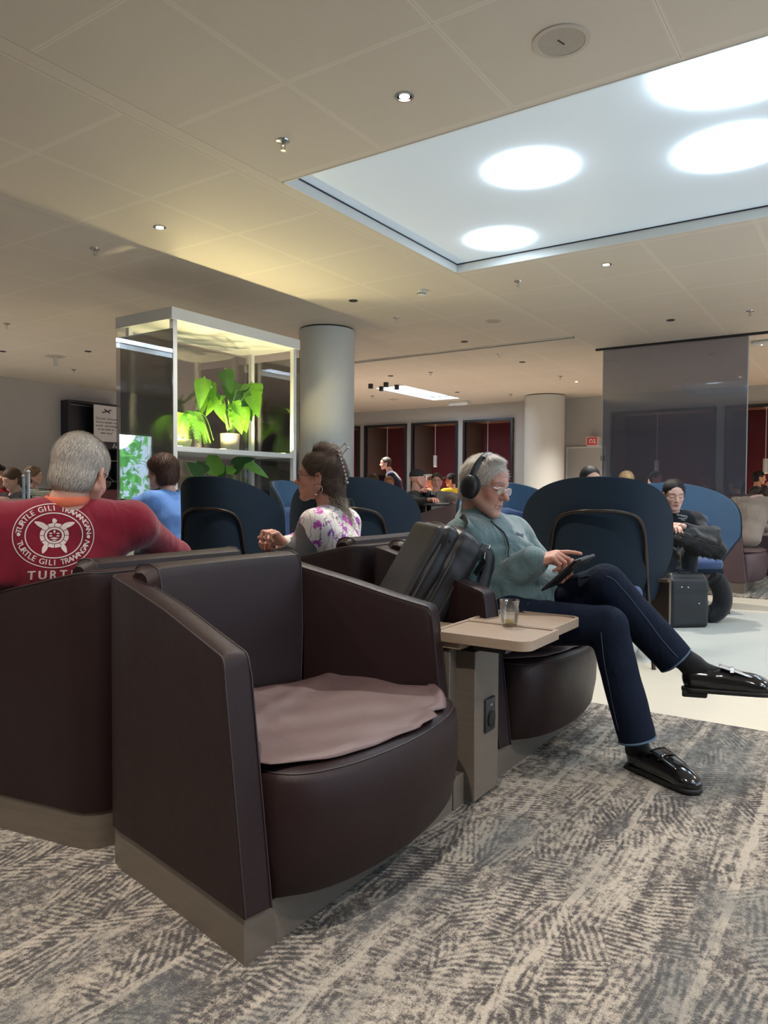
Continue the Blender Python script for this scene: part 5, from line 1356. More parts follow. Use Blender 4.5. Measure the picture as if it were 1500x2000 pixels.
if all(lg):
    z_ = MB(); z_.add(lg, [(0, 1, 2, 3)]); z_.build('chest_badge', plain('badge navy', (.02, .03, .05), .7), pB, smooth=False)
    z_ = MB(); a_, b2, c2, d2 = lg
    for k in range(4):
        s0, s1 = .12 + k * .2, .24 + k * .2; z_.add([a_.lerp(b2, s0).lerp(d2.lerp(c2, s0), .3) + Vector((0, -.0012, 0)), a_.lerp(b2, s1).lerp(d2.lerp(c2, s1), .3) + Vector((0, -.0012, 0)), a_.lerp(b2, s1 - .04).lerp(d2.lerp(c2, s1 - .04), .7) + Vector((0, -.0012, 0)), a_.lerp(b2, s0 - .04).lerp(d2.lerp(c2, s0 - .04), .7) + Vector((0, -.0012, 0))], [(0, 1, 2, 3)])
    z_.build('badge_print', M['white'], pB, smooth=False)
# jeans
def denim(nm, a, b):
    t = NT(nm); c = t.coord(); n = t.noise(c, 7, 3); tw = t.noise(t.coord((1, 1, .4)), 700, 2)
    t.set(Base_Color=t.mix(t.math('MULTIPLY', tw, .6), t.mix(n, a, b), tuple(x * 1.9 for x in b)), Roughness=.85, Specular_IOR_Level=.15)
    b1 = t.bump(tw, .3, .001); t.bump(t.noise(t.coord((1, 1, .5)), 12, 3, .5, 1.5), .4, .02, b1); return t.m
M['denim'] = denim('dark blue denim', (.0018, .0034, .0085), (.0042, .0078, .019)); M['denim_hem'] = denim('worn denim hem', (.03, .055, .10), (.07, .11, .17))
def jeans(F):
    F.cap(K['hipl'], K['hipr'], .118, k=.05); F.cap(K['pelvis'] + UP * .05, K['pelvis'] - UP * .03, .12, .125, k=.05, flat=RT, ratio=1.2)
    F.cap(K['hipl'], K['knl'], .100, .078, k=.03); F.cap(K['knl'], K['anl'] + (K['anl'] - K['knl']) * .15, .078, .072, k=.02, flat=UP, ratio=1.05)
    F.cap(K['hipr'], K['knr'], .100, .076, k=.02); F.cap(K['knr'], K['anr'] + (K['anr'] - K['knr']) * .15, .074, .070, k=.02)
    for kn, an in (('knl', 'anl'), ('knr', 'anr')):
        d = K[an] - K[kn]; d = d / np.linalg.norm(d); q = K[an] - d * .004; R = basis(d)
        F.box(q + d * .10, (.13, .10, .13), .002, R=R, k=.002, op=-1)
        F.cap(q - d * .01, q + d * .06, .052, .053, k=.002, op=-1)
    for (kn, hip) in (('knl', 'hipl'), ('knr', 'hipr')):
        d = K[kn] - K[hip]; L = np.linalg.norm(d); d /= L
        for t0 in (.2, .38): F.cap(K[hip] + d * L * t0 + UP * .07, K[hip] + d * L * (t0 + .10) - UP * .03 + RT * .08, .018, .014, k=.025)
jn = cloth('jeans', pB, {k: K[k] for k in ('hipl', 'hipr', 'knl', 'knr', 'anl', 'anr', 'pelvis')}, M['denim'], .0065, jeans, (.0022, 30, 5))
jn['label'] = 'dark blue jeans'
tj = bvh(jn)
def on_jeans(pts, r, name, mat, off=.001):
    P_ = [cast(tj, *q, off) for q in pts]; P_ = [p for p in P_ if p is not None]
    if len(P_) > 2:
        z = MB(); z.tube(smooth_path(P_, 3), r, 5); z.build(name, mat, pB)
SEAM = plain('denim seam thread', (.035, .06, .10), .8)
on_jeans([(1030, 1180), (1070, 1152), (1110, 1132), (1150, 1125), (1190, 1127), (1215, 1150), (1240, 1180), (1265, 1212), (1290, 1246), (1312, 1272), (1325, 1285)], .0022, 'outer_seam', SEAM)
on_jeans([(1174, 1235), (1180, 1290), (1190, 1340), (1200, 1390), (1208, 1425)], .0018, 'inner_seam', SEAM)
for kn, an in (('knl', 'anl'), ('knr', 'anr')):
    d = K[an] - K[kn]; d = d / np.linalg.norm(d); q = Vector(K[an] - d * .010); R = basis(d); rr = .0715 if kn == 'knl' else .0695
    z = MB(); z.tube([q + Vector(R[0]) * rr * math.cos(a) + Vector(R[2]) * rr * math.sin(a) for a in np.linspace(0, 6.283, 30, endpoint=False)], .0042, 6, closed=True); z.build('hem', M['denim_hem'], pB)
# socks
sock = clothmat('black sock', (.006, .006, .007), .2)
def shoe(ankle, toe, nm, upv, sheen_painted, sc_=1.09):
    """penny loafer; built in its own frame, heel at the origin"""
    A_, T_ = vec(ankle), vec(toe); d = T_ - A_; R = basis(d, up=upv); L = 1.0
    heel = A_ - R[2] * .105 - R[1] * .045; R = R * sc_
    F = Field((-.07, -.03, -.02), (.07, .34, .16), .0035)
    F.cap((0, .045, .040), (0, .235, .032), .040, .043, k=.02, flat=(1, 0, 0), ratio=1.0); F.ell((0, .262, .030), (.040, .042, .026), k=.03)
    F.cap((0, .040, .062), (0, .090, .058), .034, .036, k=.02); F.cap((0, .14, .060), (0, .215, .045), .032, .030, k=.02)
    F.cut((0, 0, .014), (0, 0, -1), k=.004)
    F.ell((0, .070, .104), (.030, .064, .046), k=.006, op=-1)
    V, Q = F.mesh(); V = relax(V, Q, 1); up_ = mesh_from([(xf(V, heel, R), Q, 0)], 'loafer', PAT, pB)
    F = Field((-.07, -.03, -.02), (.07, .34, .05), .0035)
    F.cap((0, .042, .012), (0, .25, .012), .043, .046, k=.01); F.cap((0, .15, .012), (0, .262, .012), .044, .042, k=.01); F.cut((0, 0, .018), (0, 0, 1)); F.cut((0, 0, .002), (0, 0, -1))
    F.box((0, .045, -.004), (.036, .042, .012), .006, k=.004)
    V, Q = F.mesh(); mesh_from([(xf(V, heel, R), Q, 0)], 'sole', plain('black rubber sole', (.008, .008, .008), .6), up_)
    # apron (the polished vamp) with its strap
    m = MB(); rows = []
    for i in range(13):
        s = i / 12; y = .128 + .125 * s; hw = (.037 - .004 * s) * (1 if s < .6 else math.sqrt(max(0, 1 - ((s - .6) / .42) ** 2))) + .001; zc = .0985 - .040 * s ** 1.1
        rows.append([Vector(xf(np.array([[hw * k, y, zc + .004 - .30 * abs(hw * k) ** 1.3]]), heel, R)[0]) for k in np.linspace(-1, 1, 9)])
    m.grid(rows); m.build('vamp', PAT_SHEEN if sheen_painted else PAT, up_, solid=.004)
    m = MB(); m.tube([Vector(q) for q in [xf(np.array([[x, .17, .0960 - 8.0 * x * x]]), heel, R)[0] for x in np.linspace(-.042, .042, 9)]], .008, 6, flat=.3); m.build('strap', PAT_SHEEN if sheen_painted else PAT, up_)
    return heel, R
PAT = NT('polished black leather').set(Base_Color=(.008, .008, .009), Roughness=.14, Coat_Weight=.6, Coat_Roughness=.08).m
PAT_SHEEN = NT('black leather with painted sheen').set(Base_Color=(.50, .50, .52), Roughness=.18, Metallic=.45).m  # black leather; daylight sheen on the raised loafer put into a silver base colour
shoe(K['anr'] + np.array([0, 0, -.01]), vec(atz(1322, 1530, .055)) , 'loafer', (0, 0, 1), False) if False else None
a1 = K['anr'].copy(); hR = basis(vec(atz(1330, 1545, 0.0)) - vec(atz(1226, 1500, 0.0)), up=(0, 0, 1))
ank = vec(atz(1232, 1496, 0.014)) + hR[1] * .035 + np.array([0, 0, .105]); shoe(ank, ank + hR[1] * .2, 'loafer', (0, 0, 1), False)
a2 = K['anl'] + (K['anl'] - K['knl']) / np.linalg.norm(K['anl'] - K['knl']) * .075; a2 = a2 + UP * .045 + vec((.01, 0, 0)); tdir = vec(at(1492, 1322, 2.80)) - a2
tdir[2] = .012; tdir /= np.linalg.norm(tdir); shoe(a2 + np.array([0, 0, -.0]), a2 + tdir * .2, 'loafer', (0.15, 0, 1), True)
def socks(F):
    F.cap(K['knr'] * .2 + K['anr'] * .8, ank - np.array([0, 0, .03]), .050, .045, k=.01); F.cap(ank - np.array([0, 0, .035]) - hR[1] * .01, ank - np.array([0, 0, .052]) + hR[1] * .075, .036, .030, k=.02)
    F.cap(K['knl'] * .2 + K['anl'] * .8, a2, .048, .044, k=.01); F.cap(a2 - UP * .015, a2 + tdir * .085 - UP * .035, .042, .032, k=.02)
cloth('socks', pB, dict(a=K['knr'] * .2 + K['anr'] * .8, b=ank, c=K['knl'] * .2 + K['anl'] * .8, d=a2), sock, .005, socks)
# hair
GREY = (.60, .55, .49)
def hb(F):
    hair_cap(F, .004, .074, back_low=-.075); F.ell((.01, .030, .112), (.046, .034, .014), k=.02)
def combB(p): return np.stack([-.9 + 0 * p[:, 0] + 0.6 * np.sign(p[:, 0]) * (np.abs(p[:, 0]) > .05), np.where(p[:, 2] > .07, .55, -.5), np.where(np.abs(p[:, 0]) > .05, -1.0, -.1)], 1)
make_hair('hair', pB, hc, RB, 1.07, GREY, hb, 5200, .030, combB, .35, .22, .0009, h=.004, seed=4)
gB = thing('eyeglasses', 'thin rimless metal spectacles on the man in the green fleece', 'glasses', Vector(hc), 0)
glasses(gB, hc, RB, 1.07, M['chrome'], shape='rect'); finish(gB)
# headphones
hp = thing('headphones', 'black over-ear headphones worn by the man in the green fleece', 'headphones', Vector(hc), 0)
HPM = plain('matte black plastic', (.012, .012, .014), .42); T = lambda p: Vector(xf(np.array([p]), hc, RB, 1.07)[0])
m = MB(); pts = []
for k in range(25):
    a = math.radians(-8 + 196 * k / 24); pts.append(T((.098 * math.cos(a), -.012 + .006 * math.sin(a), .008 + .122 * math.sin(a))))
m.tube(pts, .0135, 10, flat=.42, up=Vector(RB[2])); m.build('headband', HPM, hp)
m = MB(); m.tube(pts[8:17], .0165, 10, flat=.5, up=Vector(RB[2])); m.build('band_cushion', plain('grey band cushion', (.10, .10, .105), .5), hp)
for s in (-1, 1):
    F = Field((-.05, -.07, -.07), (.05, .07, .07), .003); F.ell((s * .018, 0, 0), (.016, .036, .046), k=0); F.ell((s * .010, 0, 0), (.017, .038, .048), k=.006); V, Q = F.mesh()
    mesh_from([(xf(V + np.array([s * .088, -.012, -.012]), hc, RB, 1.07), Q, 0)], 'ear_cup', HPM, hp)
    F = Field((-.05, -.07, -.07), (.05, .07, .07), .003); F.ell((-s * .002, 0, 0), (.016, .040, .050), k=0); V, Q = F.mesh()
    mesh_from([(xf(V + np.array([s * .082, -.012, -.012]), hc, RB, 1.07), Q, 0)], 'ear_pad', leather('pad leather', (.01, .01, .012), .5), hp)
finish(hp)
finish(pB)
# tablet
tb0, tb1 = vec(at(1078, 1142, 2.98)), vec(at(1130, 1096, 2.90))
ta = thing('tablet', 'black tablet in a folding case resting on the raised thigh', 'tablet', Vector((tb0 + tb1) / 2), 0)
d = tb1 - tb0; R = basis(d, up=(-.55, .35, .75)); m = MB(); m.rbox((0, 0, 0), (.135, .20, .009), .004, 2); o = m.build('case', HPM, ta); o.data.transform(Matrix(R).transposed().to_4x4())
m = MB(); m.box((0, 0, .0052), (.118, .18, .001)); o = m.build('screen', plain('dim screen', (.10, .09, .12), .15), ta); o.data.transform(Matrix(R).transposed().to_4x4())
m = MB(); m.rbox((0.0, .095, -.012), (.135, .05, .012), .003, 2); o = m.build('folded_cover', plain('cover black', (.02, .02, .022), .6), ta); o.data.transform(Matrix(R).transposed().to_4x4())

# ================================================================== BACKPACK
bp = thing('backpack', 'black leather backpack leaning on the table unit beside the man in green', 'backpack', I(1.18, .35, .59), 0)
BPL = leather('black grained leather', (.016, .015, .016), .33, 420, .3); BPT = plain('backpack trim', (.03, .026, .024), .4)
b0, b1 = vec(at(792, 1212, 3.02)), vec(at(890, 1035, 3.08))     # bottom and top of the bag's spine
dn = b1 - b0; Lb = np.linalg.norm(dn); zb = dn / Lb; xb = vec((.93, .34, -.12)); xb -= zb * (xb @ zb); xb /= np.linalg.norm(xb); yb_ = np.cross(zb, xb); RBp = np.array([xb, yb_, zb])
def bfield(fn, h=.006, lo=(-.17, -.22, -.08), hi=(.17, .22, .50)):
    F = Field(lo, hi, h); fn(F); V, Q = F.mesh(); return relax(V, Q, 1), Q
# local: x = thickness (towards his back), y = width, z = height
def b_main(F):
    F.box((.03, 0, .20), (.075, .145, .215), .055, k=.01); F.ell((.03, 0, .40), (.07, .12, .05), k=.05); F.fold(.003, 20, 2)
def b_front(F): F.box((-.060, 0, .212), (.045, .138, .205), .042, k=.01); F.fold(.003, 22, 4)
def b_pocket(F): F.box((-.108, 0, .205), (.022, .130, .190), .020, k=.01)
for nm, fn, mt in (('main_compartment', b_main, BPL), ('front_compartment', b_front, BPL), ('front_pocket', b_pocket, leather('faded black leather', (.028, .025, .024), .4, 420, .3))):
    V, Q = bfield(fn); mesh_from([(xf(V, b0, RBp), Q, 0)], nm, mt, bp)
Tb = lambda x, y, z: Vector(xf(np.array([[x, y, z]]), b0, RBp)[0])
def arc(x, w, zt, z0=.03, n=26, sgn=1):
    pts = []
    for k in range(n):
        a = math.pi * k / (n - 1); c, s = math.cos(a), math.sin(a); pts.append((x, w * abs(c) ** .55 * (1 if c > 0 else -1), z0 + (zt - z0) * s ** .45))
    return pts
for x, w, zt in ((-.016, .1455, .425), (-.085, .1385, .415), (.045, .1465, .43)):
    m = MB(); m.tube([Tb(*q) for q in arc(x, w, zt)], .0045, 6); m.build('zipper', BPT, bp)
m = MB(); m.tube([Tb(*q) for q in ((.02, -.035, .43), (.01, -.04, .475), (.0, 0, .50), (.01, .04, .475), (.02, .035, .43))], .012, 8, flat=.5); m.build('carry_handle', BPL, bp)
for y, lab in ((-.08, 0), (.08, 1)):
    m = MB(); m.tube(smooth_path([Tb(.10, y, .41), Tb(.15, y * 1.1, .40), Tb(.185, y * 1.3, .28), Tb(.18, y * 1.4, .12), Tb(.12, y * 1.5, -.02)], 6), .026, 8, flat=.25, up=Vector(RBp[0])); m.build('shoulder_strap', BPL, bp)
m = MB(); m.rbox((0, 0, 0), (.005, .045, .075), .006); tg = m.build('luggage_tag', BPL, bp)
Rm = Matrix([list(r) for r in RBp]).transposed(); tg.data.transform(Matrix.Translation(Tb(.13, -.10, .34)) @ (Rm @ Matrix.Rotation(.3, 3, 'X')).to_4x4())
m = MB(); m.tube([Tb(.12, -.07, .43), Tb(.125, -.09, .40), Tb(.13, -.10, .375)], .003, 6); m.tube([Tb(.11, -.06, .435), Tb(.135, -.075, .44), Tb(.13, -.09, .425), Tb(.115, -.08, .42)], .0035, 6, closed=True); m.build('buckle', M['chrome'], bp)
m = MB(); m.rbox((0, 0, 0), (.006, .05, .02), .004); zpull = m.build('zip_tab', BPT, bp); zpull.data.transform(Matrix.Translation(Tb(-.06, -.12, .36)) @ Rm.to_4x4())
finish(bp)

# ================================================================== SEATED FIGURE TOOL
def sit(name_label, hpx, Y, head_dir, body_dir, s=1.0, hair=None, shirt=None, tone=(.50, .28, .20), arms=None, group=None, fem=False, seat_z=.46, head_kw=None, pants=None,
        h=.012, hh=.006, hfold=(.004, 26), lean=.05, shoulder=.185, sleeve='long', drop=.20, extra=None, head_pitch=-.05, neckshift=(0, 0), cat='person', legs_on=True, standing=False, torso_col=None, smalltop=False, belly=0., roll=0., ndrop=.185, nr=.052, hcurl=(.4, .5, .6, .7)):
    """one seated (or standing) person around the head's place in the photo; returns (root, keypoints, head centre, head basis)"""
    c = vec(at(hpx[0], hpx[1], Y)); bd = np.array([body_dir[0], body_dir[1], 0.0]); bd /= np.linalg.norm(bd); rt = np.array([bd[1], -bd[0], 0])
    R = basis((head_dir[0], head_dir[1], head_pitch), roll=roll)
    ne = c - UP * ndrop * s - bd * lean * .6 + np.array([neckshift[0], neckshift[1], 0])
    shl = ne - rt * shoulder * s - UP * .055; shr = ne + rt * shoulder * s - UP * .055; ch = ne - UP * .20 - bd * lean * .6
    pz = max(seat_z + .10, ne[2] - .56) if not standing else ne[2] - .52
    pe = np.array([ch[0], ch[1], pz]) - bd * lean
    K = dict(head=c, neck=ne, shl=shl, shr=shr, chest=ch, pelvis=pe, fwd=bd)
    a = arms or {}
    for sd, sg in (('l', -1), ('r', 1)):
        sh = K['sh' + sd]
        if sd in a: K['el' + sd], K['wr' + sd] = vec(a[sd][0]), vec(a[sd][1])
        else: K['el' + sd] = sh - UP * .25 + bd * .06 + rt * sg * .04; K['wr' + sd] = K['el' + sd] + bd * .20 - UP * .02 - rt * sg * .10
        hip = pe + rt * sg * .085; K['hip' + sd] = hip
        if standing: K['kn' + sd] = hip - UP * .42 + bd * .02; K['an' + sd] = hip - UP * .82
        else: K['kn' + sd] = hip + bd * .40 + UP * .02; K['an' + sd] = np.array([*(K['kn' + sd] + bd * .03)[:2], .09])
    root = thing('person', name_label, cat, Vector((pe[0], pe[1], 0)), 0, group)
    kw = dict(h=hh, tone=tone, fem=fem, neck=False); kw.update(head_kw or {})
    V, Q, C = head_local(**kw); pcs = [(xf(V, c, R, s), Q, C), neck_piece(c, R, s, ne, tone, (.044 if fem else .053), max(hh * 1.5, .006))]
    for sd in ('l', 'r'):
        w = K['wr' + sd]; d = w - K['el' + sd]; V, Q, C = hand_local(curl=hcurl, side=(1 if sd == 'l' else -1), h=.005 if hh > .004 else .003, tone=tone)
        pcs.append((xf(V, w, basis(d, up=(0.05, 0.05, 1)), .96 * s), Q, C))
    pcs.append(trunk({k: v for k, v in K.items() if legs_on or k[:2] not in ('kn', 'an', 'hi')}, max(h, .016), tone))
    body_mesh(root, pcs)
    if shirt:
        def top(F):
            torso(F, K, .014, belly); n = K['neck']
            for sd in ('l', 'r'):
                F.cap(K['sh' + sd], K['el' + sd], .070, .056, k=.035)
                if sleeve == 'long': F.cap(K['el' + sd], K['wr' + sd] - (K['wr' + sd] - K['el' + sd]) * .05, .055, .038, k=.03)
                else:
                    d = K['el' + sd] - K['sh' + sd]; d /= np.linalg.norm(d); F.box(K['sh' + sd] + d * (.16 + .10), (.12, .10, .12), .004, R=basis(d), k=.004, op=-1) if sleeve == 'short' else None
            F.cap(n + UP * .02, n + UP * .14, .056 if not smalltop else .075, .062, k=.006, op=-1)
        Kt = {k: v for k, v in K.items() if k[:2] not in ('kn', 'an')}
        cloth('shirt' if not isinstance(shirt, tuple) or len(shirt) < 3 else shirt[2], root, Kt, shirt[0] if isinstance(shirt, tuple) else shirt, h, top, (hfold[0], hfold[1], int(hpx[0]) % 97))
    if legs_on:
        def tr_(F):
            F.cap(K['pelvis'] + UP * .03, K['pelvis'] - UP * .02, .125, .13, k=.05, flat=rt, ratio=1.15); legs(F, K, .008)
        cloth('trousers', root, {k: v for k, v in K.items() if k in ('pelvis', 'hipl', 'hipr', 'knl', 'knr', 'anl', 'anr')}, pants or clothmat('dark trousers', (.012, .013, .018)), h, tr_, (.003, 24, 2))
        for sd in ('l', 'r'):
            A_ = K['an' + sd]; F = Field((-.06, -.08, -.02), (.06, .24, .12), .008); F.cap((0, -.02, .04), (0, .16, .03), .042, .038, k=.01); F.cap((0, -.01, .07), (0, .03, .06), .036, k=.02); F.cut((0, 0, .0), (0, 0, -1))
            V, Q = F.mesh(); base = np.array([A_[0], A_[1], max(.013, A_[2] - .08)]); mesh_from([(xf(V, base, basis(bd)), Q, 0)], 'shoe', PAT, root)
    return root, K, c, R

# ================================================================== MAN IN RED SHIRT
TT = (0.60, 0.33, 0.25)
arms = {'l': (at(2, 1120, 2.45), at(-60, 1105, 2.75)), 'r': (at(345, 1085, 3.02), at(300, 1110, 3.28))}
fw2 = (-.62, .78); 
rT, KT, hT, RT_ = sit('grey haired man in a dark red turtle print shirt seen from behind, seated at left', (158, 924), 2.62, (.10, 1.0), fw2, 1.10, arms=arms, tone=TT,
    hh=.003, h=.008, lean=-.06, shoulder=.215, head_pitch=-.34, legs_on=True, roll=.06, neckshift=(-.02, -.075), belly=.0, ndrop=.115,
    shirt=(fabric('dark red jersey', (.215, .008, .022), 900, .9, .25, .06, .25, .35), None, 'red_shirt'), hfold=(.0045, 22), head_kw=dict(old=1, jaw=1.1, brow=(.3, .25, .2)))
def hT_build(F):
    hair_cap(F, .005, .050, back_low=-.070)
combT = lambda p: np.stack([.35 * p[:, 0] * 8, np.where(p[:, 1] > .02, .6, -.4), -1.0 - 4 * np.clip(.05 - p[:, 2], 0, .1)], 1) * np.array([1, 1, 1]) + np.stack([p[:, 0] * 0, p[:, 1] * 0, (p[:, 2] > .08) * .7], 1)
make_hair('hair', rT, hT, RT_, 1.10, (.56, .50, .43), hT_build, 15000, .017, combT, .40, .38, .00075, h=.0038, seed=9)
# orange collar of the undershirt, earring, glasses
o = MB(); n_ = KT['neck']; nb_ = xf(np.array([[0, -.030, -.055]]), hT, RT_, 1.10)[0] * .42 + (n_ - UP * .05) * .58 + UP * .040; pts = [Vector(nb_ + np.array([math.cos(a) * .066, math.sin(a) * .066, .010 * math.sin(a)])) for a in np.linspace(0, 2 * math.pi, 36, endpoint=False)]
pts = [p - Vector((0, 0, .012)) for p in pts]; o.tube(pts, .019, 8, closed=True, flat=.45, up=(1, 0, 0)); o.build('orange_collar', plain('orange knit collar', (.72, .16, .08), .8), rT)
q = MB(); ctr = xf(np.array([[.086, -.004, -.046]]), hT, RT_, 1.10)[0]; q.lathe([(0, -.004), (.0035, -.002), (.004, 0), (.0035, .002), (0, .004)], 10, tuple(ctr)); q.build('ear_stud', M['chrome'], rT)
gT = thing('eyeglasses', 'dark framed spectacles of the man in the red shirt', 'glasses', Vector(hT), 0); glasses(gT, hT, RT_, 1.10, M['black']); finish(gT)
# the print: drawn flat, then wrapped onto the back of the shirt
red = [c for c in rT.children if c.name.startswith('red_shirt')][0]; tT = bvh(red)
def wrap(vs, ctr, ex, ey, nrm, off=.0022):
    out = []
    for v in vs:
        p = ctr + ex * v[0] + ey * v[1]; h = tT.ray_cast(p + nrm * .35, -nrm, 1.0); 
        if h[0] is None or abs((h[0] - p).dot(nrm)) > .20: h2 = tT.find_nearest(p); out.append(h2[0] + h2[1] * off)
        else: out.append(h[0] + nrm * off)
    return out
def cast0(tree, px, py):
    o = Vector((0, 0, CAM_H)); d = (at(px, py, 1.0) - o).normalized(); h = tree.ray_cast(o, d, 20)
    return h if h[0] is not None else tree.find_nearest(at(px, py, 2.5))
hit = cast0(tT, 106, 1046); ctr = hit[0]
pL, pR, pU, pD = (cast0(tT, *q)[0] for q in ((50, 1046), (165, 1046), (106, 1002), (106, 1095)))
ex = (pR - pL).normalized(); nrm = ex.cross((pU - pD)).normalized(); nrm = nrm if nrm.dot(Vector((0, 0, CAM_H)) - ctr) > 0 else -nrm; ey = nrm.cross(ex).normalized()
if ey.z < 0: ey = -ey
SCX = (pR - pL).length / 115.0; SCY = (pU - pD).length / 93.0
PR = MB()
def put2(poly): # poly in "photo pixels" around the emblem centre
    vs = [(x * SCX, y * SCY) for x, y in poly]; n = len(vs); PR.add(wrap(vs, ctr, ex, ey, nrm), [tuple(range(n))] if n <= 4 else [tuple(range(n))])
def ring(rx, ry, w, n=120, cx=0, cy=0, a0=0, a1=360):
    for k in range(n):
        t0, t1 = math.radians(a0 + (a1 - a0) * k / n), math.radians(a0 + (a1 - a0) * (k + 1) / n)
        put2([(cx + rx * math.cos(t0), cy + ry * math.sin(t0)), (cx + rx * math.cos(t1), cy + ry * math.sin(t1)), (cx + (rx - w) * math.cos(t1), cy + (ry - w) * math.sin(t1)), (cx + (rx - w) * math.cos(t0), cy + (ry - w) * math.sin(t0))])
RX, RY = 81, 64
ring(RX, RY, 1.8); ring(RX - 24, RY - 19, 2.2)
def letters(s, size, path, bold=.16):
    """path(fraction) -> (x, y, angle)"""
    n = len(s)
    for i, chh in enumerate(s):
        if chh == ' ': continue
        x0, y0, a = path((i + .5) / n); vs, fs = text_mesh(chh, size, 0.0)
        bm = bmesh.new(); bv = [bm.verts.new(v) for v in vs]
        for f in fs:
            try: bm.faces.new([bv[j] for j in f])
            except ValueError: pass
        bmesh.ops.remove_doubles(bm, verts=bm.verts, dist=1e-5); bm.verts.index_update()
        V2 = [(v.co.x, v.co.y) for v in bm.verts]; F2 = [[v.index for v in f.verts] for f in bm.faces]; bm.free()
        for (ox, oy) in ((-bold * 2.2, 0), (bold * 2.2, 0), (0, bold * 1.5)):
            pts = []
            for (x, y) in V2:
                x, y = (x + ox) * 1.0, y + oy; pts.append(((x0 + x * math.cos(a) - y * math.sin(a)) * SCX, (y0 + x * math.sin(a) + y * math.cos(a)) * SCY))
            PR.add(wrap(pts, ctr, ex, ey, nrm, .0022 + .0002 * (ox > 0)), F2)
def pth(top):
    rx, ry = RX - 12.5, RY - 10.5; A0, A1 = (math.radians(176), math.radians(4)) if top else (math.radians(192), math.radians(348))
    aa = np.linspace(A0, A1, 400); sl_ = np.concatenate([[0], np.cumsum(np.hypot(np.diff(rx * np.cos(aa)), np.diff(ry * np.sin(aa))))]); sl_ /= sl_[-1]
    def f(t):
        a = float(np.interp(t, sl_, aa)); x, y = rx * math.cos(a), ry * math.sin(a)
        tx, ty = (math.sin(a) * rx, -math.cos(a) * ry) if top else (-math.sin(a) * rx, math.cos(a) * ry); return x, y, math.atan2(ty, tx)
    return f
letters('TURTLE GILI TRAWANGAN', 15.5, pth(True)); letters('TURTLE GILI TRAWANGAN', 15.5, pth(False))
for sx in (-1, 1): put2([(sx * (RX - 12.5) + 3.6 * math.cos(a), 2 * -sx + 3.6 * math.sin(a)) for a in np.linspace(0, 6.28, 14, endpoint=False)])
letters('TURTLE', 23, lambda t: (-52 + t * 120, -RY - 13, 0), .35)
# turtle emblem: shell ring with plates, face in the middle, flippers
def blob(cx, cy, rx, ry, a, n=18, e=1.0): 
    c, s = math.cos(a), math.sin(a); put2([(cx + c * rx * math.cos(t) * (1 if True else 1) - s * ry * math.sin(t) * (1 - .35 * math.cos(t)), cy + s * rx * math.cos(t) + c * ry * math.sin(t) * (1 - .35 * math.cos(t))) for t in np.linspace(0, 2 * math.pi, n, endpoint=False)])
for k in range(12):
    a0 = k * 30 + 1.6; a1 = a0 + 26.8
    for j in range(4):
        t0, t1 = math.radians(a0 + (a1 - a0) * j / 4), math.radians(a0 + (a1 - a0) * (j + 1) / 4)
        put2([(28 * math.cos(t0), 24 * math.sin(t0)), (28 * math.cos(t1), 24 * math.sin(t1)), (20 * math.cos(t1), 17 * math.sin(t1)), (20 * math.cos(t0), 17 * math.sin(t0))])
for j in range(24):
    t0, t1 = math.radians(j * 15), math.radians(j * 15 + 15)
    put2([(18.5 * math.cos(t0), 15.6 * math.sin(t0)), (18.5 * math.cos(t1), 15.6 * math.sin(t1)), (14.5 * math.cos(t1), 12 * math.sin(t1)), (14.5 * math.cos(t0), 12 * math.sin(t0))])
blob(0, 28.5, 4.6, 4.6, 0); blob(-27, 21, 13, 5.0, 2.8 - .1); blob(27, 21, 13, 5.0, .32); blob(-19, -26, 9.5, 4.6, -2.0); blob(19, -26, 9.5, 4.6, -1.1)
for sx in (-1, 1):
    put2([(sx * 11, 4), (sx * 7, 6), (sx * 3, 3.6), (sx * 7, 2.6)]); put2([(sx * 11, -1), (sx * 7, 1), (sx * 3, -1), (sx * 7, -2.4)])
put2([(0, 11), (2.6, 8), (0, 3.6), (-2.6, 8)]); put2([(-9, -5.5), (0, -3.2), (9, -5.5), (0, -7.4)]); put2([(-6, -9), (0, -8.4), (6, -9), (0, -10.6)])
PR.build('turtle_print', plain('cream screen print', (.72, .58, .53), .8, var=.03), rT, smooth=False)
finish(rT)

# ================================================================== WOMAN IN THE FLORAL TOP
def floral():
    t = NT('floral jersey'); c = t.coord(); base = (.62, .56, .52)
    v1 = t.voro(t.coord((1, 1, 1)), 17, 'F1', 'Distance'); vc = t.voro(t.coord((1, 1, 1)), 17, 'F1', 'Color'); cs = t.n('ShaderNodeSeparateColor'); t.l(vc, cs.inputs[0])
    pet = t.math('LESS_THAN', t.math('ADD', v1, t.math('MULTIPLY', t.noise(c, 90, 2), .9)), .86); on = t.math('GREATER_THAN', cs.outputs[0], .38)
    w = t.n('ShaderNodeTexWave'); w.inputs['Scale'].default_value = 9; w.inputs['Distortion'].default_value = 14; w.inputs['Detail'].default_value = 2; t.l(c, w.inputs['Vector'])
    vine = t.math('GREATER_THAN', w.outputs['Fac'], .98); zone = t.math('GREATER_THAN', t.noise(c, 6, 2), .42)
    col = t.mix(t.math('MULTIPLY', t.math('MULTIPLY', pet, on), zone), base, t.mix(cs.outputs[1], (.45, .05, .30), (.22, .06, .30)))
    col = t.mix(t.math('MULTIPLY', vine, .8), col, (.10, .08, .10)); t.set(Base_Color=col, Roughness=.85); t.bump(t.noise(c, 14, 3), .4, .02); return t.m
TW = (0.50, 0.255, 0.18)
armsW = {'l': (at(585, 1092, 3.55), at(556, 1062, 3.50)), 'r': (at(560, 1070, 4.0), at(530, 1056, 3.72))}
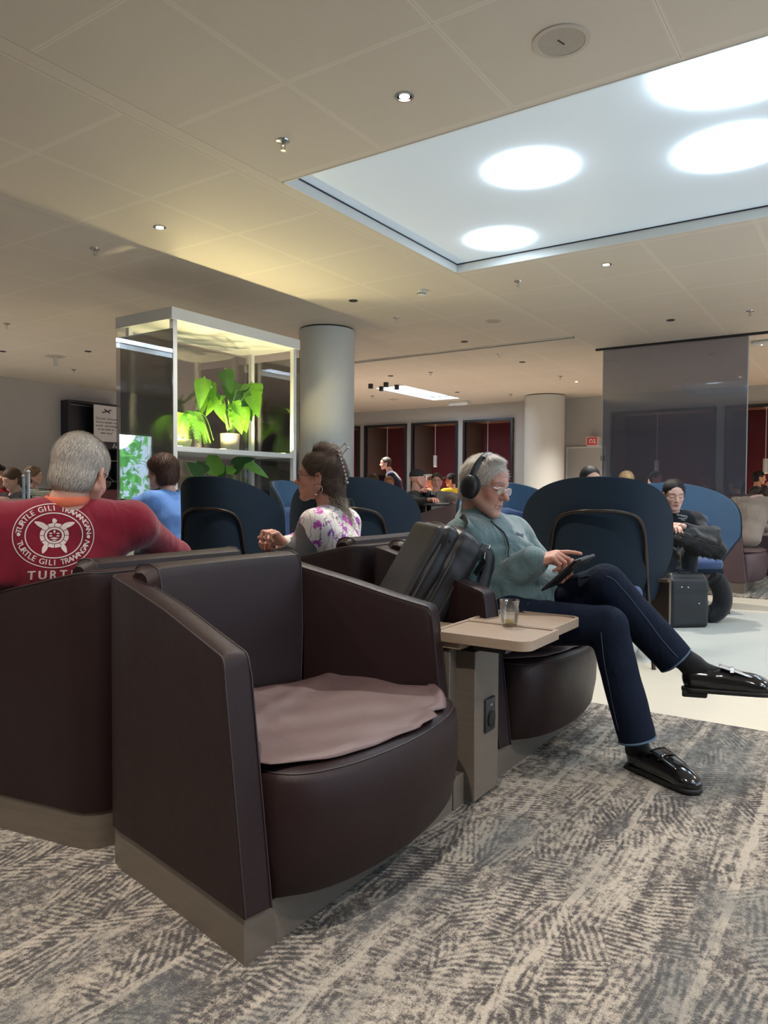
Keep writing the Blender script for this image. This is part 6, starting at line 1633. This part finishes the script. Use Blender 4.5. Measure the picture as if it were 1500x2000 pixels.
rW, KW, hW, RW = sit('woman in profile with grey brown hair clipped up, wearing a white and purple floral top', (622, 931), 3.72, (-1.0, .06), (-.93, .36), 1.03, arms=armsW, tone=TW, fem=True,
    hh=.0032, h=.009, lean=.03, shoulder=.165, head_pitch=.02, hcurl=(1.0, 1.05, 1.1, 1.15), neckshift=(.045, .0), shirt=(floral(), None, 'floral_top'), legs_on=True, head_kw=dict(old=1, lips=(.40, .12, .11), jaw=1.15, nose=1.0))
F = Field(np.minimum(KW['shl'], KW['ell']) - .12, np.maximum(KW['shl'], KW['ell']) + .12, .007); d = KW['ell'] - KW['shl']
F.cap(KW['shl'] + d * .10, KW['ell'], .086, .074, k=.02); F.cap(KW['ell'], KW['wrl'] * .7 + KW['ell'] * .3, .070, .050, k=.03); F.fold(.004, 24, 5); field_obj(F, 'grey_sleeve', clothmat('grey sleeve', (.10, .095, .092)), rW)
def hW_build(F):
    hair_cap(F, .006, .030, back_low=-.10); F.ell((0, -.060, .02), (.078, .070, .085), k=.02); F.ell((0, -.015, .130), (.040, .046, .034), k=.012); F.ell((.015, .012, .122), (.022, .026, .02), k=.008); F.ell((-.02, .005, .132), (.02, .024, .018), k=.008); F.ell((0, -.045, .108), (.055, .05, .045), k=.02)
    F.cap((0, -.09, -.01), (0, -.085, -.16), .050, .050, k=.03); F.cap((0, -.085, -.14), (.01, -.12, -.18), .045, .03, k=.02); F.cap((.03, -.06, -.08), (.03, -.07, -.18), .03, .03, k=.02)
def combW(p):
    up = p[:, 2] > -.02; return np.stack([.2 * p[:, 0], np.where(up, -.85, -.3), np.where(up, .55, -1.0)], 1)
make_hair('hair', rW, hW, RW, 1.03, (.115, .078, .056), hW_build, 7000, .045, combW, .55, .10, .0011, h=.0045, seed=5, curl=.15)
V, Q = (lambda F: F.mesh())((lambda F: (hW_build(F), F)[1])(Field((-.13, -.19, -.25), (.13, .14, .20), .006)))
v2, q2, c2 = strands(V, Q, 700, lambda p: np.stack([p[:, 0], -.8 + 0 * p[:, 1], -.6 + 0 * p[:, 1]], 1), .075, .0011, .35, (.42, .34, .26), 8, .3, 6, .28, .35, mask=lambda P: P[:, 2] < -.09)
mesh_from([(xf(v2, hW, RW, 1.03), q2, 0)], 'stray_curls', HAIRM, rW, [lambda V, C=c2: C])
Tw = lambda x, y, z: Vector(xf(np.array([[x, y, z]]), hW, RW, 1.03)[0])
cl = MB()
for k in range(9): a = k / 8; cl.tube([Tw(-.02, -.085 - .045 * a, .125 - .15 * a), Tw(-.045, -.105 - .045 * a, .125 - .15 * a)], .0065, 6)
cl.tube(smooth_path([Tw(-.02, -.075, .14), Tw(-.02, -.11, .07), Tw(-.02, -.135, -.03)], 5), .006, 6)
cl.tube([Tw(-.01, -.095, .135), Tw(-.01, -.125, .165), Tw(-.01, -.145, .145), Tw(-.01, -.115, .110)], .0055, 6, closed=True)
o = thing('hair_clip', 'pale flower edged claw clip holding up the floral woman\'s hair', 'hair clip', Vector(hW), 0); cl.build('claw', plain('pearl clip', (.48, .38, .33), .35), o); finish(o)
q = MB(); q.tube([Tw(-.083, -.008 + .024 * math.sin(a), -.062 + .026 * math.cos(a)) for a in np.linspace(0, 6.28, 26, endpoint=False)], .0013, 5, closed=True); q.build('hoop_earring', M['chrome'], rW)
gW = thing('eyeglasses', 'slim dark spectacles worn by the woman in the floral top', 'glasses', Vector(hW), 0); glasses(gW, hW, RW, 1.03, M['black'], shape='rect'); finish(gW)
finish(rW)

# ================================================================== WOMAN IN BLUE, AT THE SHELF
BLUE = clothmat('sky blue jersey', (.13, .27, .62), .4)
rb, Kb, hb_, Rb = sit('woman with a brown bob and a sky blue top reaching left', (316, 921), 5.95, (-.96, .28), (-.80, .60), 1.13, fem=True, hh=.005, h=.011,
    arms={'l': (at(268, 985, 5.75), at(238, 1003, 5.85)), 'r': (at(300, 985, 6.2), at(250, 1000, 6.2))}, shirt=(BLUE, None, 'blue_top'), tone=(.55, .30, .23), neckshift=(.03, 0), lean=.10, shoulder=.16, ndrop=.165)
def bob(F):
    hair_cap(F, .014, .030, back_low=-.14, ears=False); F.ell((0, -.04, -.02), (.088, .085, .095), k=.02); F.ell((0, .06, .06), (.06, .035, .03), k=.02); F.ell((0, .115, -.05), (.06, .06, .085), k=.01, op=-1)
make_hair('hair', rb, hb_, Rb, 1.13, (.075, .036, .022), bob, 2600, .05, lambda p: np.stack([p[:, 0] * 2, .1 + 0 * p[:, 0], -1 + 0 * p[:, 0]], 1), .4, .1, .0016, h=.006)
finish(rb)
t = thing('shell_chair', 'pale grey moulded plastic chair of the woman in blue', 'chair', at(322, 960, 5.9).xy.to_3d(), math.radians(125))
m = MB(); rows = []
for i in range(14):
    z = .45 + .50 * i / 13; w = .27 - .04 * (i / 13) ** 2; rows.append([(w * math.sin(a), -.24 - .10 * (i / 13) + (.30 - .10 * i / 13) * (1 - math.cos(a)) , z + .10 * 0 - .22 * (i / 13) * (abs(a) / 1.3) ** 1.5) for a in np.linspace(-1.35, 1.35, 21)])
m.grid(rows); SHC = plain('pale grey plastic', (.30, .31, .29), .45); m.build('shell_back', SHC, t, solid=.012)
m = MB(); m.rbox((0, .0, .45), (.46, .44, .03), .015, 3); m.build('seat', SHC, t)
for sx in (-1, 1):
    for sy in (-1, 1): m = MB(); m.tube([(sx * .15, sy * .15, .44), (sx * .22, sy * .21, 0.012)], .012, 8); m.build('leg', M['steel'], t)
# cafe table with a water glass in front of her
t = thing('cafe_table', 'small round cafe table in front of the woman in blue', 'table', at(236, 960, 6.25).xy.to_3d(), 0)
m = MB(); m.lathe([(0, .73), (.34, .73), (.35, .74), (.35, .75), (.34, .76), (0, .76)], 40); m.build('table_top', M['white'], t); m = MB(); m.lathe([(.03, .03), (.03, .73)], 16); m.build('pedestal', M['steel'], t); m = MB(); m.lathe([(0, .0), (.22, .0), (.22, .02), (.03, .035)], 30); m.build('foot', M['steel'], t)
q = at(240, 1000, 6.2); t = thing('water_glass', 'clear water glass on the cafe table left of the woman in blue', 'glass', (q.x, q.y, .761), 0)
m = MB(); m.lathe([(0, .0), (.03, 0), (.034, .13), (.032, .13), (.028, .008), (0, .008)], 24); m.build('glass_body', gl.m, t)

# ================================================================== YOUNG WOMAN IN BLACK SWEATSHIRT
BLK = clothmat('black sweatshirt', (.011, .012, .015), .5)
rs, Ks, hs, Rs = sit('young woman with dark parted hair looking down, in a black printed sweatshirt', (1316, 966), 6.5, (-.10, -1), (-.22, -.97), 1.08, fem=True, hh=.004, h=.010,
    arms={'l': (at(1375, 1042, 6.35), at(1334, 1028, 6.2)), 'r': (at(1288, 1045, 6.4), at(1308, 1034, 6.2))}, shirt=(BLK, None, 'sweatshirt'), tone=(.60, .36, .28), head_pitch=-.24, lean=.07, shoulder=.17,
    pants=clothmat('slate trousers', (.025, .03, .035)), head_kw=dict(eyes='shut', brow=(.05, .03, .03), lips=(.50, .16, .15), jaw=.9), neckshift=(.02, .03), seat_z=.46, ndrop=.165)
def bun(F): hair_cap(F, .003, .066, back_low=-.10); F.ell((0, -.13, -.02), (.035, .035, .035), k=.01)
make_hair('hair', rs, hs, Rs, 1.08, (.010, .007, .006), bun, 2200, .05, lambda p: np.stack([np.sign(p[:, 0]) * .9, -.9 + 0 * p[:, 0], -.3 + 0 * p[:, 0]], 1), .4, .04, .0013, h=.005)
ts = bvh([c for c in rs.children if c.name.startswith('sweatshirt')][0])
m = MB(); vs, fs = text_mesh('ALLSAINTS', 1.0); w_ = max(v.x for v in vs) - min(v.x for v in vs)
pts = [cast(ts, 1332 + v.x / w_ * 21, 1007.5 - v.y * 4.6 + .22 * (v.x / w_ * 21), .003) for v in vs]
if all(p is not None for p in pts): m.add(pts, fs)
for (x, y, w) in ((1333, 1012, 8), (1334, 1015, 4)):
    c4 = [cast(ts, *q, .003) for q in ((x - w, y - .5), (x + w, y + .5), (x + w, y + 1.4), (x - w, y + .4))]
    if all(p is not None for p in c4): m.add(c4, [(0, 1, 2, 3)])
if m.v: m.build('chest_print', M['white'], rs, smooth=False)
finish(rs)
# coat with the fur trim on her lap
t = thing('fur_trim_coat', 'black quilted coat with a fluffy fur trim, draped over her lap and chair side', 'coat', at(1370, 960, 6.35).xy.to_3d(), 0)
F = Field(at(1300, 1140, 6.0) - Vector((.1, 0, .1)), at(1440, 1000, 6.9) + Vector((.1, 0, .1)), .011)
for (a_, b_, ra, rb2) in (((1335, 1042, 6.2), (1390, 1042, 6.35), .05, .075), ((1380, 1045, 6.3), (1408, 1072, 6.4), .07, .055), ((1325, 1050, 6.15), (1385, 1062, 6.25), .05, .065)): F.cap(at(*a_), at(*b_), ra, rb2, k=.04)
F.fold(.008, 34, 6); field_obj(F, 'quilted_body', clothmat('black quilting', (.012, .012, .013), .6, .55), t)
F = Field(at(1300, 1140, 5.9) - Vector((.1, 0, .1)), at(1440, 1030, 6.6) + Vector((.1, 0, .1)), .010)
for (a_, b_, ra, rb2) in (((1325, 1052, 6.05), (1360, 1064, 6.1), .04, .06), ((1355, 1065, 6.1), (1400, 1077, 6.15), .065, .055)): F.cap(at(*a_), at(*b_), ra, rb2, k=.02)
F.fold(.006, 60, 2); V, Q = F.mesh(); v2, q2, c2 = strands(V, Q, 5000, lambda p: np.stack([.6 + 0 * p[:, 0], -.2 + 0 * p[:, 0], -.7 + 0 * p[:, 0]], 1), .035, .0022, .9, (.012, .011, .012), 3, .5, 3, .3)
mesh_from([(V, Q, 0), (v2, q2, 0)], 'fur_trim', HAIRM, t, [lambda V: np.ones((len(V), 3)) * .007, lambda V, C=c2: C]); finish(t)
# black handbag on the floor and the neck pillow
p = atz(1358, 1226, 0.0); t = thing('handbag', 'tall black leather tote bag standing on the floor by the blue chair', 'bag', (p.x - .06, p.y + .07, 0.0), math.radians(6))
BAG = leather('smooth black leather', (.010, .011, .013), .42, 300, .15)
F = Field((-.22, -.16, -.02), (.22, .16, .56), .008); F.box((0, 0, .20), (.165, .085, .20), .03, k=.01); F.box((0, 0, .385), (.155, .045, .06), .03, k=.05); F.fold(.003, 18, 5); F.cut((0, 0, .001), (0, 0, -1)); field_obj(F, 'body', BAG, t)
m = MB(); m.tube(smooth_path([(-.09, 0, .42), (-.07, -.01, .455), (-.02, 0, .462), (.02, 0, .44)], 5), .011, 8, flat=.5); m.build('handle', BAG, t)
m = MB(); m.box((.0, -.088, .30), (.30, .004, .012)); m.box((-.01, 0, .435), (.10, .02, .03)); m.build('strap', BAG, t, smooth=False)
for (x, z) in ((-.075, .335), (-.02, .332), (.075, .20)):
    m = MB(); m.lathe([(0, 0), (.007, 0), (.005, .004), (0, .005)], 12, (x, -.086, z), rot=Matrix.Rotation(math.pi / 2, 3, 'X')); m.build('stud', M['chrome'], t)
p = atz(1388, 1215, 0.0); t = thing('neck_pillow', 'black U shaped travel pillow leaning against the tote bag', 'travel pillow', (p.x, p.y, 0), math.radians(-5))
m = MB(); m.tube(smooth_path([(-.06, 0, .10), (.0, 0, .065), (.075, 0, .12), (.095, 0, .22), (.06, 0, .33), (.0, 0, .375)], 7), [.058] * 4 + [.078] * 28 + [.066] * 4, 16); m.build('cushion', clothmat('pillow jersey', (.012, .012, .014), .3), t)

# ================================================================== PEOPLE FURTHER AWAY
def simple_hair(root, c, R, s, col, kind='short', h=.008, cap=None):
    def b(F):
        if kind == 'short': hair_cap(F, .005, .045, back_low=-.07)
        elif kind == 'long': hair_cap(F, .010, .035, back_low=-.11, ears=False); F.cap((0, -.085, -.03), (0, -.10, -.14), .045, .03, k=.03)
        elif kind == 'curly': hair_cap(F, .018, .035, back_low=-.12, ears=False); F.ell((0, -.05, -.03), (.085, .07, .085), k=.02); F.fold(.006, 60, 3)
        elif kind == 'bald': F.ell((0, -.05, -.005), (.076, .060, .055), k=.01); F.ell((0, -.01, .05), (.07, .09, .09), k=.0, op=-1)
    return make_hair('hair', root, c, R, s, col, b, 500, .03, None, .35, .1, .003, h=h)
def cap_on(root, c, R, s, crown, brim, back=False):
    F = Field((-.12, -.14, 0), (.12, .22, .18), .008); F.ell((0, -.012, .045), (.084, .104, .092), k=.01); F.cut((0, 0, .035), (0, 0, -1)); V, Q = F.mesh(); mesh_from([(xf(V, c, R, s), Q, 0)], 'cap', crown, root)
    F = Field((-.12, .02, 0), (.12, .22, .12), .007); F.ell((0, .10, .050), (.072, .085, .010), k=.0); V, Q = F.mesh(); mesh_from([(xf(V, c, R, s), Q, 0)], 'cap_brim', brim, root)
FAR = dict(hh=.009, h=.018)
def far(label, hpx, Y, hd, bd, shirt, hair, kind='short', **kw):
    k = dict(FAR); k.update(kw); s = k.pop('s', 1.0); cap = k.pop('cap', None)
    r, K_, c, R = sit(label, hpx, Y, hd, bd, s, shirt=(shirt, None, 'top'), **k)
    if kind: simple_hair(r, c, R, s, hair, kind)
    if cap: cap_on(r, c, R, s, *cap)
    finish(r); return r, K_, c, R
PALE, PINK, DARKS = (.68, .42, .33), (.74, .38, .30), (.50, .28, .20)
CM = clothmat
far('woman with a brown ponytail in a black top reading her phone, far left table', (23, 936), 8.6, (-.62, -.78), (-.5, -.86), CM('black jersey', (.010, .010, .011)), (.10, .06, .035), 'long', fem=True, tone=PALE, head_pitch=-.38, hh=.006,
    arms={'l': (at(42, 985, 8.4), at(14, 975, 8.1)), 'r': (at(2, 985, 8.7), at(4, 975, 8.2))}, smalltop=True, head_kw=dict(eyes='shut'))
far('woman with wavy light brown hair in a grey top, facing right near the left wall', (66, 929), 10.2, (.9, .2), (.8, -.3), CM('grey knit', (.17, .17, .17)), (.24, .15, .085), 'curly', fem=True, tone=PALE, smalltop=True)
far('dark haired person in a red top cut off by the left edge', (-4, 928), 9.2, (.6, -.5), (.5, -.8), CM('red knit', (.28, .015, .02)), (.02, .012, .01), 'curly', tone=DARKS)
far('man in a grey and white cap and black hoodie resting his chin on his hand', (817, 936), 9.3, (.95, .05), (.88, -.3), CM('black hoodie', (.030, .028, .026), .5), (.03, .03, .03), None, tone=PINK, hh=.006, h=.014, head_pitch=.04,
    arms={'r': (at(812, 982, 8.9), at(838, 976, 8.7)), 'l': (at(838, 975, 9.6), at(831, 958, 9.2))}, cap=(plain('dark cap', (.02, .02, .02), .8), plain('cream cap brim', (.70, .66, .56), .8)), pants=CM('light jeans', (.10, .14, .20)))
far('heavy set man in a grey T-shirt leaning back, facing the viewer', (853, 940), 11.0, (-.1, -1), (-.25, -.95), CM('grey T-shirt', (.27, .26, .25), .5), (.10, .07, .05), 'short', tone=PINK, hh=.006, shoulder=.235, lean=-.10, belly=.05,
    arms={'l': (at(878, 972, 10.6), at(895, 977, 10.2)), 'r': (at(832, 972, 10.8), at(838, 977, 10.4))})
far('man in a yellow shirt and black cap facing left in front of the second alcove', (881, 938), 14.2, (-.95, .2), (-.5, .7), CM('yellow shirt', (.75, .52, .02), .4), (.03, .02, .02), 'short', tone=PINK, cap=(plain('black cap cloth', (.01, .01, .012), .8),) * 2)
far('man with short grey hair and flushed face behind the grey T-shirt man', (838, 939), 14.4, (-.9, -.3), (-.6, .6), CM('salmon shirt', (.50, .26, .20)), (.16, .12, .10), 'short', tone=PINK)
far('man in a navy jumper standing and bending left before the third alcove', (753, 905), 14.6, (-.95, -.1), (-.9, .1), CM('navy jumper', (.010, .014, .040)), (.06, .045, .035), 'short', tone=PALE, standing=True, lean=.10, neckshift=(.06, 0))
far('man with glasses just above the teal chair edge, facing the viewer', (760, 945), 12.0, (.1, -1), (.2, -.95), CM('pale blue shirt', (.30, .38, .45)), (.35, .16, .06), 'short', tone=(.62, .28, .16))
far('person with curly brown hair just visible over the teal chair', (727, 943), 11.2, (-.5, .8), (-.4, .9), CM('brown top', (.08, .05, .04)), (.11, .06, .035), 'curly', tone=PALE)
far('person with slick black hair hidden behind the big teal chair', (1153, 938), 6.4, (.2, -1), (.2, -1), CM('black jersey', (.010, .010, .011)), (.012, .011, .011), 'short', tone=DARKS, seat_z=.45, ndrop=.20)
far('person with blond hair just above the big teal chair, by the tinted glass', (1223, 941), 8.6, (.1, 1), (.1, 1), CM('grey knit', (.17, .17, .17)), (.40, .27, .15), 'long', tone=PALE)
far('dim figure with dark hair seen through the tinted glass by the red glow', (1281, 934), 13.0, (.6, -.6), (.5, -.7), CM('brown top', (.08, .05, .04)), (.05, .025, .02), 'short', tone=PINK)
far('balding person seen through the right edge of the tinted glass', (1436, 946), 12.2, (-.4, .9), (-.3, .9), CM('charcoal top', (.03, .03, .035)), (.12, .09, .08), 'short', tone=DARKS)
far('dark haired man in black with a lit face at the right edge', (1483, 933), 13.2, (.9, -.2), (.7, -.6), CM('black jersey', (.010, .010, .011)), (.012, .010, .010), 'short', tone=(.60, .30, .20), arms={'r': (at(1480, 975, 12.6), at(1496, 950, 12.7))})
far('person in a dark coat seated beyond the plant shelf, seen through its glass', (494, 934), 9.2, (-.6, -.6), (-.5, -.7), CM('charcoal coat', (.035, .035, .04)), (.05, .035, .03), 'short', tone=PALE)
# person in beige bending to the right, back to the viewer
r, K_, c, R = sit('person in a beige shirt bent forward over the right side table, face hidden', (1500, 972), 8.9, (.5, .8), (.6, .6), 1.0, shirt=(CM('beige shirt', (.30, .235, .19), .7), None, 'beige_shirt'), tone=PALE, h=.016, hh=.009,
     ndrop=.02, neckshift=(-.16, -.02), lean=.13, shoulder=.20, arms={'r': (at(1462, 1015, 8.7), at(1500, 1030, 8.8)), 'l': (at(1500, 985, 9.2), at(1520, 1020, 9.1))}, seat_z=.48, legs_on=False)
simple_hair(r, c, R, 1.0, (.06, .04, .03)); finish(r)

# furniture and things near them
t = thing('cafe_table', 'dark round cafe table in front of the man in the cap', 'table', at(838, 960, 9.4).xy.to_3d(), 0)
m = MB(); m.lathe([(0, .925), (.40, .925), (.41, .935), (.40, .95), (0, .95)], 40); m.build('table_top', plain('dark table top', (.03, .028, .028), .35), t); m = MB(); m.lathe([(.03, .03), (.03, .925)], 16); m.build('pedestal', M['black'], t); m = MB(); m.lathe([(0, 0), (.24, 0), (.24, .02), (.03, .04)], 30); m.build('foot', M['black'], t)
q = at(846, 980, 9.3); t = thing('cola_glass', 'tall glass of dark cola on the dark cafe table', 'glass', (q.x, q.y, .9505), 0)
m = MB(); m.lathe([(0, 0), (.03, 0), (.036, .11), (0, .111)], 20); m.build('drink', plain('cola', (.012, .006, .005), .1), t); m = MB(); m.lathe([(.037, .0), (.043, .14), (.042, .14), (.036, .0)], 20); m.build('glass_body', M['glassp'], t)
# bench along the left wall
m = MB(); m.rbox((8.3, 12.4, .56), (6.2, .14, 1.10), .04); o = room(m.build('bench_backrest', plain('wine red leatherette', (.085, .012, .018), .55))); tag(o, 'wine red bench back in front of the dark bookcase at left', 'bench')
# striped jacket on a chair back
t = thing('striped_jacket', 'green and cream striped jacket hanging over a chair back, left of the red shirt', 'jacket', at(88, 960, 9.4).xy.to_3d(), 0)
def stripe():
    t_ = NT('striped cloth'); c = t_.coord(); w = t_.n('ShaderNodeTexWave'); w.inputs['Scale'].default_value = 14; w.inputs['Distortion'].default_value = 3; w.bands_direction = 'Z'; t_.l(c, w.inputs['Vector'])
    t_.set(Base_Color=t_.mix(t_.math('GREATER_THAN', w.outputs['Fac'], .5), (.42, .42, .32), (.07, .09, .06)), Roughness=.9); return t_.m
F = Field((-.28, -.16, .55), (.28, .16, 1.2), .014); F.box((0, 0, .88), (.19, .06, .22), .05, k=.01); F.cap((-.17, -.03, 1.04), (-.22, -.06, .75), .06, .045, k=.03); F.cap((.17, -.03, 1.04), (.22, -.06, .75), .06, .045, k=.03); F.fold(.012, 22, 3); field_obj(F, 'cloth', stripe(), t)
ch = thing('dining_chair', 'dark green framed chair under the striped jacket', 'chair', at(88, 960, 9.45).xy.to_3d(), 0)
m = MB(); m.rbox((0, .02, .78), (.40, .03, .55), .015); m.build('backrest', M['navy'], ch); m = MB(); m.rbox((0, .25, .46), (.42, .42, .05), .02); m.build('seat', M['navy'], ch)
for sx in (-1, 1):
    for y in (.06, .42): m = MB(); m.tube([(sx * .18, y, .45), (sx * .20, y, 0.0)], .013, 8); m.build('leg', M['black'], ch)
# tan shell chair at the left edge, and the pale posts beside it
t = thing('shell_chair', 'tan moulded chair back cut off by the left edge', 'chair', at(-8, 960, 6.6).xy.to_3d(), math.radians(-10))
m = MB(); rows = [[(.22 * math.sin(a) * (1 - .25 * (i / 9) ** 4), -.22 + .12 * (1 - math.cos(a)), .46 + .56 * i / 9) for a in np.linspace(-1.2, 1.2, 17)] for i in range(10)]
TAN = plain('tan plastic', (.16, .13, .08), .5); m.grid(rows); m.build('shell_back', TAN, t, solid=.014); m = MB(); m.rbox((0, 0, .46), (.44, .44, .03), .015); m.build('seat', TAN, t)
for sx in (-1, 1):
    for sy in (-1, 1): m = MB(); m.tube([(sx * .15, sy * .15, .45), (sx * .21, sy * .2, .0)], .012, 8); m.build('leg', M['steel'], t)
t = thing('cafe_table', 'pale wooden table behind the tan chair at the left edge', 'table', at(4, 960, 7.6).xy.to_3d(), RANG)
m = MB(); m.rbox((0, 0, .985), (.7, .5, .03), .008); m.build('table_top', M['oak_top'], t); m = MB(); m.rbox((0, 0, .49), (.08, .08, .96), .01); m.build('pedestal', M['steel'], t); m = MB(); m.rbox((0, 0, .01), (.45, .4, .02), .005); m.build('foot', M['steel'], t)
t = thing('barrier_stand', 'pair of slim pale blue metal posts with rounded tops, left of the red shirt', 'stand', at(51, 960, 5.6).xy.to_3d(), 0)
for dx, h_ in ((-.018, 1.20), (.018, 1.235)):
    m = MB(); m.tube([(dx, 0, .02), (dx, 0, h_)], .011, 10); m.lathe([(0, h_ - .014), (.017, h_), (0, h_ + .016)], 12, (dx, 0, 0)); m.build('post', plain('pale blue steel', (.42, .50, .56), .3), t)
m = MB(); m.rbox((0, 0, .012), (.25, .25, .024), .01); m.build('foot', M['steel'], t)
t = thing('lounge_chair', 'dark grey lounge chair at the left edge behind the red shirt', 'lounge chair', at(-30, 960, 4.4).xy.to_3d(), 0)
m = MB(); m.rbox((0, 0, .62), (.5, .12, .60), .05, 4); m.build('backrest', CM('slate wool', (.05, .06, .075)), t); m = MB(); m.rbox((0, .3, .36), (.5, .6, .14), .05, 4); m.build('seat', CM('slate wool', (.05, .06, .075)), t)
m = MB(); m.rbox((0, .3, .15), (.4, .5, .28), .02); m.build('base', M['black'], t)
# right edge: tray unit, cup, woven bag
E_ = Vector((pe.x, pe.y, 0)); EU, EV = Vector(UX), Vector(VX); e_at = lambda x, y, z: E_ + EU * x + EV * y + Vector((0, 0, z))
t = thing('side_table', 'greyed oak tray table at the right edge carrying a white cup', 'side table', e_at(1.0, 0, 0.012), RANG)
m = MB(); m.box((.175, .55, .28), (.30, 1.0, .54)); m.build('cabinet', M['oak'], t, bevel=.003); m = MB(); m.rbox((.14, .02, .595), (.30, .40, .034), .012); m.build('tray', M['oak_top'], t)
q = at(1496, 1040, 8.55); t = thing('cup', 'white cup on the oak tray at the right edge', 'cup', (e_at(1.12, -.02, .6285)), 0)
m = MB(); m.lathe([(0, 0), (.028, 0), (.044, .075), (.041, .075), (.026, .008), (0, .008)], 24); m.build('bowl', M['white'], t); m = MB(); m.tube([(.036, 0, .055), (.058, 0, .05), (.056, 0, .025), (.033, 0, .02)], .005, 6); m.build('handle', M['white'], t)
t = thing('woven_bag', 'black woven shoulder bag with a thin strap at the right edge', 'bag', e_at(1.10, .38, .553), RANG + .2)
wv = NT('black weave'); c_ = wv.coord(); ck = wv.n('ShaderNodeTexChecker'); ck.inputs['Scale'].default_value = 55; wv.l(c_, ck.inputs[0]); wv.set(Base_Color=wv.mix(ck.outputs['Fac'], (.008, .008, .009), (.03, .03, .032)), Roughness=.4); wv.bump(ck.outputs['Fac'], .8, .01)
m = MB(); m.rbox((0, 0, .12), (.26, .10, .24), .03); m.build('body', wv.m, t); m = MB(); m.tube(smooth_path([(-.12, 0, .22), (-.10, 0, .33), (0, 0, .37), (.10, 0, .33), (.12, 0, .22)], 5), .007, 6); m.build('strap', M['black'], t)
